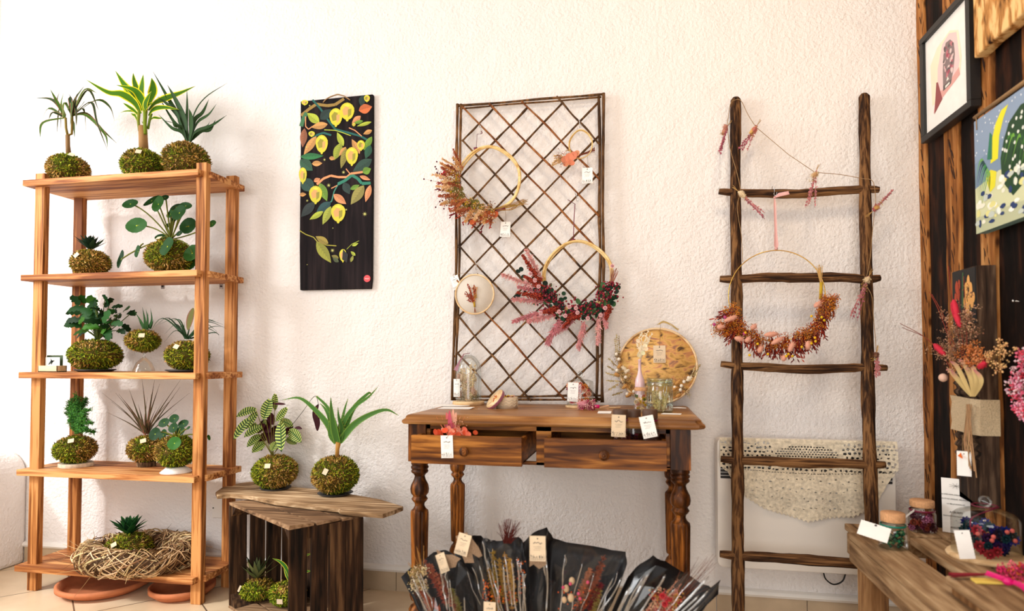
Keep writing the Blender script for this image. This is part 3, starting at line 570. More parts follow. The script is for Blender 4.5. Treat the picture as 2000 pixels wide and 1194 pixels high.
# --- bottom board: straw wreath with an agave ball in it
w = thing('straw_wreath', 'big round wreath of twisted pale straw lying on the bottom shelf', 'wreath', (-2.3, -.22, .114))
cw = Vector((-2.17, -.205, .17)); cw = H(253, 1088, .165); cw.y = -.235; Rx = .205
s = MB(); SW = [srgb(206, 172, 124), srgb(176, 140, 96), srgb(140, 104, 66), srgb(222, 194, 150), srgb(96, 66, 40)]
def tor(u, v, r, RR=Rx): return cw+Vector(((RR+r*math.cos(v))*math.cos(u), (RR*.74+r*math.cos(v))*math.sin(u), r*math.sin(v)*.95))
rr = [[tor(2*math.pi*i/36, 2*math.pi*k/10, .04) for k in range(10)] for i in range(36)]; s.rings(rr, srgb(84, 58, 34), closed=True)
for i in range(680):
    u = rn.uniform(0, 6.283); v = rn.uniform(0, 6.283); du = rn.uniform(.25, .7)*rn.choice((1, 1, -1)); dv = rn.uniform(.8, 3.2); r = rn.uniform(.044, .06)
    s.tube([tor(u+du*j/7, v+dv*j/7, r+.006*math.sin(j+i)) for j in range(8)], rn.uniform(.0012, .003), 4, jit(rn.choice(SW), .2, rn), False)
for i in range(60):
    u = rn.uniform(0, 6.283); v = rn.uniform(-1, 2); p = tor(u, v, .05); d = (p-cw).normalized()+Vector((rn.gauss(0, .5), rn.gauss(0, .5), rn.gauss(0, .5))); s.tube([p, p+d*.03, p+d*rn.uniform(.04, .075)+Vector((0, 0, rn.uniform(-.02, .01)))], [.0014, .001, .0004], 3, jit(rn.choice(SW), .2, rn), False)
s.build('straw_ring', M['straw'], w)
t, c, rx, rz = kokedama('moss ball with a pointed green agave rosette sitting inside the straw wreath', 251, -.21, .116, 84, 1040, .35, 22, (223, 1065), rot=.6)
s = MB(); rosette(s, (c.x, c.y, c.z+rz*.9), 30, 44*sz(c), 6.5*sz(c), [srgb(24, 72, 44), srgb(34, 92, 52), srgb(18, 52, 38)], .35, rn=rn, edge=srgb(40, 96, 60)); s.build('foliage', M['leaf'], t)
# terracotta saucers on the floor
for (x0, x1, py, lab, yy) in ((124, 292, 1130, 'wide terracotta saucer on the floor under the bottom shelf, left', -.27), (290, 412, 1143, 'smaller terracotta saucer on the floor under the bottom shelf, right', -.27)):
    a = H(x0, py+3, .035); b = H(x1, py+5, .035); r = (b.x-a.x)/2*.97; cx = (a.x+b.x)/2; s = MB(); yy = -.33+r*.62 if r > .17 else -.22
    s.lathe([(r*.3, 0), (r*.78, 0), (r*.9, .014), (r*.92, .02), (r, .024), (r, .042), (r*.93, .042), (r*.85, .02), (r*.74, .008), (r*.1, .008)], (cx, -.05-r if r > .14 else -.22, 0), 40)
    tag(s.build('terracotta_saucer', M['terracotta']), lab, 'saucer')
# wall plate
p = P(426, 992, 0); s = MB(); s.box((p.x-.026, -.008, p.z-.045), (p.x+.03, 0, p.z+.045)); o = s.build('socket_plate', M['white_gloss'], bevel=.002); tag(o, 'white blank socket plate low on the wall behind the shelf post', 'socket')
s = MB(); s.lathe([(.003, 0), (.003, .002)], (p.x-.018, -.009, p.z), 8, M=Matrix.Rotation(math.pi/2, 4, 'X')); s.build('screw', M['black'], o)

# ------------------------------------------------------------------ plants on the crate, crate, plank
CB = Vector((-1.187, -.604, 0)); e1 = Vector((-math.cos(math.radians(33.5)), math.sin(math.radians(33.5)), 0)); e2 = Vector((.66, .75, 0)).normalized()
CL, CW, CH = .52, .275, .42
def cr_(u, v, z): return CB+e1*u+e2*v+Vector((0, 0, z))
t = thing('wooden_crate', 'old dark slatted wooden crate standing on its side beside the shelving', 'crate', (CB+e1*CL/2+e2*CW/2)[:])
def cslab(u0, u1, v0, v1, z0, z1, mat, name='slat', j=.003):
    s = MB(); b = [cr_(u, v, z)+Vector((R.uniform(-j, j), R.uniform(-j, j), R.uniform(-j, j))) for z in (z0, z1) for u, v in ((u0, v0), (u1, v0), (u1, v1), (u0, v1))]
    s.V = b
    for f in ((0, 1, 2, 3), (7, 6, 5, 4), (4, 5, 1, 0), (5, 6, 2, 1), (6, 7, 3, 2), (7, 4, 0, 3)): s.face(list(f))
    return s.build(name, mat, t, bevel=.002)
for k, (a, b) in enumerate(((0, .087), (.096, .185), (.193, .275))):
    cslab(0, CL, a, b, CH-.012, CH, M['crate_top']); cslab(0, CL, a, b, 0, .012, M['crate_top'])
for u0, u1 in ((0, .012), (CL-.012, CL)):
    for a, b in ((0, .064), (.079, .138), (.145, .203), (.208, .275)): cslab(u0, u1, a, b, .012, CH-.012, M['crate'])
for a, b in ((.012, .11), (.118, .22), (.228, .33), (.34, .43), (.438, .508)): cslab(a, b, CW-.01, CW, .012, CH-.012, M['crate'])
for u, z, su, sz_ in ((.012, .012, 1, 1), (.012, CH-.012, 1, -1), (CL-.012, .012, -1, 1), (CL-.012, CH-.012, -1, -1)):
    s = MB(); q = .045; f0 = [cr_(u, .004, z), cr_(u+su*q, .004, z), cr_(u, .004, z+sz_*q)]; f1 = [p+e2*(CW-.02) for p in f0]
    s.V = f0+f1; [s.face(list(f)) for f in ((0, 2, 1), (3, 4, 5), (0, 1, 4, 3), (1, 2, 5, 4), (2, 0, 3, 5))]; s.build('corner_cleat', M['crate'], t)
PZ = .44
o = []
outline = [(421, 962), (434, 952), (452, 947), (482, 942), (500, 941), (560, 950), (640, 958), (737, 974), (745, 976), (788, 989), (770, 997), (748, 1004), (700, 1000), (665, 998), (661, 993), (600, 986), (540, 980), (490, 970), (450, 966), (424, 968)]
s = MB(); top = [H(a, b, PZ) for a, b in outline]; top2 = []
for i, p in enumerate(top): top2.append(p+Vector((0, 0, R.uniform(-.002, .002))))
s.slab(top2[::-1], (0, 0, -.017)); o = tag(s.build('weathered_plank', M['plank'], bevel=.003), 'grey weathered plank with ragged edges lying across the top of the crate', 'plank')
def onp(px, py): return H(px, py, PZ)
q = onp(538, 955); s = MB(); s.lathe([(.01, 0), (.058, 0), (.066, .005), (.055, .004), (.01, .003)], (q.x, q.y, PZ+.002), 20)
tag(s.build('dish', M['dark_dish']), 'small dark dish under the calathea ball on the plank', 'dish')
t, c, rx, rz = kokedama('moss ball with dark-striped light green calathea leaves, left on the plank', 537, q.y, PZ+.006, 86, 886, .22, 31, (523, 911), rot=.1, n=3200); yk = c.y
s = MB(); ss = MB(); rn = random.Random(5)
def striped(s, a, b, wpx, y, bend=0, dy=0):
    p, q_ = P(*a, y), P(*b, y+dy); k = sz(p); L = (q_-p); up = Vector((0, 0, L.length*bend)); path = bez(p, (p+q_)/2+up, q_, 19); w = wprof('oval', 19, wpx/2*k)
    nr = Vector((rn.uniform(-.3, .3), -1, .35)).normalized(); bs = len(s.V); cols = (-1, -.62, -.12, .12, .62, 1)
    for i, pp in enumerate(path):
        tg = (path[min(i+1, 18)]-path[max(i-1, 0)]).normalized(); sd = tg.cross(nr).normalized(); u_ = sd.cross(tg)
        for xx in cols: s.V.append(pp+sd*w[i]*xx+u_*w[i]*.15*abs(xx)-tg*L.length*.07*abs(xx))
    for i in range(18):
        for j in range(5):
            if j == 2: c_ = srgb(50, 86, 44)
            elif i % 2 and j in (1, 3): c_ = srgb(18, 40, 30)
            elif i % 2 and j in (0, 4): c_ = srgb(34, 66, 42)
            else: c_ = srgb(150, 178, 112)
            s.face([bs+i*6+j, bs+i*6+j+1, bs+(i+1)*6+j+1, bs+(i+1)*6+j], jit(c_, .1, rn), True)
for a, b, w, be, dy in (((499, 801), (461, 815), 16, .15, 0), ((502, 808), (476, 840), 22, 0, 0), ((486, 820), (456, 860), 18, .1, -.02), ((510, 835), (476, 855), 20, .15, -.03), ((508, 852), (482, 874), 19, .1, -.03), ((516, 866), (492, 885), 18, .1, -.04), ((527, 782), (514, 822), 24, 0, -.02), ((538, 771), (537, 803), 16, 0, .02), ((560, 798), (538, 824), 15, 0, .0), ((548, 822), (573, 834), 16, .1, .02), ((548, 828), (550, 884), 26, .1, -.05), ((566, 842), (589, 865), 22, .1, -.02), ((560, 858), (580, 868), 14, .1, .01), ((540, 864), (530, 882), 17, 0, -.03), ((500, 828), (482, 850), 13, 0, .02), ((520, 823), (512, 835), 12, 0, .03)):
    striped(s, a, b, w, yk, be, dy); ss.tube(bez(P(532, 892, yk), P((a[0]+532)/2, (a[1]+892)/2-5, yk-.01), P(*a, yk), 6), .0013, 5, srgb(96, 100, 50))
PU = srgb(52, 18, 32)
for pl, w, dy in (([(518, 830), (506, 838), (490, 836)], 18, .03), ([(528, 845), (520, 832), (508, 826)], 22, .04), ([(534, 830), (530, 818), (524, 806)], 16, .03), ([(530, 870), (536, 850), (538, 832)], 30, .04), ([(528, 789), (545, 789), (558, 790)], 5, .0), ([(572, 840), (582, 836), (590, 838)], 6, 0), ([(560, 850), (563, 842), (572, 834)], 14, .03), ([(512, 880), (506, 868), (502, 858)], 16, .03), ([(622, 790), (616, 806), (620, 826), (620, 842)], 13, .0), ([(504, 866), (520, 850), (524, 838)], 20, .05)): leafpx(s, pl, yk, dy, w, 'oval', jit(PU, .2, rn))
ss.tube(crom([P(566, 836, yk), P(590, 806, yk), P(612, 776, yk), P(619, 778, yk), P(622, 792, yk)], 5), .0011, 5, srgb(46, 46, 30))
s.build('foliage', M['leaf'], t); ss.build('stem', M['leaf'], t)
q = onp(655, 966); s = MB(); s.lathe([(.01, 0), (.058, 0), (.072, .006), (.06, .004), (.01, .003)], (q.x, q.y, PZ+.002), 20)
tag(s.build('dish', M['dark_dish']), 'small dark dish under the aloe ball on the plank', 'dish')
t, c, rx, rz = kokedama('moss ball with a tall arching spiny aloe on a short trunk, right on the plank', 654, q.y, PZ+.006, 92, 889, .28, 32, (636, 922), rot=1.2, n=3200); yk = c.y
s = MB(); k = sz(c)
s.tube([P(658, 894, yk), P(659, 878, yk), P(661, 864, yk)], [4.2*k, 4*k, 5.5*k], 8, srgb(166, 134, 84), rough=.05); s.build('trunk', M['leaf'], t)
s = MB(); AG = srgb(60, 108, 58)
def aloe(pts, w, dy, fold=.35):
    n_ = 5; q_ = [P(a, b, yk+dy*i/(len(pts)-1)) for i, (a, b) in enumerate(pts)]; path = crom(q_, n_); m = len(path)
    ws = [max(.0006, w*.38*k*(1-(i/(m-1))**1.5)*(.8+.2*min(1, i/3))) for i in range(m)]; s.blade(path, ws, (rn.uniform(-.2, .2), -1, .25), jit(AG, .15, rn), fold, edge=srgb(92, 140, 72))
    for i in range(2, m-1):
        tg = (path[i+1]-path[i-1]).normalized(); sd = tg.cross(Vector((0, -1, .25))).normalized()
        for sg in (-1, 1): p = path[i]+sd*ws[i]*sg; s.blade([p, p+sd*sg*.0025+tg*.002], [.0012, .0003], (0, -1, 0), srgb(170, 170, 90), 0)
for pl, w, dy in (([(655, 862), (641, 830), (615, 800), (585, 778), (550, 782)], 18, -.02), ([(660, 866), (652, 830), (648, 800), (646, 775)], 24, -.05), ([(664, 864), (670, 830), (690, 798), (720, 776), (738, 756)], 16, .03), ([(666, 862), (672, 846), (690, 800), (718, 770), (725, 769)], 20, .05), ([(665, 862), (690, 832), (720, 812), (754, 801), (779, 812)], 20, -.01), ([(660, 862), (654, 826), (640, 796), (620, 776), (619, 776)], 12, .03), ([(664, 860), (668, 826), (674, 798), (680, 778)], 12, .04), ([(656, 866), (645, 850), (644, 830), (646, 815)], 12, -.02), ([(664, 866), (668, 838), (662, 815), (660, 795)], 16, .0), ([(662, 864), (665, 830), (672, 806)], 16, .02), ([(650, 860), (645, 820), (636, 800), (625, 788)], 14, .02)): aloe(pl, w, dy)
s.build('foliage', M['leaf'], t)
# plants inside the crate
def pin(a, b): return H(a, b, .014)
q = pin(503, 1180); t, c, rx, rz = kokedama('bright green moss ball with a grey-green spiky succulent inside the crate', 501, q.y+.05, .013, 66, 1128, .1, 33, (468, 1150), rot=1.3, bright=1.25)
s = MB(); rosette(s, (c.x, c.y, c.z+rz*.92), 34, 46*sz(c), 5*sz(c), [srgb(86, 104, 84), srgb(104, 118, 94), srgb(62, 80, 66)], .5, rn=rn); s.build('foliage', M['leaf'], t)
t, c, rx, rz = kokedama('bright green moss ball with strap leaves half hidden inside the crate', 562, q.y+.03, .013, 66, 1136, .1, 34, (547, 1175), bright=1.25)
s = MB(); yk = c.y
for pl, w in (([(568, 1140), (560, 1112), (548, 1098), (532, 1091)], 8), ([(566, 1140), (560, 1120), (554, 1108)], 9), ([(570, 1140), (575, 1110), (590, 1090), (612, 1080)], 9), ([(568, 1140), (572, 1100), (570, 1070)], 9), ([(572, 1140), (590, 1120), (610, 1115)], 8)): leafpx(s, pl, yk, rn.uniform(-.03, .02), w, 'lance', jit(srgb(40, 100, 34), .2, rn), edge=srgb(170, 180, 60))
s.build('foliage', M['leaf'], t)

# ------------------------------------------------------------------ painted lemon panel
yf = -.02
o = MB(); cor = [P(587, 198, yf), P(728, 184, yf), P(728, 300, yf), P(726, 545, yf), P(724, 564, yf), P(586, 567, yf), P(585, 480, yf), P(587, 300, yf)]
o.slab(cor[::-1], (0, .018, 0)); M['panel'] = wood('black_panel', srgb(10, 6, 8), srgb(24, 17, 19), srgb(42, 31, 32), 'z', 8, .06, .8, .3, 60)
pn = tag(o.build('lemon_painting', M['panel'], bevel=.002), 'tall narrow black wooden panel painted with yellow lemons hanging on the wall', 'painting')
art = MB(); dep = [0]
def A(px, py):       # panel picture point
    p = P(px, py, yf); p.y = yf-.0006-dep[0]; return p
def flat(pts, col): dep[0] += .000004; art.poly([A(*p) for p in pts][::-1], col)
def z5(a, b): return (570+a/5.194, 170+b/5.194)      # picture detail grids
def z6(a, b): return (570+a/5.97, 380+b/5.97)
def pleaf(a, b, w, c1, c2=None, veins=True, curve=0):
    (x0, y0), (x1, y1) = a, b; L = math.hypot(x1-x0, y1-y0); tx, ty = (x1-x0)/L, (y1-y0)/L; nx, ny = -ty, tx; N_ = 9
    f = lambda t, s_: (x0+tx*L*t+nx*(s_*w/2*math.sin(math.pi*t**.85)+curve*L*math.sin(math.pi*t)), y0+ty*L*t+ny*(s_*w/2*math.sin(math.pi*t**.85)+curve*L*math.sin(math.pi*t)))
    flat([f(i/N_, 1) for i in range(N_+1)]+[f(i/N_, 0) for i in range(N_-1, 0, -1)], c1); flat([f(i/N_, 0) for i in range(N_+1)]+[f(i/N_, -1) for i in range(N_-1, 0, -1)], c2 or tuple(x*.75 for x in c1))
    if veins:
        d = tuple(x*.35 for x in c1)
        for i in range(1, 7):
            for sg in (1, -1): p, q2 = f(i/8, 0), f(min(1, i/8+.12), .8*sg); flat([p, (p[0]+.4, p[1]+.5), q2], d)
def lemon(cx, cy, rx_, ry_, tint=0):
    Y1, Y2, Y3 = srgb(206, 196, 50), srgb(150, 140, 48), srgb(214, 160, 96)
    pts = [(cx+rx_*math.cos(a)*(1-.06*math.sin(a*3)), cy+ry_*math.sin(a)) for a in [2*math.pi*i/16 for i in range(16)]]; flat(pts[::-1], Y1)
    flat([(cx-rx_*.25, cy+ry_*.9), (cx+rx_*.25, cy+ry_*.9), (cx+rx_*.1, cy+ry_*1.18), (cx-rx_*.12, cy+ry_*1.18)][::-1], Y1)
    flat([(cx-rx_*.7, cy-ry_*.1), (cx-rx_*.2, cy-ry_*.6), (cx+rx_*.3, cy-ry_*.4), (cx+rx_*.1, cy+ry_*.4), (cx-rx_*.5, cy+ry_*.5)][::-1], Y2 if tint == 0 else Y3)
    flat([(cx+rx_*.1, cy-ry_*.2), (cx+rx_*.6, cy-ry_*.3), (cx+rx_*.55, cy+ry_*.4), (cx+rx_*.1, cy+ry_*.7)][::-1], Y3 if tint == 0 else Y2)
    flat([(cx-rx_*.5, cy-ry_*.7), (cx+rx_*.1, cy-ry_*.85), (cx+rx_*.5, cy-ry_*.6), (cx, cy-ry_*.5)][::-1], srgb(226, 214, 70))
def branch(pts, w, col):
    for i in range(len(pts)-1):
        (x0, y0), (x1, y1) = pts[i:i+2]; L = math.hypot(x1-x0, y1-y0) or 1; nx, ny = -(y1-y0)/L*w/2, (x1-x0)/L*w/2
        flat([(x0+nx, y0+ny), (x1+nx*.9, y1+ny*.9), (x1-nx*.9, y1-ny*.9), (x0-nx, y0-ny)], col)
def star(x, y, r):
    for a in range(4):
        an = a*math.pi/4+.2; dx, dy = math.cos(an)*r, math.sin(an)*r; nx, ny = -dy*.12, dx*.12; flat([(x-dx, y-dy), (x+nx, y+ny), (x+dx, y+dy), (x-nx, y-ny)], srgb(200, 196, 110))
GO, YE, TE, SA, GR = srgb(206, 150, 84), srgb(178, 190, 58), srgb(24, 92, 84), srgb(222, 146, 96), srgb(110, 150, 44); DK = srgb(34, 56, 50)
BR = srgb(150, 120, 58)
branch([z5(95, 290), z5(180, 220), z5(250, 175), z5(360, 190), z5(440, 180), z5(530, 120)], 6, BR); branch([z5(95, 400), z5(115, 330), z5(150, 260)], 8, srgb(60, 110, 70)); branch([z5(210, 130), z5(290, 220), z5(370, 340), z5(440, 430), z5(560, 460), z5(700, 500), z5(770, 540)], 4, TE)
branch([z5(330, 435), z5(440, 440), z5(520, 465), z5(600, 495)], 1.6, YE); branch([z5(170, 560), z5(250, 490), z5(320, 465), z5(400, 490)], 4, TE)
branch([z5(255, 990), z5(320, 930), z5(395, 900), z5(470, 915), z5(560, 915), z5(600, 880), z5(740, 860)], 4.5, SA); branch([z5(550, 830), z5(590, 880)], 2, SA); branch([z5(470, 985), z5(540, 950), z5(610, 895), z5(670, 930), z5(710, 980), z5(800, 975)], 6, srgb(40, 120, 96))
branch([z5(480, 970), z5(430, 1060), z5(405, 1160), z5(360, 1190)], 2.4, srgb(60, 130, 110)); branch([z5(400, 1030), z5(460, 1000)], 2, SA); branch([z5(140, 300), z5(140, 400), z5(170, 430), z5(210, 400)], 2, SA); branch([z5(580, 415), z5(640, 440), z5(710, 500)], 2, SA)
branch([z6(90, 420), z6(160, 465), z6(255, 500), z6(300, 555), z6(400, 590), z6(520, 600)], 1.8, srgb(170, 160, 50)); branch([z6(640, 640), z6(700, 580), z6(785, 540)], .8, YE)
for a in ((z5(280, 365), z5(155, 265), 17, YE), (z5(365, 378), z5(195, 410), 14, GO), (z5(130, 420), z5(110, 615), 14, srgb(150, 92, 60)), (z5(250, 500), z5(122, 690), 15, GO), (z5(290, 330), z5(400, 225), 18, DK), (z5(680, 240), z5(815, 200), 19, srgb(210, 110, 60)), (z5(730, 85), z5(700, 195), 14, DK), (z5(700, 295), z5(610, 370), 11, SA), (z5(725, 345), z5(625, 370), 7, GR), (z5(810, 355), z5(660, 400), 7, YE), (z5(815, 440), z5(725, 480), 9, GO),
          (z5(525, 600), z5(460, 460), 12, YE), (z5(500, 570), z5(430, 745), 17, srgb(150, 160, 50)), (z5(550, 610), z5(480, 700), 9, GO), (z5(555, 620), z5(500, 830), 13, srgb(140, 130, 56)), (z5(380, 720), z5(440, 730), 8, GO), (z5(690, 680), z5(610, 530), 13, GO), (z5(815, 505), z5(730, 645), 12, GR), (z5(800, 590), z5(750, 730), 14, srgb(34, 84, 60)), (z5(815, 735), z5(620, 860), 20, srgb(40, 70, 56)), (z5(85, 710), z5(325, 700), 13, srgb(40, 116, 60)),
          (z5(85, 740), z5(215, 850), 22, srgb(40, 84, 56)), (z5(205, 780), z5(312, 775), 11, GO), (z5(100, 940), z5(235, 1060), 26, srgb(34, 70, 60)), (z5(225, 960), z5(290, 930), 9, SA), (z5(285, 975), z5(360, 1160), 17, GR), (z5(80, 1095), z5(150, 1090), 8, GO), (z5(720, 870), z5(805, 830), 15, GR), (z5(690, 905), z5(800, 945), 8, SA), (z5(530, 970), z5(590, 1090), 16, DK), (z5(595, 1040), z5(690, 995), 9, GR), (z5(735, 1000), z5(600, 1195), 20, srgb(150, 140, 70)), (z5(800, 995), z5(750, 1170), 12, SA), (z5(425, 1090), z5(555, 1190), 15, SA),
          (z6(270, 90), z6(110, 265), 18, srgb(40, 50, 48)), (z6(460, 90), z6(285, 220), 17, srgb(32, 72, 74)), (z6(370, 200), z6(210, 295), 11, YE), (z6(460, 140), z6(362, 355), 15, srgb(164, 170, 60)), (z6(430, 575), z6(280, 490), 14, srgb(160, 140, 56)), (z6(290, 555), z6(462, 800), 20, srgb(150, 150, 50)), (z6(550, 745), z6(465, 715), 8, srgb(130, 120, 50)), (z6(550, 790), z6(480, 740), 8, srgb(80, 90, 50)), (z6(745, 715), z6(690, 665), 6, YE), (z6(690, 790), z6(720, 710), 6, srgb(150, 150, 60)), (z6(705, 600), z6(780, 570), 6, YE)): pleaf(*a)
for cx, cy, a, b, ti in ((450, 305, 66, 88, 0), (565, 248, 72, 88, 1), (307, 578, 62, 90, 0), (612, 700, 62, 88, 1), (705, 592, 40, 50, 0), (765, 118, 30, 34, 0), (135, 160, 34, 26, 1), (205, 478, 32, 28, 0), (115, 895, 40, 78, 1), (245, 1090, 66, 86, 1), (632, 384, 18, 16, 1)):
    q = z5(cx, cy); lemon(q[0], q[1], a/5.194, b/5.194, ti)
q = z6(545, 215); lemon(q[0], q[1], 14, 17.5, 1); q = z6(600, 710); lemon(q[0], q[1], 7, 12, 1); flat([z6(600, 640), z6(660, 700), z6(650, 800), z6(590, 760)], srgb(30, 24, 22))
for x, yv, r in ((528, 868, 4), (378, 1000, 4.5), (335, 740, 3), (152, 612, 3), (185, 192, 2.4), (160, 1155, 3)): star(*z5(x, yv), r)
for x, yv, r in ((855, 230, 5), (478, 655, 4.6), (640, 180, 2.5), (483, 395, 1.6), (183, 820, 1.4)): star(*z6(x, yv), r)
art.build('painted_lemons', M['paint'], pn)
s = MB(); q = P(717.5, 544.5, yf); s.lathe([(.0155, 0), (.0155, .0012)], (q.x, yf-.002, q.z), 24, M=Matrix.Rotation(math.pi/2, 4, 'X')); st = s.build('round_sticker', M['red_sticker'], pn)
def XZ(x, y, z, up=0, rot=0): return Matrix.Translation((x, y, z)) @ Matrix.Rotation(rot, 4, 'Y') @ Matrix.Rotation(math.pi/2+up, 4, 'X')
lettering('limoni', .008, XZ(q.x, yf-.0036, q.z), M['paper'], st)
s = MB(); s.tube(crom([P(631, 200, yf-.002), P(640, 192, yf-.004), P(658, 185, yf-.003), P(672, 188, yf-.004), P(684, 196, yf-.002)], 6), .0028, 6, rough=.2); s.build('hanging_cord', M['cord'], pn)

# ------------------------------------------------------------------ willow trellis leaning on the wall
def ty(z): return -.032-.028*(2.09-z)/1.27
def T(px, py, dy=0):
    p = P(px, py, -.045)
    for _ in range(3): p = P(px, py, ty(p.z)+dy)
    return p
tr = thing('willow_trellis', 'tall willow stick trellis with diagonal lattice leaning on the wall behind the table', 'trellis', tuple(T(1030, 784)))
def stick(pts, r, dy, mat=None, name='rod', wob=.0018, knots=True):
    q = [T(a, b, dy) for a, b in pts]; path = []; n_ = 14
    for i in range(len(q)-1):
        for j in range(n_): path.append(q[i].lerp(q[i+1], j/n_))
    path.append(q[-1]); rn2 = random.Random(len(path)*7+int(q[0].x*1e4)); ph = rn2.uniform(0, 6); f = rn2.uniform(3, 6); L = len(path)
    path = [p+Vector((math.sin(i/L*f*3+ph), 0, math.cos(i/L*f*2.3+ph)*.6))*wob for i, p in enumerate(path)]
    s = MB(); s.tube(path, [r*(1+.12*math.sin(i*.9+ph)+(.25 if (knots and rn2.random() < .08) else 0)) for i in range(L)], 7); return s.build(name, mat or M['stick'], tr)
def zt(a, b): return (820+a/3.617, 170+b/3.617)
stick([(893, 203), (891, 500), (884, 782)], .006, 0, name='side_pole'); stick([(900, 203), (897, 500), (889, 782)], .0055, -.002, name='side_pole'); stick([(1170, 184), (1172, 500), (1164, 786)], .0062, 0, name='side_pole'); stick([(1178, 182), (1178, 500), (1176, 786)], .0058, -.003, name='side_pole')
stick([(896, 207), (1176, 184)], .0048, .002, name='crossbar'); stick([(897, 212), (1175, 190)], .0036, -.004, name='crossbar'); stick([(890, 776), (1178, 773)], .0045, .002, name='crossbar'); stick([(890, 782), (1178, 780)], .0045, -.002, name='crossbar')
RT = lambda x: (x-893)/(1175-893)     # lattice of rods falling to the right, then rising to the right
def yt(x): return 206-22*RT(x)
dn = [((903, 207), (1166, 490)), ((955, 202), (1172, 432+0)), ((1019, 197), (1176, 357+0)), ((1087, 189), (1170, 283)), ((899, 272), (1168, 560)), ((896, 342), (1172, 640)), ((893, 410-5), (1166, 703)), ((890, 476), (1106, 788)), ((892, 478), (1165, 703)), ]
dn = [((903, 207), (1172, 491)), ((955, 203), (1172, 423)), ((1019, 197), (1172, 355)), ((1087, 189), (1172, 284)), ((903, 273), (1170, 560)), ((899, 342), (1168, 634)), ((894, 412), (1160, 706)), ((893, 480), (1104, 785)), ((893, 548), (1036, 785)), ((890, 616), (1020, 752)), ((890, 686), (972, 776))]
up = [((903, 276), (965, 211)), ((899, 345), (1032, 209)), ((897, 416), (1098, 201)), ((894, 484), (1172, 197)), ((891, 553), (1172, 263)), ((889, 625), (1171, 338)), ((888, 697), (1170, 412)), ((895, 760), (1171, 486)), ((955, 776), (1169, 558)), ((1016, 776), (1168, 626)), ((1084, 775), (1178, 690))]
dn = [((903, 207), (1172, 492)), ((955, 203), (1172, 423)), ((1019, 197), (1172, 352)), ((1087, 189), (1172, 282)), ((903, 273), (1170, 560)), ((899, 342), (1168, 634)), ((895, 478), (1172, 783)), ((896, 410), (1166, 704)), ((892, 548), (1104, 783)), ((892, 615), (1037, 783)), ((891, 686), (972, 778))]
for i, (a, b) in enumerate(dn): stick([a, b], .0042, -.010, M['stick2'] if i in (0, 1, 2, 8) else None)
for i, (a, b) in enumerate(up): stick([a, b], .0042, -.001, M['stick'])

# ------------------------------------------------------------------ dried flower pieces
def rv(rn, s=1): return Vector((rn.gauss(0, s), rn.gauss(0, s), rn.gauss(0, s)))
def plume(s, a, b, w, col, rn, n=90, sag=.1, bw=1.0):
    """soft pampas plume from a to b"""
    a, b = Vector(a), Vector(b); L = (b-a).length; path = bez(a, (a+b)/2+Vector((0, 0, L*sag)), b, 12); s.tube(path, .0009, 4, jit(col, .1, rn), False)
    for i in range(n):
        t = rn.random()**.8; p = path[min(11, int(t*11))]; tg = (path[min(11, int(t*11)+1)]-path[max(0, int(t*11)-1)]).normalized()
        d = (tg*1.3+rv(rn, .75)).normalized(); l = w*rn.uniform(.5, 1.1)*(1.1-.6*abs(t-.4)); q = p+d*l+Vector((0, 0, -l*.15)); s.blade([p, p+d*l*.5, q], [.0014*bw, .0021*bw, .0003*bw], (0, -1, .1), jit(col, .25, rn), 0)
def spike(s, a, b, w, col, rn, n=60):
    """knobbly amaranth / grass ear"""
    a, b = Vector(a), Vector(b); d = b-a
    for i in range(n):
        t = rn.random(); p = a+d*t+rv(rn, w*.3*(1-t*.6)); s.oct(p, w*.28*rn.uniform(.6, 1.2)*(1-.5*t), jit(col, .35, rn))
def berry(s, p, r, col, rn): s.ell(p, r, 6, 4, jit(col, .15, rn))
def sprig(s, a, b, col, rn, n=10, l=.012, w=.003):
    """thin stem with small pointed leaves"""
    a, b = Vector(a), Vector(b); d = b-a; s.tube([a, (a+b)/2+rv(rn, .003), b], .0007, 4, jit(col, .1, rn), False); u = d.normalized()
    for i in range(n):
        p = a+d*(.25+.75*i/n); e = (u*.9+rv(rn, .5)).normalized(); s.blade([p, p+e*l*.5, p+e*l], [w*.4, w, .0003], (rn.uniform(-.4, .4), -1, .2), jit(col, .25, rn), .2)
def bunnytail(s, a, b, w, col, rn):
    a, b = Vector(a), Vector(b); d = b-a; L = d.length; M_ = d.to_track_quat('Z', 'Y').to_matrix(); s.ell((a+b)/2, (w/2, w/2, L/2), 7, 6, col, M_)
    for i in range(40):
        t = rn.uniform(-.9, .9); an = rn.uniform(0, 6.28); r = w/2*math.sqrt(1-t*t); p = (a+b)/2+M_ @ Vector((math.cos(an)*r, math.sin(an)*r, t*L/2)); e = (p-(a+b)/2).normalized()+d.normalized()*.8; s.blade([p, p+e*w*.25], [.0007, .0001], (0, -1, .1), jit(col, .2, rn), 0)
def umbel(s, p, r, col, rn, n=24, br=.0016, stem=srgb(120, 96, 60)):
    """cloud of tiny flower heads on hair stems"""
    p = Vector(p)
    for i in range(n):
        q = p+rv(rn, r*.5); s.oct(q, br*rn.uniform(.6, 1.3), jit(col, .25, rn))
        if i % 3 == 0: s.tube([p-Vector((0, 0, 0)), q], .0004, 3, stem, False)
def roundleaf(s, p, r, col, rn): disc(s, p, (rn.uniform(-.5, .5), -1, rn.uniform(-.4, .5)), r, jit(col, .2, rn), rn.uniform(.75, 1.1), .15, rn.uniform(0, 3), k=9)
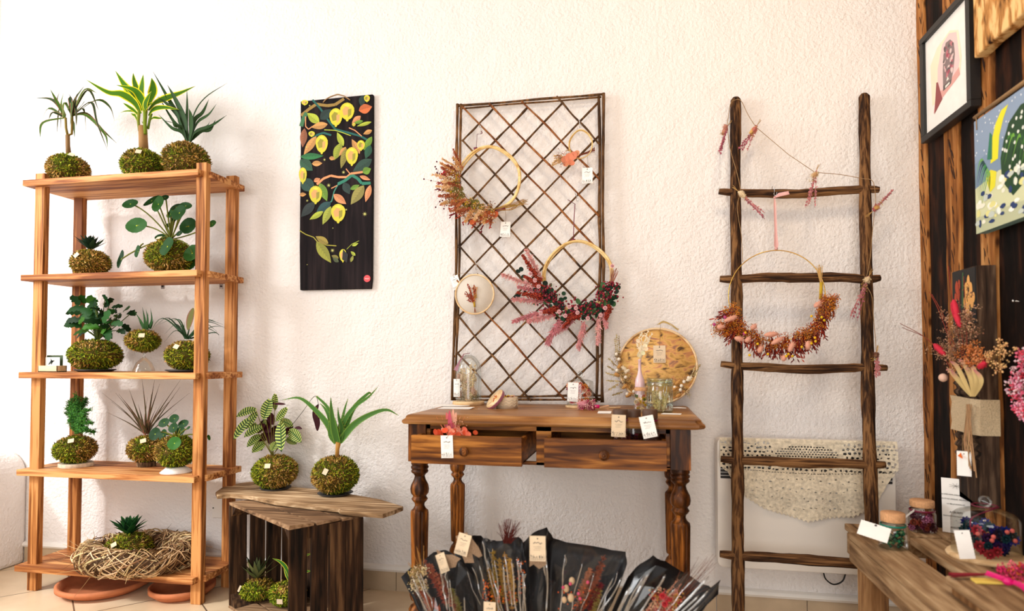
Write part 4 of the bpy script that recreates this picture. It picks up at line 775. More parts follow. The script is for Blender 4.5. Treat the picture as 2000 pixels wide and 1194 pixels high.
def strawflower(s, p, r, col, rn, c2=None):
    p = Vector(p)
    for ring in range(3):
        for i in range(9):
            a = i*.698+ring*.35; d = Vector((math.cos(a), -.3-.35*ring, math.sin(a))).normalized(); q = p+d*r*(.95-.25*ring); s.blade([p, p+d*r*.6, q], [r*.1, r*.26, r*.05], (0, -1, 0), jit(col, .12, rn), .2)
    s.oct(p+Vector((0, -r*.45, 0)), r*.25, c2 or col)
def hook(pt, parent, h=.03, name='metal_hook'):
    s = MB(); p = Vector(pt); s.tube(crom([p+Vector((-.004, .006, -.002)), p+Vector((-.005, -.002, .006)), p+Vector((0, -.005, .004)), p+Vector((.002, -.004, -h*.5)), p+Vector((0, -.006, -h)), p+Vector((.006, -.012, -h-.004)), p+Vector((.009, -.014, -h+.008))], 5), .0011, 5); return s.build(name, M['steel'], parent)
def label_tag(label, p, w, h, parent=None, rot=0, tilt=(0, -1, 0), mat='paper', string=None, lines=True, thing_=False):
    """deckle edged paper tag with a hole, lines of writing and a grass drawing"""
    p = Vector(p); n = Vector(tilt).normalized(); x = Vector((0, 0, 1)).cross(n); x = -x if x.x < 0 else x; x.normalize(); z = n.cross(x); z = z if z.z > 0 else -z
    x, z = x*math.cos(rot)-z*math.sin(rot), z*math.cos(rot)+x*math.sin(rot)
    f = lambda a, b, d=0: p+x*a*w/2+z*b*h/2+n*d
    pts = []; m = 9
    for i in range(m*2): pts.append((-1+2*i/(2*m), 1-(.03 if i % 2 else 0)))
    for i in range(m*2+4): pts.append((1-(.045 if i % 2 else 0), 1-2*i/(2*m+4)))
    for i in range(m*2): pts.append((1-2*i/(2*m), -1+(.03 if i % 2 else 0)))
    for i in range(m*2+4): pts.append((-1+(.045 if i % 2 else 0), -1+2*i/(2*m+4)))
    s = MB(); s.slab([f(a, b) for a, b in pts][::-1], -n*.0006); o = s.build('paper_tag' if parent is None else 'paper_tag', M[mat], parent)
    if label and parent is None: tag(o, label, 'tag')
    s = MB(); e = .0007; rn2 = random.Random(int(abs(p.x*1e4)))
    def line(a0, b0, a1, b1, t=.02): 
        dx, dz = (a1-a0)*w, (b1-b0)*h; L = math.hypot(dx, dz) or 1; ox, oz = -dz/L*t*w/2/(w/2), dx/L*t*w/2/(h/2)
        s.poly([f(a0+ox, b0+oz, e), f(a1+ox, b1+oz, e), f(a1-ox, b1-oz, e), f(a0-ox, b0-oz, e)])
    s.poly([f(.09*math.cos(i*.785), .78+.09*w/h*math.sin(i*.785), e) for i in range(8)])
    if lines:
        px_ = -.55; pz = .42
        for i in range(11): qx = px_+.1; qz = .42+rn2.uniform(-.09, .09); line(px_, pz, qx, qz, .03); px_, pz = qx, qz
        for r_, (l0, l1) in enumerate(((-.5, .5), (-.35, .4), (-.45, .3))):
            a = l0
            while a < l1: bb_ = a+rn2.uniform(.05, .16); line(a, .14-.13*r_, min(bb_, l1), .14-.13*r_, .018); a = bb_+.05
        for i in range(15):
            a = -.8+1.6*i/14; line(a, -.92, a+rn2.uniform(-.12, .12), -.92+rn2.uniform(.12, .5), .013)
            if i % 3 == 0: line(a-.03, -.66+rn2.uniform(-.08, .1), a+.03, -.64+rn2.uniform(-.08, .1), .05)
    s.build('printing', M['ink'], o)
    if string:
        s = MB(); s.tube(crom([f(0, .8, .001)]+[Vector(q) for q in string], 5), .0007, 4); s.build('string', M['cord'], o)
    return o
rn = random.Random(21)

# ------------------------------------------------------------------ wreaths hanging on the trellis
def hoop(mb, c, rx, rz, y, r, n=48, w=.003, col=None, gap=None):
    pts = [Vector((c.x+rx*math.cos(2*math.pi*i/n), y+w*math.sin(i*.4), c.z+rz*math.sin(2*math.pi*i/n)+w*math.cos(i*.5))) for i in range(n)]
    mb.tube(pts, r, 6, col, closed=True)
def tp(px, py, d=-.03): return T(px, py, d)
# A: left wreath
c = tp(953, 352); k = sz(c); t = thing('dried_flower_wreath', 'rattan hoop wreath with orange and rust dried flowers, upper left of the trellis', 'wreath', tuple(c), 'wreaths on the trellis')
s = MB(); hoop(s, c, 64*k, 65*k, c.y, .0052); s.build('rattan_hoop', M['rattan'], t); s = MB(); hoop(s, c+Vector((.002, .004, .001)), 61*k, 62*k, c.y+.004, .0048, w=.005); s.build('rattan_hoop', M['rattan'], t)
hook(tp(939, 248, -.012), t, .028)
s = MB(); s.tube([tp(936, 262, -.02), tp(932, 262, -.022), tp(930, 290, -.03)], .002, 5, flat=.5); s.tube(bez(tp(937, 262, -.02), tp(944, 262, -.03), tp(940, 256, -.03), 5), .0024, 4, flat=.4)
q = tp(929, 290); s.tube([q+Vector((-.007, 0, -.002)), q+Vector((.007, 0, 0))], .0065, 8); s.build('ribbon', M['burgundy'], t)
def arc(c, k, a0, a1, r0, rn, y):      # a point along the wreath arc, angle in degrees clockwise picture sense
    a = math.radians(rn.uniform(a0, a1)); r = (r0)*k; return Vector((c.x+math.cos(a)*r, y, c.z+math.sin(a)*r)), Vector((math.cos(a), 0, math.sin(a)))
M_ = []
s = MB()
for i in range(46):
    a = 155+i*2.7; p, d = arc(c, k, a-2, a+2, rn.choice((58, 68)), rn, c.y-rn.uniform(.006, .03)); tgt = (d*.8+Vector((-d.z, 0, d.x))*rn.uniform(-1.1, .2)+Vector((0, rn.uniform(-.9, .1), 0))); L = rn.uniform(18, 42)*k*(1 if a < 250 else .75)
    plume(s, p-d*.008, p+tgt.normalized()*L, .016, rn.choice([srgb(214, 160, 104), srgb(190, 112, 66), srgb(226, 184, 134), srgb(166, 90, 56)]), rn, 90, .02)
s.build('grass_plumes', M['petal'], t)
s = MB()
for i in range(14):
    a = 175+i*8; p, d = arc(c, k, a-3, a+3, 70, rn, c.y-.016); e = (d+Vector((-d.z, 0, d.x))*-.5).normalized(); sprig(s, p, p+e*rn.uniform(22, 38)*k, rn.choice([srgb(150, 44, 30), srgb(176, 60, 34), srgb(120, 26, 36)]), rn, 12, .014, .003)
s.build('rust_leaves', M['petal'], t)
s = MB()
for i in range(70): p, d = arc(c, k, 162, 284, rn.uniform(54, 86), rn, c.y-rn.uniform(.02, .045)); umbel(s, p, .017, rn.choice([srgb(232, 190, 150), srgb(204, 130, 80), srgb(216, 170, 40), srgb(246, 226, 200), srgb(150, 90, 50)]), rn, 20, .0023)
s.build('tiny_flowers', M['petal'], t)
s = MB()
for px_, py_, r in ((884, 370, 10), (890, 380, 12), (897, 370, 9), (902, 382, 8), (912, 396, 10), (920, 395, 9), (930, 398, 9), (918, 402, 10), (940, 404, 8), (877, 360, 8), (892, 362, 7)): roundleaf(s, tp(px_, py_, -.06), r*k, srgb(116, 104, 46), rn)
for px_, py_, r in ((956, 420, 8), (966, 420, 9), (948, 428, 9), (940, 424, 8), (930, 430, 8), (922, 434, 6)): roundleaf(s, tp(px_, py_, -.055), r*k, srgb(196, 92, 50), rn)
for px_, py_, r in ((864, 344, 8), (872, 348, 7), (869, 338, 6)): roundleaf(s, tp(px_, py_, -.06), r*k, srgb(176, 30, 44), rn)
s.build('round_leaves', M['petal'], t)
s = MB()
for px_, py_ in ((828, 350), (842, 353), (850, 326), (852, 330), (854, 337), (853, 316), (889, 303), (886, 313), (895, 314), (851, 405), (872, 401), (859, 394), (867, 408), (876, 395), (912, 391), (864, 392), (866, 370), (871, 372), (874, 385)): berry(s, tp(px_, py_, -.05), 1.7*k, srgb(90, 20, 44), rn); s.tube([tp(px_, py_, -.05), tp(880, 360, -.03)], .0003, 3, srgb(120, 90, 60), False)
for i in range(26): p, d = arc(c, k, 160, 285, rn.uniform(56, 84), rn, c.y-.03); berry(s, p, 2.0*k, srgb(216, 180, 30), rn)
s.build('berries', M['petal'], t)
s = MB()
for i in range(22): s.tube([tp(952, 412, -.035), tp(985+rn.uniform(0, 20), 406+rn.uniform(-6, 6), -.035), tp(1012+rn.uniform(0, 20), 397+rn.uniform(-8, 6), -.035+rn.uniform(-.01, .01))], .0009, 4, jit(srgb(180, 136, 70), .3, rn), False)
s.build('stalks', M['petal'], t)
s = MB(); s.tube([tp(967, 412), tp(987, 407)], .0065, 8); s.build('ribbon', M['burgundy'], t)
label_tag(None, tp(987, 448, -.02), 20*k, 30*k, t, .05, string=[tp(988, 425, -.02), tp(987, 410, -.03)])
# B: small ring
c = tp(1134, 282); k = sz(c); t = thing('dried_flower_wreath', 'smallest rattan ring with peach petals and grasses, upper right of the trellis', 'wreath', tuple(c), 'wreaths on the trellis')
s = MB(); hoop(s, c, 23*k, 28*k, c.y, .0022, w=.0015); s.build('rattan_hoop', M['rattan'], t); s = MB(); hoop(s, c+Vector((0, .004, -.001)), 22*k, 27*k, c.y+.004, .002, w=.002); s.build('rattan_hoop', M['rattan'], t)
hook(tp(1132, 238, -.012), t, .024)
s = MB()
for i in range(5): plume(s, tp(1110, 308), tp(1080-rn.uniform(-3, 3), 304+i*5, -.05), .012, srgb(208, 170, 120), rn, 36, .02)
s.build('grass_plumes', M['petal'], t); s = MB()
for px_, py_, r in ((1104, 312, 8), (1112, 308, 9), (1120, 304, 8), (1126, 300, 7), (1106, 320, 7), (1116, 318, 7)): roundleaf(s, tp(px_, py_, -.05), r*k, srgb(222, 140, 104), rn)
s.build('round_leaves', M['petal'], t); s = MB()
for px_, py_ in ((1098, 300), (1094, 310), (1106, 300), (1110, 324), (1100, 320), (1108, 294), (1092, 304)): umbel(s, tp(px_, py_, -.05), .011, rn.choice([srgb(200, 150, 50), srgb(120, 50, 70), srgb(190, 100, 60)]), rn, 16)
s.build('tiny_flowers', M['petal'], t); s = MB()
for i in range(12): s.tube([tp(1118, 310), tp(1140, 300+rn.uniform(-2, 2)), tp(1162, 292+rn.uniform(-4, 5))], .0008, 4, jit(srgb(130, 70, 50), .3, rn), False)
s.build('stalks', M['petal'], t)
label_tag(None, tp(1147, 343, -.02), 21*k, 31*k, t, 0, string=[tp(1148, 322, -.02), tp(1147, 300, -.03)])
# C: big lower right wreath
c = tp(1128, 540); k = sz(c); t = thing('dried_flower_wreath', 'large hoop wreath with pink pampas plumes and burgundy berries, lower right of the trellis', 'wreath', tuple(c), 'wreaths on the trellis')
s = MB(); hoop(s, c, 68*k, 68*k, c.y, .005); s.build('rattan_hoop', M['rattan'], t); s = MB(); hoop(s, c+Vector((0, .005, .002)), 65*k, 65*k, c.y+.005, .0046, w=.005); s.build('rattan_hoop', M['rattan'], t)
hook(tp(1126, 380, -.012), t, .026)
s = MB(); s.tube([tp(1123, 398, -.025), tp(1121, 430, -.03), tp(1120, 470, -.03)], .002, 5, flat=.5); s.tube(bez(tp(1122, 398, -.02), tp(1114, 394, -.03), tp(1109, 390, -.03), 5), .003, 4, flat=.4)
q = tp(1120, 470); s.tube([q+Vector((-.008, 0, 0)), q+Vector((.008, 0, 0))], .0065, 8); s.build('ribbon', M['burgundy'], t)
PK = [srgb(206, 140, 138), srgb(190, 116, 120), srgb(214, 156, 150)]
for a, b, w in (((1058, 545), (1026, 486), .02), ((1056, 566), (978, 536), .024), ((1062, 590), (1000, 585), .022), ((1072, 606), (1000, 630), .024), ((1095, 622), (1068, 672), .026), ((1085, 615), (1030, 628), .022), ((1142, 628), (1130, 682), .024), ((1170, 620), (1168, 674), .02), ((1120, 625), (1085, 650), .022), ((1180, 610), (1184, 640), .018), ((1066, 575), (1010, 560), .018)):
    s = MB(); plume(s, tp(*a, -.045), tp(*b, -.06), w, rn.choice(PK), rn, 260, .03); s.build('pampas_plume', M['petal'], t)
s = MB()
for a, b in (((1052, 548), (1020, 498)), ((1056, 560), (1024, 540)), ((1058, 580), (1010, 572)), ((1120, 615), (1100, 640)), ((1190, 600), (1184, 624)), ((1085, 604), (1060, 612)), ((1130, 616), (1112, 622))): spike(s, tp(*a, -.06), tp(*b, -.065), 10*k, srgb(158, 56, 36), rn, 260)
s.build('amaranth_spikes', M['petal'], t)
s = MB(); rnc = random.Random(4)
for i in range(210):
    a = math.radians(rnc.uniform(192, 345)); r = rnc.gauss(72, 9)*k; p = Vector((c.x+math.cos(a)*r, c.y-rnc.uniform(.005, .035), c.z+math.sin(a)*r)); roundleaf(s, p, rnc.uniform(3, 6)*k, rnc.choice([srgb(30, 62, 40), srgb(24, 40, 30), srgb(54, 88, 50)]), rnc)
for px_, py_ in ((1012, 530), (1018, 526), (1022, 540), (1008, 580), (1013, 576), (1026, 572)): roundleaf(s, tp(px_, py_, -.06), 5*k, srgb(24, 46, 36), rnc)
s.build('eucalyptus_leaves', M['petal'], t)
s = MB()
for i in range(420):
    a = math.radians(rnc.uniform(195, 348)); r = rnc.gauss(70, 10)*k; p = Vector((c.x+math.cos(a)*r, c.y-rnc.uniform(.02, .045), c.z+math.sin(a)*r)); berry(s, p, rnc.uniform(1.2, 2.3)*k, rnc.choice([srgb(130, 28, 50), srgb(96, 16, 36), srgb(160, 48, 60)]), rnc)
s.build('berries', M['petal'], t)
s = MB()
for px_, py_ in ((1045, 548), (1052, 560), (1036, 535), (1112, 600), (1125, 602), (1128, 611), (1104, 617), (1092, 609), (1173, 616), (1182, 602), (1056, 612), (1148, 622), (1196, 520)): strawflower(s, tp(px_, py_, -.075), 5*k, srgb(240, 190, 190), rnc)
s.build('straw_flowers', M['petal'], t)
s = MB()
for i in range(14): s.tube([tp(1183, 580, -.04), tp(1192+rn.uniform(-2, 2), 560, -.035), tp(1200+rn.uniform(-7, 9), 526+rn.uniform(-3, 10), -.04)], .001, 4, jit(srgb(150, 96, 80), .3, rn), False)
s.build('stalks', M['petal'], t); s = MB(); s.tube([tp(1187, 570, -.035), tp(1192, 560, -.035)], .007, 8); s.build('ribbon', M['burgundy'], t)
# D: embroidery hoop
c = tp(927, 575); k = sz(c); t = thing('embroidery_hoop', 'pale linen embroidery hoop with a tiny orange dried bouquet on the trellis', 'hoop', tuple(c))
s = MB(); hoop(s, c, 38.5*k, 38.5*k, c.y, .0035, w=0); s.build('wooden_ring', M['palewood'], t)
s = MB(); s.lathe([(.001, 0), (38*k, 0), (38*k, .002), (.001, .002)], (c.x, c.y+.002, c.z), 40, M=Matrix.Rotation(math.pi/2, 4, 'X')); s.build('linen', M['linen'], t)
s = MB(); q = tp(929, 535); s.tube([q+Vector((-.009, 0, 0)), q+Vector((.011, 0, 0))], .0014, 6); s.tube([q+Vector((-.005, 0, -.003)), q+Vector((-.005, 0, .003))], .003, 6); s.tube([q+Vector((.004, 0, -.003)), q+Vector((.004, 0, .003))], .003, 6); s.build('tension_screw', M['steel'], t)
hook(tp(930, 516, -.012), t, .022)
s = MB()
for i in range(9): x = 920+rn.uniform(-8, 12); plume(s, tp(926, 594, -.034), tp(x, 553+rn.uniform(0, 12), -.04), .008, rn.choice([srgb(190, 90, 44), srgb(214, 160, 110), srgb(160, 60, 34)]), rn, 40, 0)
for i in range(5): sprig(s, tp(923, 590, -.036), tp(908+i*3, 575+rn.uniform(-6, 12), -.04), srgb(150, 60, 36), rn, 10, .009, .002)
umbel(s, tp(929, 579, -.045), .01, srgb(216, 160, 40), rn, 26); umbel(s, tp(924, 564, -.045), .012, srgb(200, 100, 50), rn, 30)
s.tube([tp(926, 590, -.035), tp(927, 600, -.035)], .004, 6, srgb(190, 150, 40))
for i in range(5): s.tube([tp(927, 600, -.035), tp(926+i, 611, -.036)], .0007, 4, srgb(150, 90, 60), False)
s.build('dried_bouquet', M['petal'], t)
label_tag(None, tp(890, 552, -.012), 17*k, 28*k, t, -.3, string=[tp(886, 536, -.012), tp(905, 534, -.03), tp(929, 537, -.032)])

# ------------------------------------------------------------------ table
tb = thing('side_table', 'antique brown wooden side table with turned legs and two open drawers', 'table', (-.3, -.32, 0))
TX0, TX1, TY0, TY1, TZ = -.78, .20, -.605, -.03, .812
s = MB(); ov = [(TX0+.03, TY0), (TX1-.03, TY0), (TX1, TY0+.03), (TX1, TY1), (TX0, TY1), (TX0, TY0+.03)]
ov = [(TX0, TY0), (TX1-.02, TY0), (TX1, TY0+.02), (TX1, TY1), (TX0, TY1)]
def inset(o, d):
    cx = (TX0+TX1)/2; cy = (TY0+TY1)/2; return [(x+(d if x < cx else -d), y+(d if y < cy else 0)) for x, y in o]
s.rings([[(x, y, z) for x, y in inset(ov, d)] for d, z in ((.012, .779), (.004, .781), (0, .787), (.001, .793), (.006, .797), (.008, .798), (.011, .803), (.011, .806), (.016, .81), (.024, TZ))], smooth=False); s.build('tabletop', M['table_top'], tb)
prof = [(.012, 0), (.022, .01), (.03, .03), (.03, .045), (.018, .065), (.016, .09), (.022, .105), (.03, .125), (.036, .145), (.037, .155), (.026, .17), (.017, .178), (.021, .186), (.03, .196), (.034, .21), (.032, .228), (.022, .243), (.018, .25), (.017, .258), (.028, .26), (.0285, .264)]
prof = [(.010, 0), (.02, .01), (.034, .14), (.036, .152), (.03, .163), (.02, .170), (.018, .176), (.028, .184), (.033, .2), (.033, .215), (.026, .232), (.018, .242), (.018, .25), (.026, .252), (.027, .262)]
prof += [(.027+.0035*i/10, .262+.212*i/10) for i in range(11)]
prof += [(.029, .483), (.021, .49), (.016, .5), (.017, .508), (.024, .516), (.028, .522), (.024, .528), (.022, .532), (.030, .542), (.032, .556), (.029, .57), (.02, .588), (.017, .6), (.0215, .607), (.028, .612), (.0295, .617), (.026, .622), (.030, .627), (.030, .632), (.026, .636), (.0295, .64), (.0295, .655)]
LX = (-.735, .125); LYY = (-.55, -.085)
for x in LX:
    for y in LYY:
        s = MB(); s.lathe(prof, (x, y, 0), 36, flute=(.263, .476)); s.box((x-.031, y-.031, .652), (x+.031, y+.031, .779)); s.build('leg', M['table_z'], tb, bevel=.001)
s = MB(); s.box((LX[0]+.031, -.572, .762), (LX[1]-.031, -.552, .779)); s.box((LX[0]+.031, -.572, .652), (LX[1]-.031, -.552, .662)); s.box((-.33, -.572, .652), (-.28, -.552, .779)); s.box((LX[0]+.031, -.572, .655), (LX[0]+.045, -.552, .779)); s.box((LX[1]-.045, -.572, .655), (LX[1]-.031, -.552, .779)); s.build('front_rail', M['table'], tb, bevel=.001)
s = MB(); s.box((LX[0]+.0, -.11, .655), (LX[1], -.09, .779)); s.build('back_apron', M['table'], tb)
for x in LX: s = MB(); s.box((x-.02, -.52, .655), (x+.0, -.11, .779)); s.build('side_apron', M['table'], tb)
# drawers pulled out a little
for i, (a, b, ff) in enumerate((((803, 852), (1020, 1040), 0), ((1061, 850), (1303, 1302), 1))):
    pass
def drawer(x0, x1, yf_, yaw, z0=.668, z1=.752):
    d = MB(); cx = (x0+x1)/2; Fm = Matrix.Translation((cx, yf_, 0)) @ Matrix.Rotation(yaw, 4, 'Z'); w = (x1-x0)/2; D = .36
    b = MB(); b.box((-w, 0, z0-.006), (w, .02, z1), fr=Fm); b.box((-w, .02, z0), (-w+.012, D, z1-.004), fr=Fm); b.box((w-.012, .02, z0), (w, D, z1-.004), fr=Fm); b.box((-w, D-.012, z0), (w, D, z1-.004), fr=Fm); b.box((-w, .02, z0), (w, D, z0+.006), fr=Fm)
    o = b.build('drawer', M['table'], tb, bevel=.001); k_ = MB(); R2 = Matrix.Rotation(math.pi/2, 4, 'X'); kz = (z0+z1)/2-.004
    k_.lathe([(.006, 0), (.006, .006), (.008, .01), (.0145, .013), (.0155, .018), (.013, .022), (.0105, .021), (.010, .024), (.006, .025), (.005, .023), (.0035, .026), (.001, .027)], Fm @ Vector((-.02 if yaw > 0 else 0, 0, kz)), 24, M=Fm.to_3x3().to_4x4() @ R2); k_.build('knob', M['table_z'], o); return Fm
a = P(804, 852, -.64); b = P(1020, 852, -.64); D1_ = drawer(-.722, -.36, -.672, 0)
a2 = P(1061, 852, -.64); b2 = P(1302, 852, -.64); D2_ = drawer(-.29, .08, -.668, 0)

# ------------------------------------------------------------------ things on the table
def onx(px, y, z=TZ):
    x = P(px, 700, y).x
    for _ in range(3): x = P(px, pixy((x, y, z)), y).x
    return Vector((x, y, z))
def RX(a=math.pi/2): return Matrix.Rotation(a, 4, 'X')
# glass dome
c = onx(915, -.12); k = sz(c); t = thing('glass_dome', 'tall glass dome on a wooden base filled with beige dried flowers, left on the table', 'dome', tuple(c))
s = MB(); s.lathe([(.001, 0), (31*k, 0), (31*k, 6*k), (30*k, 7*k), (.001, 7*k)], c, 36); s.build('wooden_base', M['palewood'] , t)
s = MB(); r = 25*k; h = 96*k; s.lathe([(r, 7*k), (r, 7*k+h*.62)]+[(r*math.cos(a), 7*k+h*.62+r*1.25*math.sin(a)) for a in [i*math.pi/2/9 for i in range(1, 9)]]+[(.002, 7*k+h*.62+r*1.25)], c, 40, caps=False); s.build('dome', M['glass'], t)
s = MB()
for i in range(16): x, y_ = rn.uniform(-14, 14), rn.uniform(-.03, .03); top = rn.uniform(40, 84); plume(s, c+Vector((x*k*.5, y_*.5, 8*k)), c+Vector((x*k*1.1, y_, top*k)), .013, rn.choice([srgb(232, 208, 166), srgb(242, 224, 190), srgb(214, 188, 150)]), rn, 60, 0)
s.build('dried_grasses', M['petal'], t); s = MB()
for i in range(16): p = c+Vector((rn.uniform(-17, 17)*k, rn.uniform(-.035, .02), rn.uniform(10, 50)*k)); bunnytail(s, p, p+Vector((rn.uniform(-4, 4), 0, 14))*k, 8*k, rn.choice([srgb(224, 196, 160), srgb(232, 212, 180), srgb(206, 166, 144)]), rn)
for i in range(26): umbel(s, c+Vector((rn.uniform(-18, 18)*k, rn.uniform(-.035, .03), rn.uniform(9, 26)*k)), .013, rn.choice([srgb(150, 140, 100), srgb(190, 170, 130)]), rn, 18)
s.build('dried_flowers', M['petal'], t)
s = MB(); s.blade([P(918, 690, -.1), P(906, 692, -.14), P(897, 708, -.155), P(890, 724, -.16)], [.0012, .0018, .003, .009], (0, -1, 0), None, .3); s.build('ribbon', M['mauve'], t)
label_tag(None, P(892, 758, -.16), 13*k, 35*k, t, 0, string=[P(891, 735, -.16), P(892, 722, -.155)])
# papers
s = MB(); pts = []
for i in range(24): a = i*math.pi/12; p = onx(882+36*math.cos(a), -.185); pts.append(Vector((p.x, -.19+.055*math.sin(a)*(1+.06*(i % 2)), TZ+.001)))
s.slab(pts, (0, 0, .0006)); tag(s.build('paper_doily', M['paper']), 'round white paper doily lying at the left end of the table', 'paper')
for i in range(3):
    a, b = onx(861, -.33), onx(921, -.33); s = MB(); d = .004*i; s.slab([(a.x+d, -.37, TZ+.001+.0012*i), (b.x+d, -.365, TZ+.001+.0012*i), (b.x-.004+d, -.30, TZ+.001+.0012*i), (a.x+.006, -.305-d, TZ+.001+.0012*i)], (0, 0, .001))
    tag(s.build('paper_card', M['paper']), ('white card at the bottom of the small pile near the left table edge', 'white card in the middle of the small pile near the left table edge', 'white card on top of the small pile near the left table edge')[i], 'card', 'cards piled on the table')
# round box and lid
c = onx(990, -.27); k = sz(c); t = thing('round_box', 'small round box wrapped in cream lace, open on the table', 'box', tuple(c))
s = MB(); r = 21*k; s.lathe([(.001, 0), (r, 0), (r, 22*k), (r*.93, 22*k), (r*.93, 5*k), (.001, 5*k)], c, 32); s.build('box_body', M['cream'], t)
s = MB()
for row in range(3): s.tube([c+Vector((math.cos(a)*(r+.0006), math.sin(a)*(r+.0006), (6+5*row+1.6*math.sin(a*12))*k)) for a in [i*math.pi/40 for i in range(80)]], .0009, 4, closed=True)
s.build('lace_trim', M['lace'], t); s = MB()
for i in range(30): s.oct(c+Vector((rn.uniform(-.6, .6)*r, rn.uniform(-.6, .6)*r, (20+rn.uniform(0, 4))*k)), .0045, rn.choice([srgb(236, 196, 30), srgb(226, 170, 150), srgb(120, 40, 70)]))
s.build('petals', M['petal'], t)
c2 = onx(970, -.30)+Vector((0, 0, .03)); t = thing('box_lid', 'round box lid with a mauve ribbon rim leaning on the small lace box', 'lid', (c2.x, c2.y, TZ))
Mx = (Matrix.Rotation(math.radians(-30), 4, 'Y') @ Matrix.Rotation(math.radians(62), 4, 'X')); Mx = Vector((-.62, -.45, .62)).to_track_quat('Z', 'Y').to_matrix().to_4x4()
s = MB(); r = 22*k; s.lathe([(.001, .0), (r, 0), (r, .012), (.001, .012)], c2, 32, M=Mx); s.build('lid_top', M['palewood'], t); s = MB(); s.lathe([(r+.0005, .0005), (r+.001, .0015), (r+.001, .0105), (r+.0005, .0115)], c2, 32, caps=False, M=Mx); s.build('ribbon', M['mauve'], t)
s = MB(); 
for i in range(14): s.oct(c2+Mx.to_3x3() @ Vector((rn.uniform(-.014, .014), rn.uniform(-.014, .014), .013)), .003, rn.choice([srgb(226, 150, 60), srgb(190, 70, 60)]))
s.build('pressed_petals', M['petal'], t)
# glass bell jar with petals
c = onx(1133, -.17); k = sz(c); t = thing('bell_jar', 'glass bell jar with a round knob filled with pink and peach dried petals', 'jar', tuple(c))
s = MB(); r = 26*k; s.lathe([(r, 0), (r, 46*k), (r*.97, 50*k), (r*.8, 53*k), (r*.3, 55*k), (3*k, 57*k), (3*k, 59*k)], c, 36, caps=False); s.ell(c+Vector((0, 0, 64*k)), 5.5*k, 14, 10); s.build('jar_glass', M['glass'], t)
s = MB(); s.lathe([(.001, 0), (r*1.1, 0), (r*1.1, 3*k), (.001, 3*k)], c, 30); s.build('base', M['palewood'], t)
s = MB()
for i in range(34): p = c+Vector((rn.uniform(-.75, .75)*r, rn.uniform(-.7, .5)*r, rn.uniform(6, 44)*k)); strawflower(s, p, rn.uniform(5, 9)*k, rn.choice([srgb(236, 172, 140), srgb(206, 70, 80), srgb(226, 110, 70), srgb(150, 30, 60), srgb(240, 190, 160), srgb(220, 140, 60)]), rn)
s.build('dried_petals', M['petal'], t)
label_tag(None, P(1119, 766, -.23), 21*k, 37*k, t, .04, string=[P(1122, 742, -.22), P(1124, 732, -.2)])
# pink bunch, card, wooden strip
a, b = onx(1130, -.30), onx(1182, -.30); t = thing('dried_flower_bunch', 'small bunch of pink dried flowers tied with magenta ribbon lying on the table', 'bouquet', tuple((a+b)/2)); k = sz(a)
s = MB()
for i in range(34): umbel(s, a+Vector((rn.uniform(0, 30)*k, rn.uniform(-.02, .02), rn.uniform(3, 17)*k)), .009, rn.choice([srgb(226, 150, 160), srgb(206, 90, 120), srgb(240, 190, 180), srgb(170, 40, 80)]), rn, 20, .0022)
for i in range(7): bunnytail(s, a+Vector((24*k, 0, 8*k)), a+Vector((rn.uniform(-4, 12)*k, rn.uniform(-.02, .02), rn.uniform(4, 16)*k)), 7*k, srgb(222, 150, 160), rn)
s.build('flower_heads', M['petal'], t); s = MB()
for i in range(14): s.tube([a+Vector((30*k, 0, 7*k)), b+Vector((-10*k, 0, 6*k)), b+Vector((rn.uniform(0, 8)*k, rn.uniform(-.012, .012), rn.uniform(2, 10)*k))], .0009, 4, jit(srgb(216, 170, 130), .2, rn), False)
s.build('stalks', M['petal'], t); s = MB(); s.tube([onx(1159, -.30)+Vector((0, 0, 7*k)), onx(1171, -.30)+Vector((0, 0, 7*k))], .0065, 10); s.build('ribbon', M['magenta'], t)
a, b = onx(1168, -.42), onx(1194, -.42); s = MB(); s.slab([(a.x, -.45, TZ+.001), (b.x, -.45, TZ+.001), (b.x, -.40, TZ+.004), (a.x, -.40, TZ+.004)], (0, 0, .0012)); tag(s.build('paper_card', M['paper']), 'small white card in front of the pink flower bunch on the table', 'card')
a, b = onx(1160, -.24), onx(1210, -.19); t = s = MB(); s.slab([a+Vector((0, -.012, .001)), b+Vector((0, -.012, .001)), b+Vector((.006, 0, .001)), b+Vector((0, .014, .001)), a+Vector((0, .014, .001))], (0, 0, .003)); o = tag(s.build('wooden_plant_marker', M['palewood'], bevel=.0005), 'flat pale wooden plant marker lying behind the pink flower bunch', 'plant marker')
s = MB(); [s.box((b.x-.03+.008*i, b.y, TZ+.0041), (b.x-.0285+.008*i, b.y+.0015, TZ+.0043)) for i in range(3)]; s.build('dots', M['ink'], o)
# round hoop filled with a sandy stone wall pattern, leaning on the wall
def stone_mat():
    m, nt, b = newmat('stone_wall_pattern'); N = nt.nodes.new; L = nt.links.new; tc = N('ShaderNodeTexCoord'); mp = N('ShaderNodeMapping'); mp.inputs['Scale'].default_value = (24, 24, 46); L(tc.outputs['Object'], mp.inputs['Vector'])
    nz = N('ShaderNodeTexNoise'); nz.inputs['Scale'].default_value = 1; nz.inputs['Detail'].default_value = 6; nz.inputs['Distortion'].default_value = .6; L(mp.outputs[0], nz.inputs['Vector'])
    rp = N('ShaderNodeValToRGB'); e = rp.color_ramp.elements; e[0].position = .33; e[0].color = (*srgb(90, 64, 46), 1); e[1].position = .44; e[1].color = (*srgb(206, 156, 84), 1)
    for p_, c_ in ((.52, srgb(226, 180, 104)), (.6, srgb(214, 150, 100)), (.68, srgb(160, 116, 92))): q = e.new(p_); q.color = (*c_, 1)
    L(nz.outputs['Fac'], rp.inputs['Fac']); L(rp.outputs['Color'], b.inputs['Base Color']); b.inputs['Roughness'].default_value = .7; return m
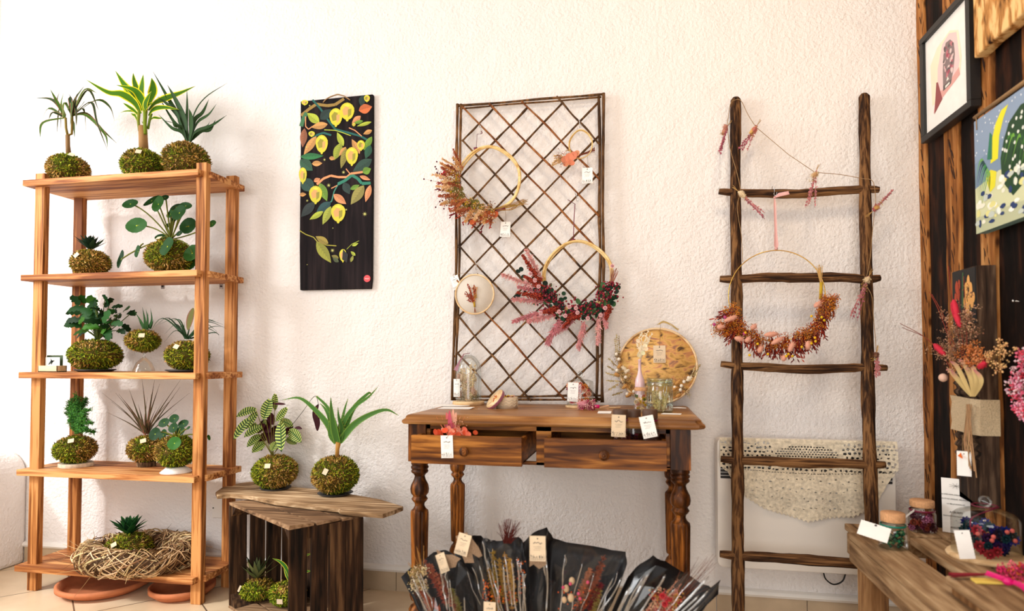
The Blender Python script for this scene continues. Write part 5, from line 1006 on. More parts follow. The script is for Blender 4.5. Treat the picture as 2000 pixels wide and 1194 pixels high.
M['stone'] = stone_mat()
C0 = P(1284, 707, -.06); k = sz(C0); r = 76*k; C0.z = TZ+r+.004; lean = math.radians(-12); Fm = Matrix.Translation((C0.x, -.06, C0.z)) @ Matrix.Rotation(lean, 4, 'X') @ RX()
t = thing('round_hoop_panel', 'large round wooden hoop filled with a sandy stone wall pattern leaning behind the preserving jar', 'picture', (C0.x, -.09, TZ))
s = MB(); s.lathe([(r*.955, 0), (r, 0), (r, .014), (r*.955, .014), (r*.955, 0)], Fm.translation, 56, caps=False, M=Fm.to_3x3().to_4x4()); s.build('wooden_hoop', M['palewood'], t)
s = MB(); s.lathe([(.001, .004), (r*.96, .004), (r*.96, .007), (.001, .007)], Fm.translation, 48, M=Fm.to_3x3().to_4x4()); s.build('stone_wall_pattern', M['stone'], t)
s = MB()
def HP(px, py, d=.02): 
    # point on the leaning hoop plane, lifted d in front
    v = ray(px, py); n = (Fm.to_3x3() @ Vector((0, 0, 1))).normalized(); o_ = Fm.translation+n*d; tt = (o_-CAM).dot(n)/v.dot(n); return CAM+v*tt
for i in range(9): s.tube(crom([HP(1286+rn.uniform(-3, 3), 634), HP(1296, 629+rn.uniform(-2, 2), .024), HP(1310, 634+rn.uniform(-2, 2), .024), HP(1322+rn.uniform(0, 5), 644+rn.uniform(-2, 2))], 4), .0009, 4, jit(srgb(206, 180, 120), .2, rn), False)
s.build('straw_knot', M['petal'], t)
s = MB()
for px_, py_ in ((1204, 692), (1209, 702), (1205, 724), (1222, 737), (1336, 746), (1331, 754), (1329, 762), (1318, 757), (1345, 738), (1225, 770), (1238, 765)): s.ell(HP(px_, py_, .025), 3.4*k, 8, 6, srgb(244, 232, 212))
for a_, b_, c_ in (((1224, 724), (1214, 716), 0), ((1230, 722), (1220, 728), 0), ((1210, 735), (1200, 730), 1), ((1318, 752), (1330, 742), 1), ((1310, 764), (1324, 756), 1), ((1215, 760), (1225, 752), 1), ((1222, 776), (1234, 768), 1), ((1206, 720), (1214, 712), 1), ((1330, 770), (1320, 776), 1), ((1340, 745), (1352, 736), 0)): bunnytail(s, HP(*a_, .02), HP(*b_, .028), 7*k, (srgb(236, 220, 190), srgb(200, 146, 80))[c_], rn)
for i in range(44):
    px_, py_ = rn.choice([(1206+rn.uniform(-8, 10), 690+rn.uniform(0, 50)), (1222+rn.uniform(-12, 12), 748+rn.uniform(-16, 26)), (1335+rn.uniform(-18, 14), 756+rn.uniform(-16, 18))]); umbel(s, HP(px_, py_, .018), .012, rn.choice([srgb(176, 140, 84), srgb(206, 176, 120), srgb(140, 96, 50), srgb(226, 206, 160)]), rn, 16)
s.build('dried_flowers', M['petal'], t)
s = MB()
for a_, b_ in (((1207, 700), (1204, 652)), ((1210, 700), (1209, 655)), ((1204, 705), (1201, 660)), ((1205, 716), (1188, 700)), ((1205, 735), (1183, 728)), ((1208, 750), (1188, 762)), ((1218, 765), (1196, 772)), ((1355, 735), (1368, 712)), ((1350, 735), (1362, 705)), ((1210, 730), (1186, 715)), ((1212, 745), (1184, 744))): s = MB(); plume(s, HP(*a_, .015), HP(*b_, .012), .008, rn.choice([srgb(160, 140, 96), srgb(190, 170, 124)]), rn, 40, 0); s.build('grass_plume', M['petal'], t)
n_ = (Fm.to_3x3() @ Vector((0, 0, 1))).normalized(); label_tag(None, HP(1288, 692, .012), 24*k, 35*k, t, 0, tuple(n_), 'cream', string=[HP(1289, 660, .012), HP(1290, 634, .016)])
# pink bottle with white stems
c = onx(1250, -.26); k = sz(c); t = thing('glazed_bottle', 'slim pale pink bottle holding white dried stems on the table', 'bottle', tuple(c))
hb = (P(1250, 702, -.26).z-TZ); rb = 9.5*k; s = MB(); s.lathe([(.001, 0), (rb*.95, 0), (rb, .004), (rb, hb*.52), (rb*.9, hb*.6), (rb*.5, hb*.7), (rb*.34, hb*.78), (rb*.3, hb*.97), (rb*.36, hb*.975), (rb*.36, hb), (rb*.2, hb), (rb*.2, hb*.9)], c, 28); s.build('bottle_body', M['pink_glaze'], t); s = MB()
for px_, py_ in ((1250, 652), (1255, 648), (1266, 644), (1274, 650), (1246, 668), (1262, 668), (1258, 676), (1264, 654), (1270, 660)):
    a_ = c+Vector((0, 0, hb*.95)); b_ = P(px_, py_, -.26+rn.uniform(-.02, .02)); s.tube(bez(a_, (a_+b_)/2+rv(rn, .004), b_, 6), .0009, 4, srgb(232, 212, 176), False)
    for j in range(7): p = a_.lerp(b_, .35+.09*j); s.blade([p, p+Vector((rn.uniform(-.006, .006), -.002, .006)), p+Vector((rn.uniform(-.01, .01), -.003, .012))], [.001, .0026, .0004], (0, -1, 0), jit(srgb(240, 226, 196), .08, rn), 0)
for px_, py_ in ((1246, 666), (1256, 690), (1260, 676), (1248, 694), (1262, 682)): p = P(px_, py_, -.275); roundleaf(s, p, 4.5*k, srgb(240, 226, 190), rn)
s.build('dried_stems', M['petal'], t)
# jars
def jar(label, c, r, h, lid, fill, cols, gm='glass', neck=.8, group=None, ribbon=None, lidh=.18, cork=False):
    t = thing('glass_jar', label, 'jar', tuple(c), group); s = MB()
    s.lathe([(r*.2, 0), (r*.95, 0), (r, h*.04), (r, h*.68), (r*.96, h*.75), (r*neck, h*.81), (r*neck, h*.98), (r*neck*1.04, h)], c, 30, caps=False); s.build('jar_glass', M[gm], t)
    if lid is not None:
        s = MB(); q = neck*1.06 if cork else neck*1.1; z0 = h*.96 if cork else h*.84
        s.lathe([(.001, z0), (r*q, z0), (r*q*1.02, z0+h*lidh*.1), (r*q*1.02, z0+h*lidh*.9), (r*q*.96, z0+h*lidh), (.001, z0+h*lidh)], c, 28); s.build('stopper' if cork else 'lid', M[lid], t)
    s = MB()
    for i in range(fill): s_ = rn.uniform(.1, .2)*r*1.4; a = rn.uniform(0, 6.28); q = math.sqrt(rn.random())*r*.8; strawflower(s, c+Vector((math.cos(a)*q, math.sin(a)*q, rn.uniform(.08, .66)*h)), s_*1.6, rn.choice(cols), rn)
    if fill: s.build('contents', M['petal'], t)
    if ribbon: s = MB(); s.lathe([(r*neck*1.12, 0), (r*neck*1.16, .002), (r*neck*1.16, .004), (r*neck*1.12, .006)], c+Vector((0, 0, h*.79)), 24, caps=False); s.build('ribbon', M[ribbon], t)
    return t
M['dark_lid'] = plain('dark_wood_lid', srgb(84, 56, 38), .6, noise=.2); M['glass_lid'] = plain('grey_green_lid', srgb(150, 160, 140), .3)
c = onx(1252, -.33); k = sz(c); jar('small glass jar with a cork lid and yellow petals, beside the big preserving jar', c, 14*k, 48*k, 'cork', 22, [srgb(226, 180, 40), srgb(206, 120, 90), srgb(110, 120, 40), srgb(236, 210, 170)], lidh=.14)
c = onx(1289, -.34); k = sz(c); t = jar('large glass preserving jar with a thick glass lid and pale dried flowers', c, 25*k, 62*k, None, 0, [(1, 1, 1)], 'green_glass', .92)
s = MB()
for i in range(20): a = rn.uniform(0, 6.28); q = math.sqrt(rn.random())*18*k; p = c+Vector((math.cos(a)*q*.6, math.sin(a)*q*.6, 5*k)); plume(s, p, c+Vector((math.cos(a)*q, math.sin(a)*q, rn.uniform(28, 44)*k)), .01, rn.choice([srgb(226, 206, 160), srgb(206, 180, 120)]), rn, 40, 0)
s.build('dried_grass', M['petal'], t); s = MB()
s.lathe([(25*k, 50*k), (26.5*k, 52*k), (25*k, 55*k), (25*k, 62*k), (26.5*k, 64*k), (24*k, 66*k), (12*k, 66.5*k)], c, 34, caps=False); s.build('glass_lid', M['green_glass'], t)
s = MB(); s.tube([c+Vector((math.cos(a)*25.8*k, math.sin(a)*25.8*k, 57*k)) for a in [i*math.pi/18 for i in range(36)]], .0009, 5, closed=True); s.tube(crom([P(1299, 752, -.385), P(1296, 764, -.392), P(1299, 774, -.395), P(1302, 764, -.39), P(1302, 754, -.385)], 5), .0008, 5); s.build('wire_clasp', M['steel'], t)
s = MB(); b = onx(1308, -.42); s.slab([b+Vector((-.03, -.02, .001)), b+Vector((.035, -.025, .001)), b+Vector((.04, .01, .001)), b+Vector((-.02, .02, .001))], (0, 0, .001)); tag(s.build('lace_scrap', M['paper']), 'white lace scrap under the big preserving jar', 'lace')
b = onx(1327, -.2); s = MB(); s.tube([b+Vector((-.03, 0, .005)), b+Vector((0, 0, .005)), b+Vector((.024, -.003, .004))], [.0035, .0045, .003], 8, flat=.7); tag(s.build('pen', M['white_gloss']), 'small white pen lying right of the preserving jar', 'pen')
# jars in the right drawer
JZ = .674
for px_, y_, lab, tagpx, rot, tm, cols in ((1212, -.60, 'dark-lidded jar with a beige tag, left in the open right drawer', (1208, 832), .03, 'cream', [srgb(120, 60, 60), srgb(90, 40, 50), srgb(190, 150, 130)]), (1237, -.55, 'dark-lidded jar without a tag, middle of the three in the open right drawer', None, 0, '', [srgb(110, 20, 40), srgb(150, 50, 60), srgb(60, 10, 30)]), (1270, -.60, 'dark-lidded jar with a white tag, right in the open right drawer', (1266, 834), -.22, 'paper', [srgb(90, 60, 50), srgb(150, 110, 100)])):
    c = onx(px_, y_, JZ); k = sz(c); hh = (P(px_, 801, y_).z-JZ); t = jar(lab, c, 17*k, hh, 'dark_lid', 26, cols, neck=.78, group='jars in the right drawer', ribbon='burgundy' if tagpx else None, lidh=.17)
    if tagpx: label_tag(None, P(*tagpx, y_-.075), 27*k, 42*k, t, rot, mat=tm, string=[P(px_, 812, y_-.03)])
# protea bunch in the left drawer
a = P(885, 845, -.60); k = sz(a); t = thing('dried_flower_bunch', 'coral dried flower bunch with a pink protea standing in the open left drawer', 'bouquet', (a.x, a.y, .676))
s = MB(); base = Vector((a.x, a.y, .68))
for px_, py_, w in ((872, 806, 9), (878, 802, 10), (885, 800, 10), (891, 806, 9), (868, 830, 8), (898, 830, 8), (885, 826, 12), (876, 828, 9)): leafpx(s, [(882, 852), ((px_+882)/2, 832), (px_, py_)], -.60, rn.uniform(-.02, .01), w, 'oval', rn.choice([srgb(216, 110, 110), srgb(236, 176, 150), srgb(190, 80, 100)]), (rn.uniform(-.4, .4), -1, .1), fold=.3)
s.build('protea', M['petal'], t); s = MB()
for px_, py_ in ((852, 814), (900, 812), (908, 814), (862, 812)): leafpx(s, [(880, 856), (px_*.6+880*.4, 834), (px_, py_)], -.60, 0, 3, 'taper', srgb(214, 120, 80))
for i in range(26): p = P(904+rn.uniform(-16, 10), 828+rn.uniform(-12, 18), -.615); s.oct(p, 1.5*k, jit(srgb(206, 150, 110), .2, rn))
s.build('seed_heads', M['petal'], t); s = MB()
for i in range(40): px_ = rn.uniform(850, 930); py_ = 850-rn.uniform(0, 18)*(1-abs(px_-890)/60); roundleaf(s, P(px_, py_, -.60+rn.uniform(-.03, .03)), rn.uniform(4, 7)*k, rn.choice([srgb(226, 84, 44), srgb(232, 110, 80), srgb(240, 150, 120)]), rn)
s.build('hydrangea_petals', M['petal'], t)
label_tag(None, P(873, 873, -.676), 24*k, 43*k, t, -.04, string=[P(875, 852, -.679), P(880, 846, -.64)])

# ------------------------------------------------------------------ heater with lace cloth
t = thing('wall_heater', 'flat white electric wall heater with a slotted top behind the ladder', 'heater', (.6, -.05, .215))
hx0, hx1, hz0, hz1 = .288, .905, .213, .695
s = MB(); o = []
for cx, cz, a0 in ((hx1-.02, hz1-.02, 0), (hx0+.02, hz1-.02, 90), (hx0+.02, hz0+.02, 180), (hx1-.02, hz0+.02, 270)):
    for i in range(6): a = math.radians(a0+18*i); o.append((cx+.02*math.cos(a), cz+.02*math.sin(a)))
s.slab([(x, -.098, z) for x, z in o][::-1], (0, .075, 0)); s.build('heater_body', M['heater'], t, bevel=.003)
s = MB()
for i in range(11): z = hz1-.022-.0122*i; s.box((hx0+.012, -.0995, z-.0048), (hx1-.012, -.098, z+.0048))
s.build('grille', M['slot'], t); s = MB(); s.box((.4, -.025, .3), (.44, 0, .34)); s.box((.76, -.025, .3), (.8, 0, .34)); s.box((.4, -.025, .6), (.44, 0, .64)); s.box((.76, -.025, .6), (.8, 0, .64)); s.build('wall_bracket', M['steel'], t)
s = MB(); s.tube(crom([P(1608, 1118, -.06), P(1613, 1132, -.06), P(1628, 1142, -.06), P(1645, 1136, -.06), P(1652, 1120, -.06)], 6), .0028, 6); s.build('power_cord', M['black'], t)
s = MB(); s_p = MB()
x0, x1 = P(1404, 900, -.1).x+.003, P(1755, 900, -.1).x-.005; zt_ = hz1+.004; NX, NZ = 230, 110; Wd = x1-x0; cen = (x0+x1)/2
edge = [(0, .115), (.04, .13), (.12, .215), (.25, .262), (.4, .288), (.5, .305), (.6, .29), (.75, .28), (.88, .235), (.95, .15), (1, .105)]
def eb(u):
    for i in range(len(edge)-1):
        if edge[i][0] <= u <= edge[i+1][0]: q = (u-edge[i][0])/(edge[i+1][0]-edge[i][0]); return edge[i][1]*(1-q)+edge[i+1][1]*q
    return .1
def LP(i, j):
    u = i/NX; D = eb(u)*(1+.012*math.sin(i*1.1)); v = j/NZ; d = D*v
    if d < .012: return Vector((x0+Wd*u, -.1+.0-.004*(d/.012)-(.0 if d else 0), zt_-d*.4))
    return Vector((x0+Wd*u, -.1045-.006*v*(1+math.sin(u*26)*.9)*(1 if d > .02 else 0), zt_-d+.007))
vid = {}
def vtx(p): s.V.append(p); return len(s.V)-1
rl = random.Random(12); HL = []; HB = {}
for q in range(9):
    for w_ in range(44):
        hx = cen+(w_-22+.5*(q % 2))*.0105; d_ = .018+q*.0088; a_ = abs(hx-cen)/.11
        if a_ < 1 and d_ > .018+.045*(1-math.sqrt(1-a_*a_)) and d_ < .064: HL.append((hx, zt_-d_, .0036, .0027))
for q in range(7):
    for w_ in range(40):
        hx = x0+.008+(w_+.5*(q % 2))*.0165+rl.uniform(-.004, .004); d_ = .016+q*.0155+rl.uniform(-.003, .003)
        if abs(hx-cen) < .12 and d_ < .07: continue
        HL.append((hx, zt_-d_, rl.uniform(.0028, .0066), rl.uniform(.0022, .0056)))
for w_ in range(60): hx = x0+.006+w_*.0105; HL.append((hx, zt_-.118-.006*math.cos((hx-cen)*9), .004, .0014))
for q in range(4):
    for w_ in range(26): HL.append((x0+.02+w_*.0225+rl.uniform(-.006, .006), zt_-.15-q*.034+rl.uniform(-.008, .008), rl.uniform(.002, .005), rl.uniform(.001, .0028)))
for h_ in HL:
    for kk_ in (-1, 0, 1): HB.setdefault(int((h_[0]-x0)/.02)+kk_, []).append(h_)
for i in range(NX):
    for j in range(NZ):
        A_, B_, C_, D_ = LP(i, j), LP(i+1, j), LP(i+1, j+1), LP(i, j+1); m = (A_+C_)/2; dx = (m.x-cen)/.3; dz = (zt_-m.z)/.115
        hole = any((m.x-hx)**2/ha**2+(m.z-hz)**2/hb_**2 < 1 for hx, hz, ha, hb_ in HB.get(int((m.x-x0)/.02), ()))
        b_ = len(s.V)
        if not hole: s.V += [A_, B_, C_, D_]; s.face([b_+3, b_+2, b_+1, b_], None)
o = s.build('lace_cloth', M['lace']); tag(o, 'cream crocheted lace cloth draped over the top of the white wall heater', 'cloth')
wd = o.modifiers.new('weld', 'WELD'); wd.merge_threshold = .0002; sd = o.modifiers.new('solid', 'SOLIDIFY'); sd.thickness = .0012; sd.offset = 1

# ------------------------------------------------------------------ driftwood ladder
def ly(z): return -.033-.27*(1-z/2.0)
def Lp(px, py, d=0):
    p = P(px, py, -.15)
    for _ in range(4): p = P(px, py, ly(p.z)+d)
    return p
ld = thing('driftwood_ladder', 'rustic driftwood ladder with five rungs leaning on the wall at the right', 'ladder', (.57, -.3, 0))
for pts, r0, r1 in (([(1437, 196), (1436.5, 400), (1439, 600), (1440, 800), (1441, 1000), (1442, 1194)], .0195, .0225), ([(1688, 189), (1690, 400), (1693, 600), (1696, 800), (1702, 1000), (1708, 1194)], .0195, .0245)):
    q = [Lp(*p) for p in pts]; d = (q[-1]-q[-2]); kk = q[-1].z/(-d.z); q.append(q[-1]+d*kk); q[-1].z = 0; q[-1].y = ly(0)
    path = crom(q, 9); m = len(path); rn2 = random.Random(int(pts[0][0])); s = MB(); rr = []
    s.tube([path[0]+Vector((0, 0, .012))]+path, [r0*.55]+[(r0+(r1-r0)*i/m)*(1+.06*math.sin(i*.8)+rn2.uniform(-.04, .04)) for i in range(m)], 12, flat=.85, rough=.05); s.build('rail', M['ladder'], ld)
for pts, r in (([(1404, 374), (1440, 377), (1500, 378), (1560, 379), (1620, 374), (1690, 370), (1717, 371)], 8.5), ([(1406, 545), (1440, 546), (1500, 542), (1560, 543), (1640, 542), (1690, 546), (1719, 543)], 9.5), ([(1408, 711), (1440, 715), (1500, 718), (1560, 722), (1640, 720), (1690, 718), (1732, 719)], 9), ([(1408, 897), (1440, 900), (1500, 901), (1560, 905), (1640, 905), (1690, 908), (1729, 908)], 9.5), ([(1406, 1082), (1440, 1086), (1500, 1089), (1560, 1093), (1640, 1099), (1700, 1104), (1730, 1106)], 10)):
    q = [Lp(*p) for p in pts]; path = crom(q, 4); k = sz(q[0]); m = len(path); s = MB(); rn2 = random.Random(int(pts[0][1])); s.tube(path, [r*k*(.6+.4*math.sin(math.pi*min(1, max(0, (i+.5)/m)))**.7)*(1+rn2.uniform(-.06, .06)) for i in range(m)], 10, rough=.05); s.build('rung', M['rung'], ld)
# garland
g = thing('dried_flower_garland', 'thin twine garland with small dried flower bunches wound around the driftwood ladder', 'garland', tuple(Lp(1570, 330, -.03)))
s = MB(); f = lambda L_, d=-.028: [Lp(a, b, d) for a, b in L_]
s.tube(crom(f([(1440, 194), (1428, 200), (1423, 225), (1421, 246), (1426, 290), (1440, 340), (1446, 375), (1440, 400), (1443, 430), (1448, 460), (1450, 500), (1450, 512)]), 5), .0012, 5)
s.tube(crom(f([(1440, 194), (1448, 198), (1462, 226), (1476, 248)]), 5)+[Lp(1540, 302, -.01)]+crom(f([(1592, 337), (1640, 341), (1685, 349), (1702, 352), (1708, 366), (1710, 400), (1705, 440), (1700, 500), (1694, 535), (1690, 552), (1703, 580), (1706, 620), (1711, 680), (1712, 700), (1710, 716), (1711, 734)]), 5), .0012, 5); s.build('twine', M['cord'], g)
def bunch(p0, p1, tail, cols):
    s = MB(); a, b = Lp(*p0, -.045), Lp(*p1, -.05); k = sz(a); c_ = Lp(*tail, -.05)
    for i in range(4): q = a.lerp(b, rn.uniform(.3, 1))+rv(rn, .004); bunnytail(s, a.lerp(b, .1)+rv(rn, .002), q, 8*k, rn.choice(cols), rn)
    for i in range(4): plume(s, a, c_+rv(rn, .008), .010, rn.choice([srgb(170, 90, 104), srgb(190, 120, 120)]), rn, 40, 0)
    for i in range(5): s.tube([a, a-(b-a).normalized()*.03+rv(rn, .003)], .0007, 3, srgb(176, 136, 76), False)
    umbel(s, b, .012, srgb(216, 180, 80), rn, 16); s.build('flower_bunch', M['petal'], g)
CR_ = [srgb(216, 190, 150), srgb(196, 150, 104), srgb(226, 206, 170)]
bunch((1421, 247), (1410, 262), (1405, 298), [srgb(206, 150, 80), srgb(190, 130, 110)]); bunch((1478, 246), (1466, 264), (1450, 290), [srgb(200, 120, 110), srgb(214, 170, 100)]); bunch((1594, 334), (1586, 352), (1578, 402), CR_); bunch((1442, 374), (1454, 386), (1490, 424), CR_); bunch((1705, 412), (1722, 398), (1746, 372), [srgb(170, 90, 90), srgb(206, 160, 90)]); bunch((1697, 540), (1688, 560), (1664, 620), CR_); bunch((1712, 690), (1710, 702), (1711, 734), [srgb(120, 80, 60)])
# gold hoop wreath
c = Lp(1516, 578, -.05); k = sz(c); t = thing('gold_hoop_wreath', 'thin gold hoop wreath with rust and orange dried flowers hanging on the ladder', 'wreath', tuple(c))
s = MB(); hoop(s, c, 89*k, 89*k, c.y, .0018, w=0, n=72); s.build('gold_hoop', M['gold'], t)
s = MB(); a, b = Lp(1513, 386, -.04), Lp(1516, 486, -.05); s.blade(crom([a, a.lerp(b, .3), a.lerp(b, .8), b], 4), [.0015, .003, .0045, .0045, .0045, .0045, .0045, .005, .006, .007, .0075, .007, .003], (0, -1, 0), None, .3); s.blade([a, Lp(1522, 381, -.05), Lp(1541, 377, -.05)], [.002, .008, .007], (0, -1, .3), None, .3); q = b; s.ell(q, (.007, .006, .006)); s.ell(a, (.005, .005, .005)); s.build('ribbon', M['rose'], t)
hook(Lp(1511, 368, -.02), t, .026)
def GA(deg, r, d=.0): a = math.radians(deg); return Vector((c.x+math.cos(a)*r*k, c.y-d, c.z+math.sin(a)*r*k))
s = MB()
for i in range(170):
    a = rn.uniform(196, 354); p = GA(a, rn.uniform(80, 98), rn.uniform(0, .03)); d = Vector((rn.uniform(-.3, .25)-(1.0 if a < 225 else 0), rn.uniform(-.3, 0), -1 if a > 205 else -.3)).normalized(); L = rn.uniform(22, 40)*k
    n_ = 9; q = p+d*L
    for j in range(n_):
        p2 = p.lerp(q, j/n_); e = (d+rv(rn, .35)).normalized(); s.blade([p2, p2+e*5*k, p2+e*9*k], [.0006, .0024, .0003], (rn.uniform(-.6, .6), -1, .2), jit(rn.choice([srgb(126, 34, 20), srgb(160, 54, 26), srgb(96, 22, 22)]), .25, rn), .2)
s.build('rust_grass', M['petal'], t); s = MB()
for i in range(210): a = rn.uniform(192, 356) if i % 4 else rn.uniform(335, 356); umbel(s, GA(a, rn.uniform(80, 104), rn.uniform(.015, .05)), .014, rn.choice([srgb(224, 130, 30), srgb(206, 104, 30), srgb(236, 160, 60), srgb(170, 90, 70)]), rn, 18, .002)
for i in range(40): umbel(s, Lp(1380+rn.uniform(12, 70), 640+rn.uniform(-12, 16), -.07), .013, rn.choice([srgb(224, 140, 30), srgb(190, 90, 30)]), rn, 16, .002)
s.build('orange_flowers', M['petal'], t); s = MB()
for a_, b_ in (((1414, 628), (1440, 618)), ((1400, 640), (1414, 638)), ((1434, 660), (1452, 664)), ((1466, 642), (1478, 636)), ((1492, 655), (1520, 652)), ((1506, 672), (1530, 660)), ((1482, 690), (1488, 676)), ((1541, 688), (1550, 668)), ((1530, 706), (1532, 694)), ((1578, 684), (1578, 666)), ((1455, 668), (1466, 660)), ((1590, 600), (1604, 590))): s = MB(); bunnytail(s, Lp(*a_, -.10), Lp(*b_, -.10), 10*k, srgb(222, 160, 136), rn); s.build('bunny_tail', M['petal'], t)
s = MB()
for px_, py_ in ((1416, 620), (1395, 634), (1454, 652)): s.ell(Lp(px_, py_, -.1), 3.4*k, 7, 5, srgb(180, 70, 120))
s.build('purple_buds', M['petal'], t); s = MB()
for px_, py_ in ((1585, 618), (1592, 660), (1593, 667), (1585, 671), (1540, 692), (1536, 696), (1548, 696), (1566, 678), (1464, 694), (1500, 692), (1456, 650), (1605, 620), (1610, 626), (1480, 672)): berry(s, Lp(px_, py_, -.11), 2.6*k, srgb(226, 180, 30), rn)
s.build('berries', M['petal'], t); s = MB()
for i in range(14): s.tube([Lp(1603, 590, -.06), Lp(1604, 560, -.06), Lp(1600+rn.uniform(-6, 8), 520+rn.uniform(-4, 14), -.065)], [.0012, .001, .0008], 4, jit(srgb(206, 166, 104), .15, rn), False)
plume(s, Lp(1604, 556, -.06), Lp(1600, 516, -.065), .006, srgb(206, 166, 104), rn, 40, 0); s.tube([Lp(1603, 584, -.06), Lp(1604, 552, -.06)], .0058, 8, srgb(196, 160, 40)); s.build('stalks', M['petal'], t)
label_tag(None, Lp(1619, 592, -.05), 16*k, 30*k, t, -.35, string=[Lp(1612, 574, -.05), Lp(1604, 560, -.055)])

# ------------------------------------------------------------------ wrapped bouquets on the floor
def sheet(base, top, y0, back, mat, name, parent, seed, rows=14, cr_=.006, fwd=0.0, sub=3, z0=.02, thick=True):
    """paper fanning out from a pinched base up to a ragged top outline, edges curling forward"""
    rn_ = random.Random(seed); top2 = []
    for i in range(len(top)-1):
        for j in range(sub): q = j/sub; top2.append((top[i][0]*(1-q)+top[i+1][0]*q, top[i][1]*(1-q)+top[i+1][1]*q))
    top2.append(top[-1]); m = len(top2); s = MB(); f1 = [rn_.uniform(.7, 1.6) for _ in range(6)]; ph = [rn_.uniform(0, 6) for _ in range(6)]
    for r in range(rows):
        v = r/(rows-1)
        for i, (a, b) in enumerate(top2):
            u = i/(m-1); y = y0+back*math.sin(math.pi*u)*v-fwd*(1-math.sin(math.pi*u))*v
            T_ = P(a, b, y); B_ = Vector((base.x+(u-.5)*.05, y0, z0)); p = B_.lerp(T_, v)
            p += Vector((0, 1, 0))*cr_*v*(math.sin(u*19*f1[0]+ph[0]+v*3)+.7*math.sin(u*41*f1[1]+ph[1]-v*5)+.6*math.sin(v*17*f1[2]+u*9+ph[2]))+Vector((rn_.uniform(-1, 1), 0, rn_.uniform(-1, 1)))*cr_*.2
            s.V.append(p)
    for r in range(rows-1):
        for i in range(m-1):
            q_ = [r*m+i, r*m+i+1, (r+1)*m+i+1, (r+1)*m+i]
            if thick: s.face(q_, None, True)
            else: s.face([q_[0], q_[1], q_[2]], None, False); s.face([q_[0], q_[2], q_[3]], None, False)
    o = s.build(name, mat, parent)
    if thick: sd = o.modifiers.new('solid', 'SOLIDIFY'); sd.thickness = .0007
    return o
def bq(label, bx, y0, tops, cell, seed):
    base = H(bx, 1380, 0); base = Vector((P(bx, 1194, y0).x, y0, 0)); t = thing('wrapped_bouquet', label, 'bouquet', tuple(base), 'black wrapped bouquets in front of the table')
    sheet(base, tops, y0+.01, .07, M['wrap'], 'black_wrap', t, seed)
    sheet(base, cell, y0-.05, -.03, M['cello'], 'cellophane', t, seed+50, rows=9, cr_=.026, sub=2, thick=False)
    rn_ = random.Random(seed); s = MB(); n_ = len(cell)
    for i in range(13):
        f = rn_.uniform(.06, .94)*(n_-1); j = int(f); q = f-j; tp_ = (cell[j][0]*(1-q)+cell[min(j+1, n_-1)][0]*q, cell[j][1]*(1-q)+cell[min(j+1, n_-1)][1]*q)
        T_ = P(tp_[0], tp_[1], y0-.085); B_ = Vector((base.x, y0-.06, .05)); a, b = rn_.uniform(.45, .8), rn_.uniform(.85, 1.0)
        pts = [B_.lerp(T_, a+(b-a)*m/4)+Vector((rn_.uniform(-.004, .004), rn_.uniform(-.006, .004), 0)) for m in range(5)]
        s.tube(crom(pts, 3), [.0004]+[rn_.uniform(.0008, .0034)]*11+[.0004], 6)
    s.build('crease', M['crease'], t)
    return t, base
def stemto(s, base, px_, py_, y, col): s.tube([base+Vector((0, 0, .02)), P(px_, py_, y)], .0012, 4, col, False)
BR_ = srgb(120, 60, 40)
# leftmost
t, b0 = bq('leftmost black-wrapped bouquet leaning left, with rust plumes and a cluster of cream flowers', 925, -.86, [(783, 1128), (800, 1112), (826, 1096), (846, 1080), (870, 1074), (890, 1084), (905, 1100), (925, 1130), (945, 1180)], [(800, 1140), (806, 1118), (830, 1088), (850, 1078), (875, 1092), (905, 1130), (930, 1170), (950, 1200)], 1)
for a, b, c_ in (((870, 1180), (828, 1092), srgb(150, 74, 58)), ((890, 1194), (838, 1100), srgb(170, 96, 72)), ((900, 1200), (858, 1120), srgb(126, 60, 46)), ((860, 1194), (818, 1150), srgb(170, 84, 54)), ((905, 1210), (880, 1150), srgb(130, 120, 60)), ((850, 1210), (812, 1130), srgb(176, 96, 60))):
    s = MB(); plume(s, P(*a, -.90), P(*b, -.90), .016, c_, rn, 420, .0, .45); stemto(s, b0, *a, -.9, BR_); s.build('rust_plume', M['petal'], t)
s = MB()
for i in range(34): umbel(s, P(812+rn.uniform(-6, 18), 1118+rn.uniform(-8, 34), -.915), .012, rn.choice([srgb(226, 196, 146), srgb(240, 220, 180), srgb(180, 150, 90)]), rn, 18, .0022)
for i in range(14): x = 818+rn.uniform(-22, 12); s.tube([P(826, 1130, -.91), P(x, 1066+rn.uniform(-4, 40), -.915)], .0006, 3, srgb(170, 120, 60), False)
s.build('cream_flowers', M['petal'], t)
label_tag(None, P(864, 1100, -.945), 19*sz(b0), 36*sz(b0), t, -.45, (-.1, -1, .25), 'cream')
s = MB(); pts = [(870, 1084), (884, 1084), (900, 1092), (893, 1098), (890, 1108), (872, 1112), (856, 1090), (852, 1074)]; s.slab([P(a, b, -.935) for a, b in pts][::-1], (0, .0012, 0)); s.build('hessian_ribbon', M['hessian'], t)
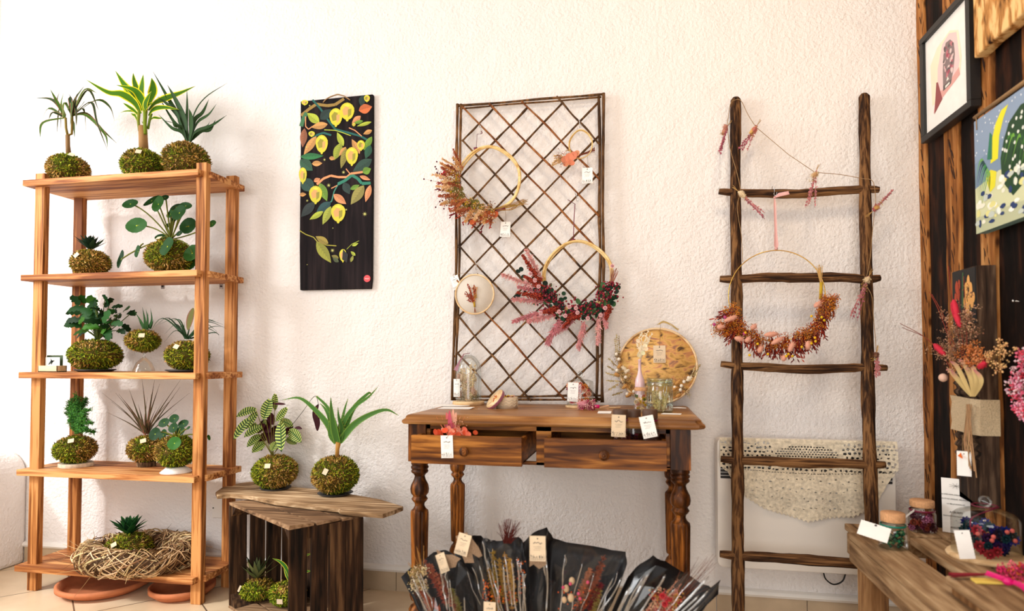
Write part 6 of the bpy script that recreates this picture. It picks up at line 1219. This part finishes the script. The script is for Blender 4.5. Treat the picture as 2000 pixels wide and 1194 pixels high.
# second
t, b0 = bq('second black-wrapped bouquet from the left, its burlap bow and paper tag standing highest', 1015, -.82, [(870, 1120), (895, 1070), (915, 1044), (930, 1048), (952, 1052), (972, 1060), (985, 1100), (990, 1150)], [(890, 1130), (905, 1090), (938, 1060), (948, 1032), (958, 1062), (965, 1120), (970, 1180)], 2)
s = MB(); pts = [(900, 1080), (908, 1100), (926, 1100), (922, 1082), (935, 1090), (942, 1086), (935, 1070), (920, 1050), (905, 1058)]; s.slab([P(a, b, -.915) for a, b in pts][::-1], (0, .0012, 0)); s.slab([P(a, b, -.918) for a, b in ((890, 1048), (912, 1040), (915, 1046), (892, 1054))][::-1], (0, .0012, 0)); s.build('hessian_ribbon', M['hessian'], t)
label_tag(None, P(904, 1064, -.925), 27*sz(b0), 40*sz(b0), t, .2, (-.1, -1, .2), 'cream')
# centre, mustard
t, b0 = bq('middle black-wrapped bouquet with mustard grasses and small orange flowers', 1035, -.88, [(925, 1190), (942, 1120), (946, 1080), (960, 1058), (990, 1052), (1012, 1050), (1022, 1060), (1030, 1110), (1034, 1190)], [(938, 1180), (948, 1110), (958, 1075), (990, 1062), (1018, 1075), (1026, 1120), (1022, 1190)], 3)
for a, b, c_ in (((975, 1190), (962, 1072), srgb(150, 118, 44)), ((985, 1180), (975, 1090), srgb(166, 126, 48)), ((1000, 1190), (985, 1078), srgb(176, 124, 36)), ((1005, 1180), (995, 1090), srgb(196, 150, 60)), ((970, 1194), (955, 1110), srgb(150, 110, 40))):
    s = MB(); plume(s, P(*a, -.92), P(*b, -.92), .015, c_, rn, 420, .0, .45); stemto(s, b0, *a, -.92, BR_); s.build('mustard_plume', M['petal'], t)
s = MB()
for i in range(110): px_, py_ = rn.choice([(955+rn.uniform(-12, 26), 1160+rn.uniform(-26, 20)), (1018+rn.uniform(-8, 8), 1110+rn.uniform(-18, 50)), (990+rn.uniform(-20, 20), 1165+rn.uniform(-10, 12))]); s.ell(P(px_, py_, -.94), rn.uniform(1, 2.1)*sz(b0), 6, 4, jit(rn.choice([srgb(226, 110, 20), srgb(200, 80, 20), srgb(150, 50, 30)]), .2, rn))
s.build('orange_flowers', M['petal'], t); s = MB()
for i in range(60): x = rn.choice([rn.uniform(970, 996), rn.uniform(996, 1018)]); s.tube([P(990+rn.uniform(-6, 8), 1062, -.85), P(x, 1012+abs(x-994)*rn.uniform(.2, 1.8), -.86+rn.uniform(-.02, .02))], [.0011, .0004], 3, jit(srgb(96, 34, 26), .3, rn), False)
s.build('dark_red_grass', M['petal'], t)
label_tag(None, P(956, 1198, -.99), 26*sz(b0)*.9, 40*sz(b0), t, 0, (0, -1, .1), 'cream')
# fourth
t, b0 = bq('black-wrapped bouquet right of the middle, with a tall tag and a red-brown plume', 1075, -.84, [(1012, 1150), (1020, 1060), (1042, 1040), (1068, 1031), (1080, 1053), (1120, 1060), (1180, 1073), (1222, 1078), (1224, 1100), (1205, 1160)], [(1030, 1150), (1050, 1090), (1068, 1040), (1110, 1066), (1170, 1080), (1216, 1088), (1218, 1120), (1195, 1175)], 4)
for a, b, c_ in (((1126, 1190), (1182, 1084), srgb(112, 58, 42)), ((1140, 1190), (1178, 1100), srgb(146, 66, 40)), ((1150, 1194), (1174, 1140), srgb(120, 36, 40)), ((1130, 1180), (1152, 1110), srgb(170, 100, 66)), ((1158, 1200), (1170, 1150), srgb(150, 130, 60))):
    s = MB(); plume(s, P(*a, -.89), P(*b, -.89), .017, c_, rn, 440, .0, .45); stemto(s, b0, *a, -.89, BR_); s.build('red_brown_plume', M['petal'], t)
s = MB()
for px_, py_, r in ((1117, 1135, 7), (1106, 1150, 7), (1115, 1168, 8), (1102, 1172, 6)): s.ell(P(px_, py_, -.92), (r*sz(b0)*.8, r*sz(b0)*.8, r*sz(b0)), 10, 8, jit(srgb(206, 176, 140), .1, rn))
for px_, py_ in ((1114, 1141), (1148, 1138), (1130, 1160), (1100, 1148), (1133, 1170)): s.ell(P(px_, py_, -.93), 3.2*sz(b0), 7, 5, srgb(206, 80, 110))
for i in range(30): s.ell(P(1120+rn.uniform(-30, 40), 1160+rn.uniform(-16, 30), -.92), 1.4*sz(b0), 6, 4, jit(srgb(206, 90, 40), .2, rn))
s.build('poppy_heads', M['petal'], t)
s = MB(); s.slab([P(a, b, -.93) for a, b in ((1034, 1092), (1066, 1092), (1067, 1104), (1053, 1112), (1042, 1103), (1034, 1108))][::-1], (0, .0012, 0)); s.build('hessian_ribbon', M['hessian'], t)
label_tag(None, P(1050, 1072, -.94), 31*sz(b0), 46*sz(b0), t, -.03, (0, -1, .15), 'cream')
# right
t, b0 = bq('rightmost black-wrapped bouquet with coral and peach dried flowers and fine brown stalks', 1110, -.87, [(1200, 1190), (1226, 1126), (1250, 1104), (1276, 1086), (1300, 1098), (1340, 1122), (1375, 1140), (1398, 1152), (1406, 1130), (1402, 1160), (1375, 1194)], [(1215, 1185), (1240, 1130), (1280, 1110), (1330, 1110), (1370, 1100), (1395, 1130), (1402, 1150), (1370, 1185)], 5)
s = MB()
for i in range(26): x, yv = rn.uniform(1340, 1410), rn.uniform(1082, 1150); s.tube([P(1290+rn.uniform(0, 30), 1190, -.9), P(x, yv, -.91)], [.0009, .0003], 3, jit(srgb(120, 60, 36), .3, rn), False)
s.build('fine_stalks', M['petal'], t)
for a, b in (((1270, 1200), (1325, 1132)), ((1285, 1200), (1332, 1140)), ((1260, 1200), (1292, 1156)), ((1300, 1200), (1338, 1166))): s = MB(); spike(s, P(*a, -.92), P(*b, -.925), 6*sz(b0), srgb(206, 140, 110), rn, 150); stemto(s, b0, *a, -.92, BR_); s.build('peach_spike', M['petal'], t)
s = MB()
for i in range(60): umbel(s, P(1300+rn.uniform(-26, 26), 1178+rn.uniform(-22, 18), -.93), .01, rn.choice([srgb(206, 60, 60), srgb(230, 150, 130), srgb(240, 190, 150), srgb(200, 150, 60)]), rn, 14, .0024)
for px_, py_ in ((1294, 1164), (1302, 1170), (1298, 1180)): strawflower(s, P(px_, py_, -.95), 7*sz(b0), srgb(206, 50, 60), rn)
s.build('coral_flowers', M['petal'], t)

# ------------------------------------------------------------------ bench at the right
BN = .45
t = thing('pallet_bench', 'low rough bench made of pale reclaimed planks against the dark timber wall', 'bench', (.83, -.8, 0))
def pl(lo, hi, mat='bench', name='plank'): s = MB(); s.box(lo, hi); return s.build(name, M[mat], t, bevel=.003)
pl((.648, -1.25, BN-.022), (.755, -.432, BN)); pl((.812, -1.25, BN-.022), (.905, -.46, BN)); pl((.91, -1.25, BN-.022), (1.02, -.46, BN-.002)); pl((.67, -.43, BN-.022), (1.02, -.31, BN-.001), 'bench')
pl((.648, -1.25, BN-.09), (.668, -.43, BN-.023), name='apron'); pl((.668, -.36, BN-.09), (1.02, -.34, BN-.023), name='apron'); pl((.668, -1.25, BN-.09), (1.02, -1.22, BN-.023), name='apron')
for x, y in ((.668, -.50), (.668, -1.2), (.95, -.42), (.95, -1.2)): pl((x, y, 0), (x+.07, y+.06, BN-.023), 'bench_z', 'leg')
t2 = thing('wooden_slab', 'rough pale wooden slab with dark gaps lying on the near end of the bench', 'slab', (.83, -1.08, BN))
s = MB(); s.box((.70, -1.22, BN+.02), (1.0, -.955, BN+.042)); s.build('top_board', M['bench'], t2, bevel=.006)
for x in (.71, .79, .87, .95): s = MB(); s.box((x, -1.21, BN+.001), (x+.04, -.965, BN+.02)); s.build('batten', M['bench_z'], t2, bevel=.002)
def onb(px, py, z=BN): return H(px, py, z)
# corked jars
c = onb(1750, 1074); k = sz(c); k2 = 26*k; t = jar('small corked glass jar with green dried moss and a white tag, on the bench corner', c+Vector((0, .02, 0)), 26*k, 54*k, 'cork', 0, [(1, 1, 1)], neck=.78, ribbon='wick', lidh=.32, cork=True); c = c+Vector((0, .02, 0))
s = MB()
for i in range(70): a = rn.uniform(0, 6.28); q = math.sqrt(rn.random())*20*k; s.oct(c+Vector((math.cos(a)*q, math.sin(a)*q, rn.uniform(4, 34)*k)), 4*k*rn.uniform(.6, 1.4), jit(rn.choice([srgb(20, 84, 60), srgb(40, 120, 80), srgb(14, 50, 40), srgb(120, 150, 100)]), .2, rn))
s.build('dried_moss', M['petal'], t)
p = P(1707, 1038, c.y-.03); label_tag(None, Vector((p.x, p.y, p.z)), 54*k, 34*k, t, .28, (-.2, -.75, .75), lines=False)
c = onb(1807, 1041); k = sz(c); c += Vector((0, .02, -.0)); t = jar('small corked glass jar with pink dried petals and a burgundy thread, back of the bench', c, 24*k, 50*k, 'cork', 40, [srgb(206, 120, 160), srgb(110, 20, 50), srgb(150, 60, 40), srgb(90, 30, 50)], neck=.82, ribbon='burgundy', lidh=.26, cork=True)
s = MB(); a, b = P(1786, 998, c.y-.03), P(1766, 1012, c.y-.05); s.slab([a+Vector((0, 0, .006)), a-Vector((0, 0, .002)), b-Vector((0, 0, .004)), b+Vector((0, 0, .002))], (0, .001, 0)); s.build('folded_tag', M['paper'], t)
# bell jar
c = onb(1937, 1100); c.y += .055; c.x = .905; k = sz(c); r = .078; c = Vector((.935, -.64, BN)); k = sz(c)
t = thing('bell_jar', 'glass bell jar with faceted knob over blue and red dried flowers, on the bench', 'jar', tuple(c))
s = MB(); s.lathe([(.001, 0), (.092, 0), (.094, .006), (.09, .012), (.001, .012)], c, 40); s.build('wooden_base', M['palewood'], t)
s = MB(); r = .080; hb = .100; s.lathe([(r, .012), (r, hb)]+[(r*(.3+.7*math.cos(a)**.7), hb+.032*math.sin(a)) for a in [i*math.pi/2/8 for i in range(1, 9)]]+[(.012, hb+.034), (.008, hb+.038)], c, 44, caps=False); s.ell(c+Vector((0, 0, hb+.054)), .017, 10, 6); s.build('glass_cover', M['glass'], t)
s = MB()
for i in range(60): a = rn.uniform(0, 6.28); q = math.sqrt(rn.random())*.06; strawflower(s, c+Vector((math.cos(a)*q, math.sin(a)*q, rn.uniform(.022, .095))), rn.uniform(.012, .02), rn.choice([srgb(24, 30, 120), srgb(20, 50, 150), srgb(60, 20, 80), srgb(14, 60, 70), srgb(30, 24, 90), srgb(190, 40, 60), srgb(16, 20, 50)]), rn)
for i in range(9): s.ell(c+Vector((rn.uniform(-.05, .05), -.05, rn.uniform(.03, .09))), .006, 7, 5, srgb(230, 110, 100))
s.build('dried_flowers', M['petal'], t)
s = MB(); s.tube(crom([c+Vector((math.cos(a)*.03, math.sin(a)*.03, hb+.043)) for a in [i*.7 for i in range(9)]]+[c+Vector((-.05, -.045, hb+.02)), c+Vector((-.062, -.055, hb-.005))], 3), .0026, 5, flat=.6); s.build('ribbon', M['burgundy'], t)
label_tag(None, P(1884, 1064, c.y-.09), .036, .074, t, -.16, (-.35, -1, .2), lines=False)
# letter
a, b = H(1841, 1038, BN+.002), H(1897, 1046, BN+.002); a.z = b.z = BN+.001; w = (b-a); hgt = P(1842, 934, a.y).z-BN; s = MB(); s.slab([a, b, b+Vector((0, .004, hgt)), a+Vector((0, .004, hgt))], Vector((w.y, -w.x, 0)).normalized()*-.0008)
o = tag(s.build('printed_notice', M['paper']), 'white printed paper notice standing on the bench behind the jars', 'notice')
wd_ = w.length; ux = w.normalized(); nn = Vector((ux.y, -ux.x, 0)); 
if nn.y > 0: nn = -nn
Mt = lambda v, u=.5: Matrix.Translation(a+ux*wd_*u+Vector((0, .004*v, hgt*v))+nn*.0012) @ Matrix(((ux.x, 0, nn.x, 0), (ux.y, 0, nn.y, 0), (0, 1, 0, 0), (0, 0, 0, 1)))
for txt, v, sz__ in (("J'AI CRÉÉ MON ATELIER DE FLEURS", .70, .0052), ("UN STYLE UNIQUE, MÉLANGE DE", .62, .0052), ("LA BELLE SAISON ET", .53, .0052), ("ATELIERS", .38, .0085), ("Réservations ou renseignements", .31, .0052), ("au", .24, .005), ("BIENTÔT", .10, .0075)):
    lettering(txt, sz__*1.0, Mt(v), M['black_ink'], o, 'printing')
s = MB(); q = a+ux*wd_*.5+Vector((0, 0, hgt*.87))+nn*.0012
for i in range(9): an = i*.7; s.tube([q, q+ux*.018*math.cos(an)+Vector((0, 0, .009*math.sin(an)))], .0004, 3)
s.build('leaf_drawing', M['ink'], o)
# pink bunch on a yellow card, magenta ribbon
z = BN+.043; c1, c2_ = Vector((.74, -1.00, z)), Vector((.93, -.985, z)); s = MB(); s.slab([c1+Vector((0, -.012, 0)), c2_+Vector((0, -.012, 0)), c2_+Vector((0, .014, 0)), c1+Vector((0, .014, 0))], (0, 0, .006)); M['yellow'] = plain('pale_yellow', srgb(240, 206, 96), .6)
tag(s.build('wooden_ruler', M['yellow'], bevel=.001), 'pale yellow wooden strip lying on the near end of the bench', 'strip')
t = thing('dried_flower_bunch', 'pink and red dried flower bunch with magenta ribbon at the bench end', 'bouquet', (.86, -.98, z))
s = MB()
for i in range(60): umbel(s, Vector((rn.uniform(.80, .97), rn.uniform(-1.0, -.95), z+rn.uniform(.006, .036))), .011, rn.choice([srgb(226, 70, 110), srgb(240, 120, 130), srgb(200, 40, 90), srgb(206, 90, 40)]), rn, 22, .003)
s.build('flower_heads', M['petal'], t); s = MB()
for i in range(14): s.tube([Vector((.81, -.975, z+.014)), Vector((.70, -.985+rn.uniform(-.01, .01), z+rn.uniform(.004, .014)))], .0014, 4, jit(srgb(150, 40, 50), .3, rn), False)
s.build('stalks', M['petal'], t); s = MB(); q = Vector((.80, -1.02, z+.012)); s.blade(crom([q+Vector((-.03, .03, .006)), q, q+Vector((.012, -.03, 0)), q+Vector((.02, -.06, -.012)), q+Vector((.035, -.09, -.02))], 5), .008, (-.3, -.4, 1), None, .3); s.ell(q, (.012, .009, .009)); s.build('ribbon', M['magenta'], t)

# ------------------------------------------------------------------ pictures on the timber wall (facing left)
def W_(y, z, x): return Vector((x, y, z))
fr = thing('framed_print', 'black framed print of a vase in pale pink wash on the dark timber wall', 'picture', (1.02, -.28, 1.96))
fy0, fy1, fz0, fz1 = -.112, -.462, 1.772, 2.150
bw = .022
for lo, hi in (((fy1, fz0), (fy0, fz0+bw)), ((fy1, fz1-bw), (fy0, fz1)), ((fy1, fz0+bw), (fy1+bw, fz1-bw)), ((fy0-bw, fz0+bw), (fy0, fz1-bw))):
    s = MB(); s.box((1.0, lo[0], lo[1]), (1.032, hi[0], hi[1])); s.build('frame_rail', M['black'], fr, bevel=.002)
s = MB(); s.box((1.012, fy1+bw, fz0+bw), (1.02, fy0-bw, fz1-bw)); pr = s.build('print_sheet', M['paper'], fr)
A2 = MB(); dd = [0]
def fl(x, pts, col, y0, sy, z0, sz_):
    dd[0] += .000006; A2.poly([Vector((x-dd[0], y0+sy*u, z0+sz_*v)) for u, v in pts], col)
def blob(cx, cy, rx, ry, n=14, wob=.08, sd=0): rr_ = random.Random(sd); return [(cx+rx*math.cos(2*math.pi*i/n)*(1+rr_.uniform(-wob, wob)), cy+ry*math.sin(2*math.pi*i/n)*(1+rr_.uniform(-wob, wob))) for i in range(n)]
iy, sy_, iz, sz2 = fy0-bw, (fy1+bw)-(fy0-bw), fz0+bw, (fz1-bw)-(fz0+bw)
F2 = lambda pts, col: fl(1.0115, pts, col, iy, sy_, iz, sz2)
F2([(.15, .26), (.42, .28), (.80, .36), (.84, .5), (.78, .78), (.6, .86), (.3, .82), (.12, .70)], srgb(246, 236, 208)); F2([(.28, .30), (.74, .34), (.80, .48), (.74, .78), (.58, .84), (.42, .80), (.3, .60)], srgb(236, 206, 204)); F2([(.18, .17), (.4, .26), (.8, .34), (.78, .42), (.55, .36), (.4, .34), (.25, .36)], srgb(226, 168, 160)); F2([(.2, .16), (.4, .25), (.3, .46), (.26, .47)], srgb(150, 76, 78))
F2([(.42, .36), (.62, .37), (.66, .44), (.70, .58), (.68, .70), (.6, .77), (.5, .78), (.44, .68), (.42, .52)], srgb(136, 118, 118)); F2([(.42, .32), (.6, .33), (.62, .37), (.42, .37)], srgb(90, 84, 84)); F2([(.47, .33), (.57, .34), (.57, .36), (.47, .355)], srgb(240, 236, 226))
for i in range(46): u, v = rn.uniform(.45, .66), rn.uniform(.44, .74); F2(blob(u, v, rn.uniform(.012, .03), rn.uniform(.012, .03), 7, .2, i), rn.choice([srgb(196, 120, 128), srgb(226, 200, 196), srgb(96, 84, 86), srgb(170, 76, 96)]))
F2([(.5, .39), (.56, .39), (.53, .43)], srgb(240, 236, 226)); F2([(.93, .12), (.98, .12), (.98, .17), (.93, .17)], srgb(176, 30, 50)); A2.build('vase_drawing', M['paint'], pr)
# canvas with arching leaves
cv = thing('painted_canvas', 'blue and green landscape painting with arching leaves hung by twine on the timber wall', 'painting', (1.0, -.7, 1.53))
y0_, y1_, z0_, z1_ = -.495, -.93, 1.372, 1.712
s = MB(); s.box((.995, y1_, z0_), (1.025, y0_, z1_)); M['canvas'] = plain('canvas', srgb(110, 150, 150), .7, noise=.1); cb = s.build('canvas_block', M['canvas'], cv, bevel=.002)
A2 = MB(); dd = [0]; F3 = lambda pts, col: fl(.9945, pts, col, y0_, y1_-y0_, z0_, z1_-z0_)
F3([(0, 0), (1, 0), (1, 1), (0, 1)], srgb(126, 150, 176)); F3([(0, 0), (1, 0), (1, .42), (.6, .40), (.3, .46), (0, .40)], srgb(214, 218, 176)); F3([(0, 0), (1, 0), (1, .12), (0, .14)], srgb(190, 196, 160)); F3([(0, .62), (.3, .7), (.6, .8), (1, .86), (1, 1), (0, 1)], srgb(140, 160, 186))
for i in range(60): F3(blob(rn.random(), rn.uniform(.62, .99), .007, .009, 5, .2, i), srgb(226, 232, 236))
F3([(.20, .55), (.22, .74), (.27, .86), (.34, .94), (.42, .95), (.36, .86), (.31, .74), (.29, .56)], srgb(232, 226, 40)); F3([(.16, .60), (.20, .82), (.23, .78), (.22, .58)], srgb(44, 120, 90)); F3([(.14, .46), (.2, .5), (.27, .46), (.25, .34), (.19, .31), (.16, .38)], srgb(232, 224, 50))
def arch(u0, v0, u1, v1, u2, v2, w, col):
    L = [((1-t)**2*u0+2*t*(1-t)*u1+t*t*u2, (1-t)**2*v0+2*t*(1-t)*v1+t*t*v2) for t in [i/10 for i in range(11)]]; up_ = [(a, b+w*math.sin(math.pi*(i/10)*.9+.2)) for i, (a, b) in enumerate(L)]; F3(L+up_[::-1], col)
for i in range(8): arch(.18, .32, .10+.02*i, .85-.03*i, .0+.01*i, .42-.03*i, .03, rn.choice([srgb(20, 90, 66), srgb(60, 140, 80), srgb(24, 70, 70), srgb(110, 170, 90)]))
F3([(.33, .36), (.32, .55), (.36, .68), (.42, .80), (.55, .88), (.8, .86), (1, .8), (1, .3), (.6, .28), (.45, .2)], srgb(24, 66, 36))
for i in range(14): arch(.45+.03*i, .30, .50+.03*i, .95-.02*i, .33+.035*i, .50-.02*i, .03, rn.choice([srgb(60, 130, 40), srgb(110, 170, 60), srgb(30, 80, 44)]))
for i in range(90): F3(blob(.02+rn.random()*.96, rn.uniform(.04, .4), rn.uniform(.015, .04), rn.uniform(.015, .035), 8, .2, i), rn.choice([srgb(240, 240, 220), srgb(250, 250, 240), srgb(230, 226, 150), srgb(34, 60, 110), srgb(200, 210, 200)]))
for i in range(26): F3(blob(.34+rn.random()*.3, rn.uniform(.4, .85), .012, .016, 6, .2, i), srgb(236, 240, 230))
A2.build('painted_landscape', M['paint'], cb)
s = MB(); s.tube([W_(-.5, z1_+.012, .995), W_(-.93, z1_+.012, .995)], .006, 8, rough=.15); s.tube([W_(-.513, z1_+.01, .992), W_(-.513, z1_-.03, .993)], .0015, 5); s.build('twine_rod', M['cord'], cv)
# dark carved board with flower painting, burlap pocket and dried flowers
bd = thing('painted_board', 'tall dark rippled wooden board with a flower painting, hung on the timber wall', 'board', (1.0, -.44, .95))
by0, by1 = -.372, -.520; s = MB(); rr = []
for i in range(90):
    z = .56+(1.275-.56)*i/89; x = .982+(0 if z > 1.10 or z < .70 else .006*math.sin(z*230)); rr.append([(x, by0, z+(.03 if i == 0 else 0)), (x, by1, z), (1.033, by1, z), (1.033, by0, z+(.03 if i == 0 else 0))])
s.rings(rr, smooth=False); s.build('board', M['board'], bd, bevel=.001)
s = MB(); s.box((.979, by1+.004, 1.105), (.983, by0-.004, 1.272), srgb(34, 34, 34)); pt = s.build('flower_tile', M['paint'], bd); A2 = MB(); dd = [0]; F4 = lambda pts, col: fl(.9785, pts, col, by0-.004, by1-by0+.008, 1.105, .167)
for u, v, a, b, c_ in ((.62, .62, .08, .14, 0), (.72, .76, .07, .12, 0), (.82, .62, .07, .13, 0), (.75, .46, .08, .12, 0), (.58, .40, .08, .12, 0), (.68, .28, .08, .12, 0), (.86, .36, .07, .1, 0), (.93, .46, .06, .09, 0), (.2, .7, .07, .12, 1), (.28, .56, .07, .12, 1), (.15, .5, .06, .1, 1), (.32, .74, .05, .1, 1)): F4(blob(u, v, a, b, 10, .1, int(u*99)), (srgb(230, 170, 96), srgb(176, 70, 44))[c_])
F4([(.42, .3), (.47, .95), (.52, .95), (.48, .3)], srgb(60, 96, 60)); F4([(.7, .05), (.8, .3), (.84, .28), (.76, .05)], srgb(60, 96, 60)); A2.build('painted_flowers', M['paint'], pt)
s = MB(); by = .962; rr = []
for z in (.776, .80, .83, .86, .882): rr.append([(by+rn.uniform(-.001, .001)+.02, by0+.003, z), (by+rn.uniform(-.003, .003), by0-.02, z+.002), (by+rn.uniform(-.003, .003), (by0+by1)/2, z), (by, by1+.01, z-.002), (by+.02, by1-.004, z-.004), (1.034, by1-.004, z-.004), (1.034, by0+.003, z)])
s.rings(rr, smooth=False, caps=False); o = s.build('burlap_band', M['burlap'], bd); sd = o.modifiers.new('solid', 'SOLIDIFY'); sd.thickness = .002
def Q(px, py, d=.0): return PX(px, py, .955-d)
t = thing('dried_flower_bunch', 'tall dried bunch with a large protea tucked into the burlap band on the wall', 'bouquet', tuple(Q(1890, 800)))
s = MB()
for pl_, w in (([(1898, 775), (1884, 745), (1868, 715), (1856, 706)], 12), ([(1900, 775), (1896, 740), (1884, 712), (1872, 702)], 13), ([(1902, 775), (1908, 745), (1902, 722), (1890, 705)], 13), ([(1896, 775), (1876, 750), (1856, 725), (1848, 722)], 11), ([(1904, 775), (1916, 750), (1914, 735), (1902, 722)], 11), ([(1894, 770), (1880, 750), (1866, 735), (1858, 722)], 12), ([(1900, 772), (1900, 745), (1892, 725), (1880, 708)], 13)):
    q_ = [Q(a, b, .03) for a, b in pl_]; path = crom(q_, 5); m = len(path); k_ = sz(q_[0]); s.blade(path, wprof('oval', m, w*.34*k_), (-.6, -1, .1), [mixc(srgb(206, 180, 120), srgb(190, 84, 120), max(0, (i/m-.45)*1.8)) for i in range(m)], .3)
s.build('protea', M['petal'], t); s = MB()
for i in range(120):
    px_, py_ = rn.choice([(1852+rn.gauss(0, 16), 650+rn.gauss(0, 22)), (1870+rn.gauss(0, 16), 670+rn.gauss(0, 24)), (1850+rn.gauss(0, 10), 690+rn.gauss(0, 10)), (1890+rn.gauss(0, 9), 630+rn.gauss(0, 24))]); p = Q(px_, py_, rn.uniform(0, .05)); umbel(s, p, .012, rn.choice([srgb(170, 124, 96), srgb(206, 160, 126), srgb(140, 96, 70)]), rn, 12, .0022)
s.build('statice_flowers', M['petal'], t); s = MB()
for i in range(50): px_, py_ = 1898+rn.gauss(0, 12), 695+rn.gauss(0, 14); umbel(s, Q(px_, py_, rn.uniform(.01, .04)), .01, rn.choice([srgb(206, 120, 60), srgb(226, 150, 96)]), rn, 14, .0024)
s.build('orange_flowers', M['petal'], t); s = MB()
for i in range(34): px_, py_ = rn.choice([(1960+rn.gauss(0, 9), 680+rn.gauss(0, 9)), (1945+rn.gauss(0, 9), 705+rn.gauss(0, 9)), (1935+rn.gauss(0, 7), 694+rn.gauss(0, 5)), (1955+rn.gauss(0, 5), 715+rn.gauss(0, 5))]); p = Q(px_, py_, .01); umbel(s, p, .008, srgb(240, 190, 130), rn, 7, .0026); s.tube([Q(1915, 760, .01), Q(1930, 715, .01), p], .0006, 3, srgb(120, 90, 50), False)
s.build('wax_flowers', M['petal'], t); s = MB()
for a, b in (((1858, 590), (1876, 640)), ((1824, 672), (1846, 694)), ((1911, 720), (1924, 708)), ((1862, 585), (1870, 620))): s = MB(); bunnytail(s, Q(*a, .04), Q(*b, .04), 11*sz(Q(*a)), srgb(206, 44, 66), rn); s.build('red_tail', M['petal'], t)
s = MB(); s.ell(Q(1842, 738, .03), 8*sz(Q(1842, 738)), 10, 8, srgb(230, 190, 166)); s.build('cream_bud', M['petal'], t); s = MB()
for pl_ in (((1758, 632), (1810, 662), (1860, 720)), ((1762, 640), (1815, 665), (1862, 725)), ((1815, 570), (1835, 610), (1860, 680)), ((1820, 575), (1842, 615), (1866, 680)), ((1872, 555), (1876, 620), (1884, 700)), ((1852, 520), (1862, 600), (1880, 700)), ((1882, 540), (1886, 610), (1890, 700))):
    s.tube(crom([Q(a, b, .03) for a, b in pl_], 5), .0011, 4, jit(srgb(126, 50, 34), .25, rn), False)
for i in range(12): s.tube([Q(1893+rn.uniform(-6, 8), 790, .004), Q(1890+rn.uniform(-8, 10), 860, .006), Q(1893+rn.uniform(-12, 16), 915+rn.uniform(-10, 26), .004)], .0016, 5, jit(srgb(176, 136, 96), .2, rn), False)
s.build('stalks', M['petal'], t)
o = label_tag('white tag with an orange petal hanging below the burlap band of the board', PX(1883, 906, .94), .036, .074, None, 0, (-.5, -1, 0), lines=False, string=[PX(1880, 876, .945), PX(1880, 850, .955)])
s = MB(); s.blade([PX(1868, 884, .93), PX(1874, 888, .93), PX(1880, 896, .93)], [.001, .006, .001], (-.5, -1, 0), srgb(226, 110, 40)); s.build('orange_petal', M['petal'], o)
# pink wreath at the right edge, nail
c = Vector((1.0, -.80, .93)); t = thing('pink_flower_wreath', 'pink dried flower wreath on the timber wall at the right edge', 'wreath', tuple(c)); s = MB()
s.tube([c+Vector((.01, math.cos(a)*.10, math.sin(a)*.10)) for a in [i*math.pi/16 for i in range(32)]], .006, 6, srgb(120, 90, 50), closed=True); s.build('wreath_ring', M['petal'], t); s = MB()
for i in range(190): a = rn.uniform(0, 6.28); r = .10+rn.gauss(0, .012); umbel(s, c+Vector((-rn.uniform(0, .02), math.cos(a)*r, math.sin(a)*r)), .010, rn.choice([srgb(236, 110, 140), srgb(246, 170, 190), srgb(226, 70, 90), srgb(246, 206, 214)]), rn, 14, .0036)
s.build('flower_heads', M['petal'], t)
p = PX(1979, 588, 1.03); s = MB(); s.tube([p+Vector((.03, -.005, -.004)), p], .0015, 6); s.ell(p, .004, 8, 6); tag(s.build('nail', M['steel']), 'round headed nail sticking out of the dark boards above the pink wreath', 'nail')
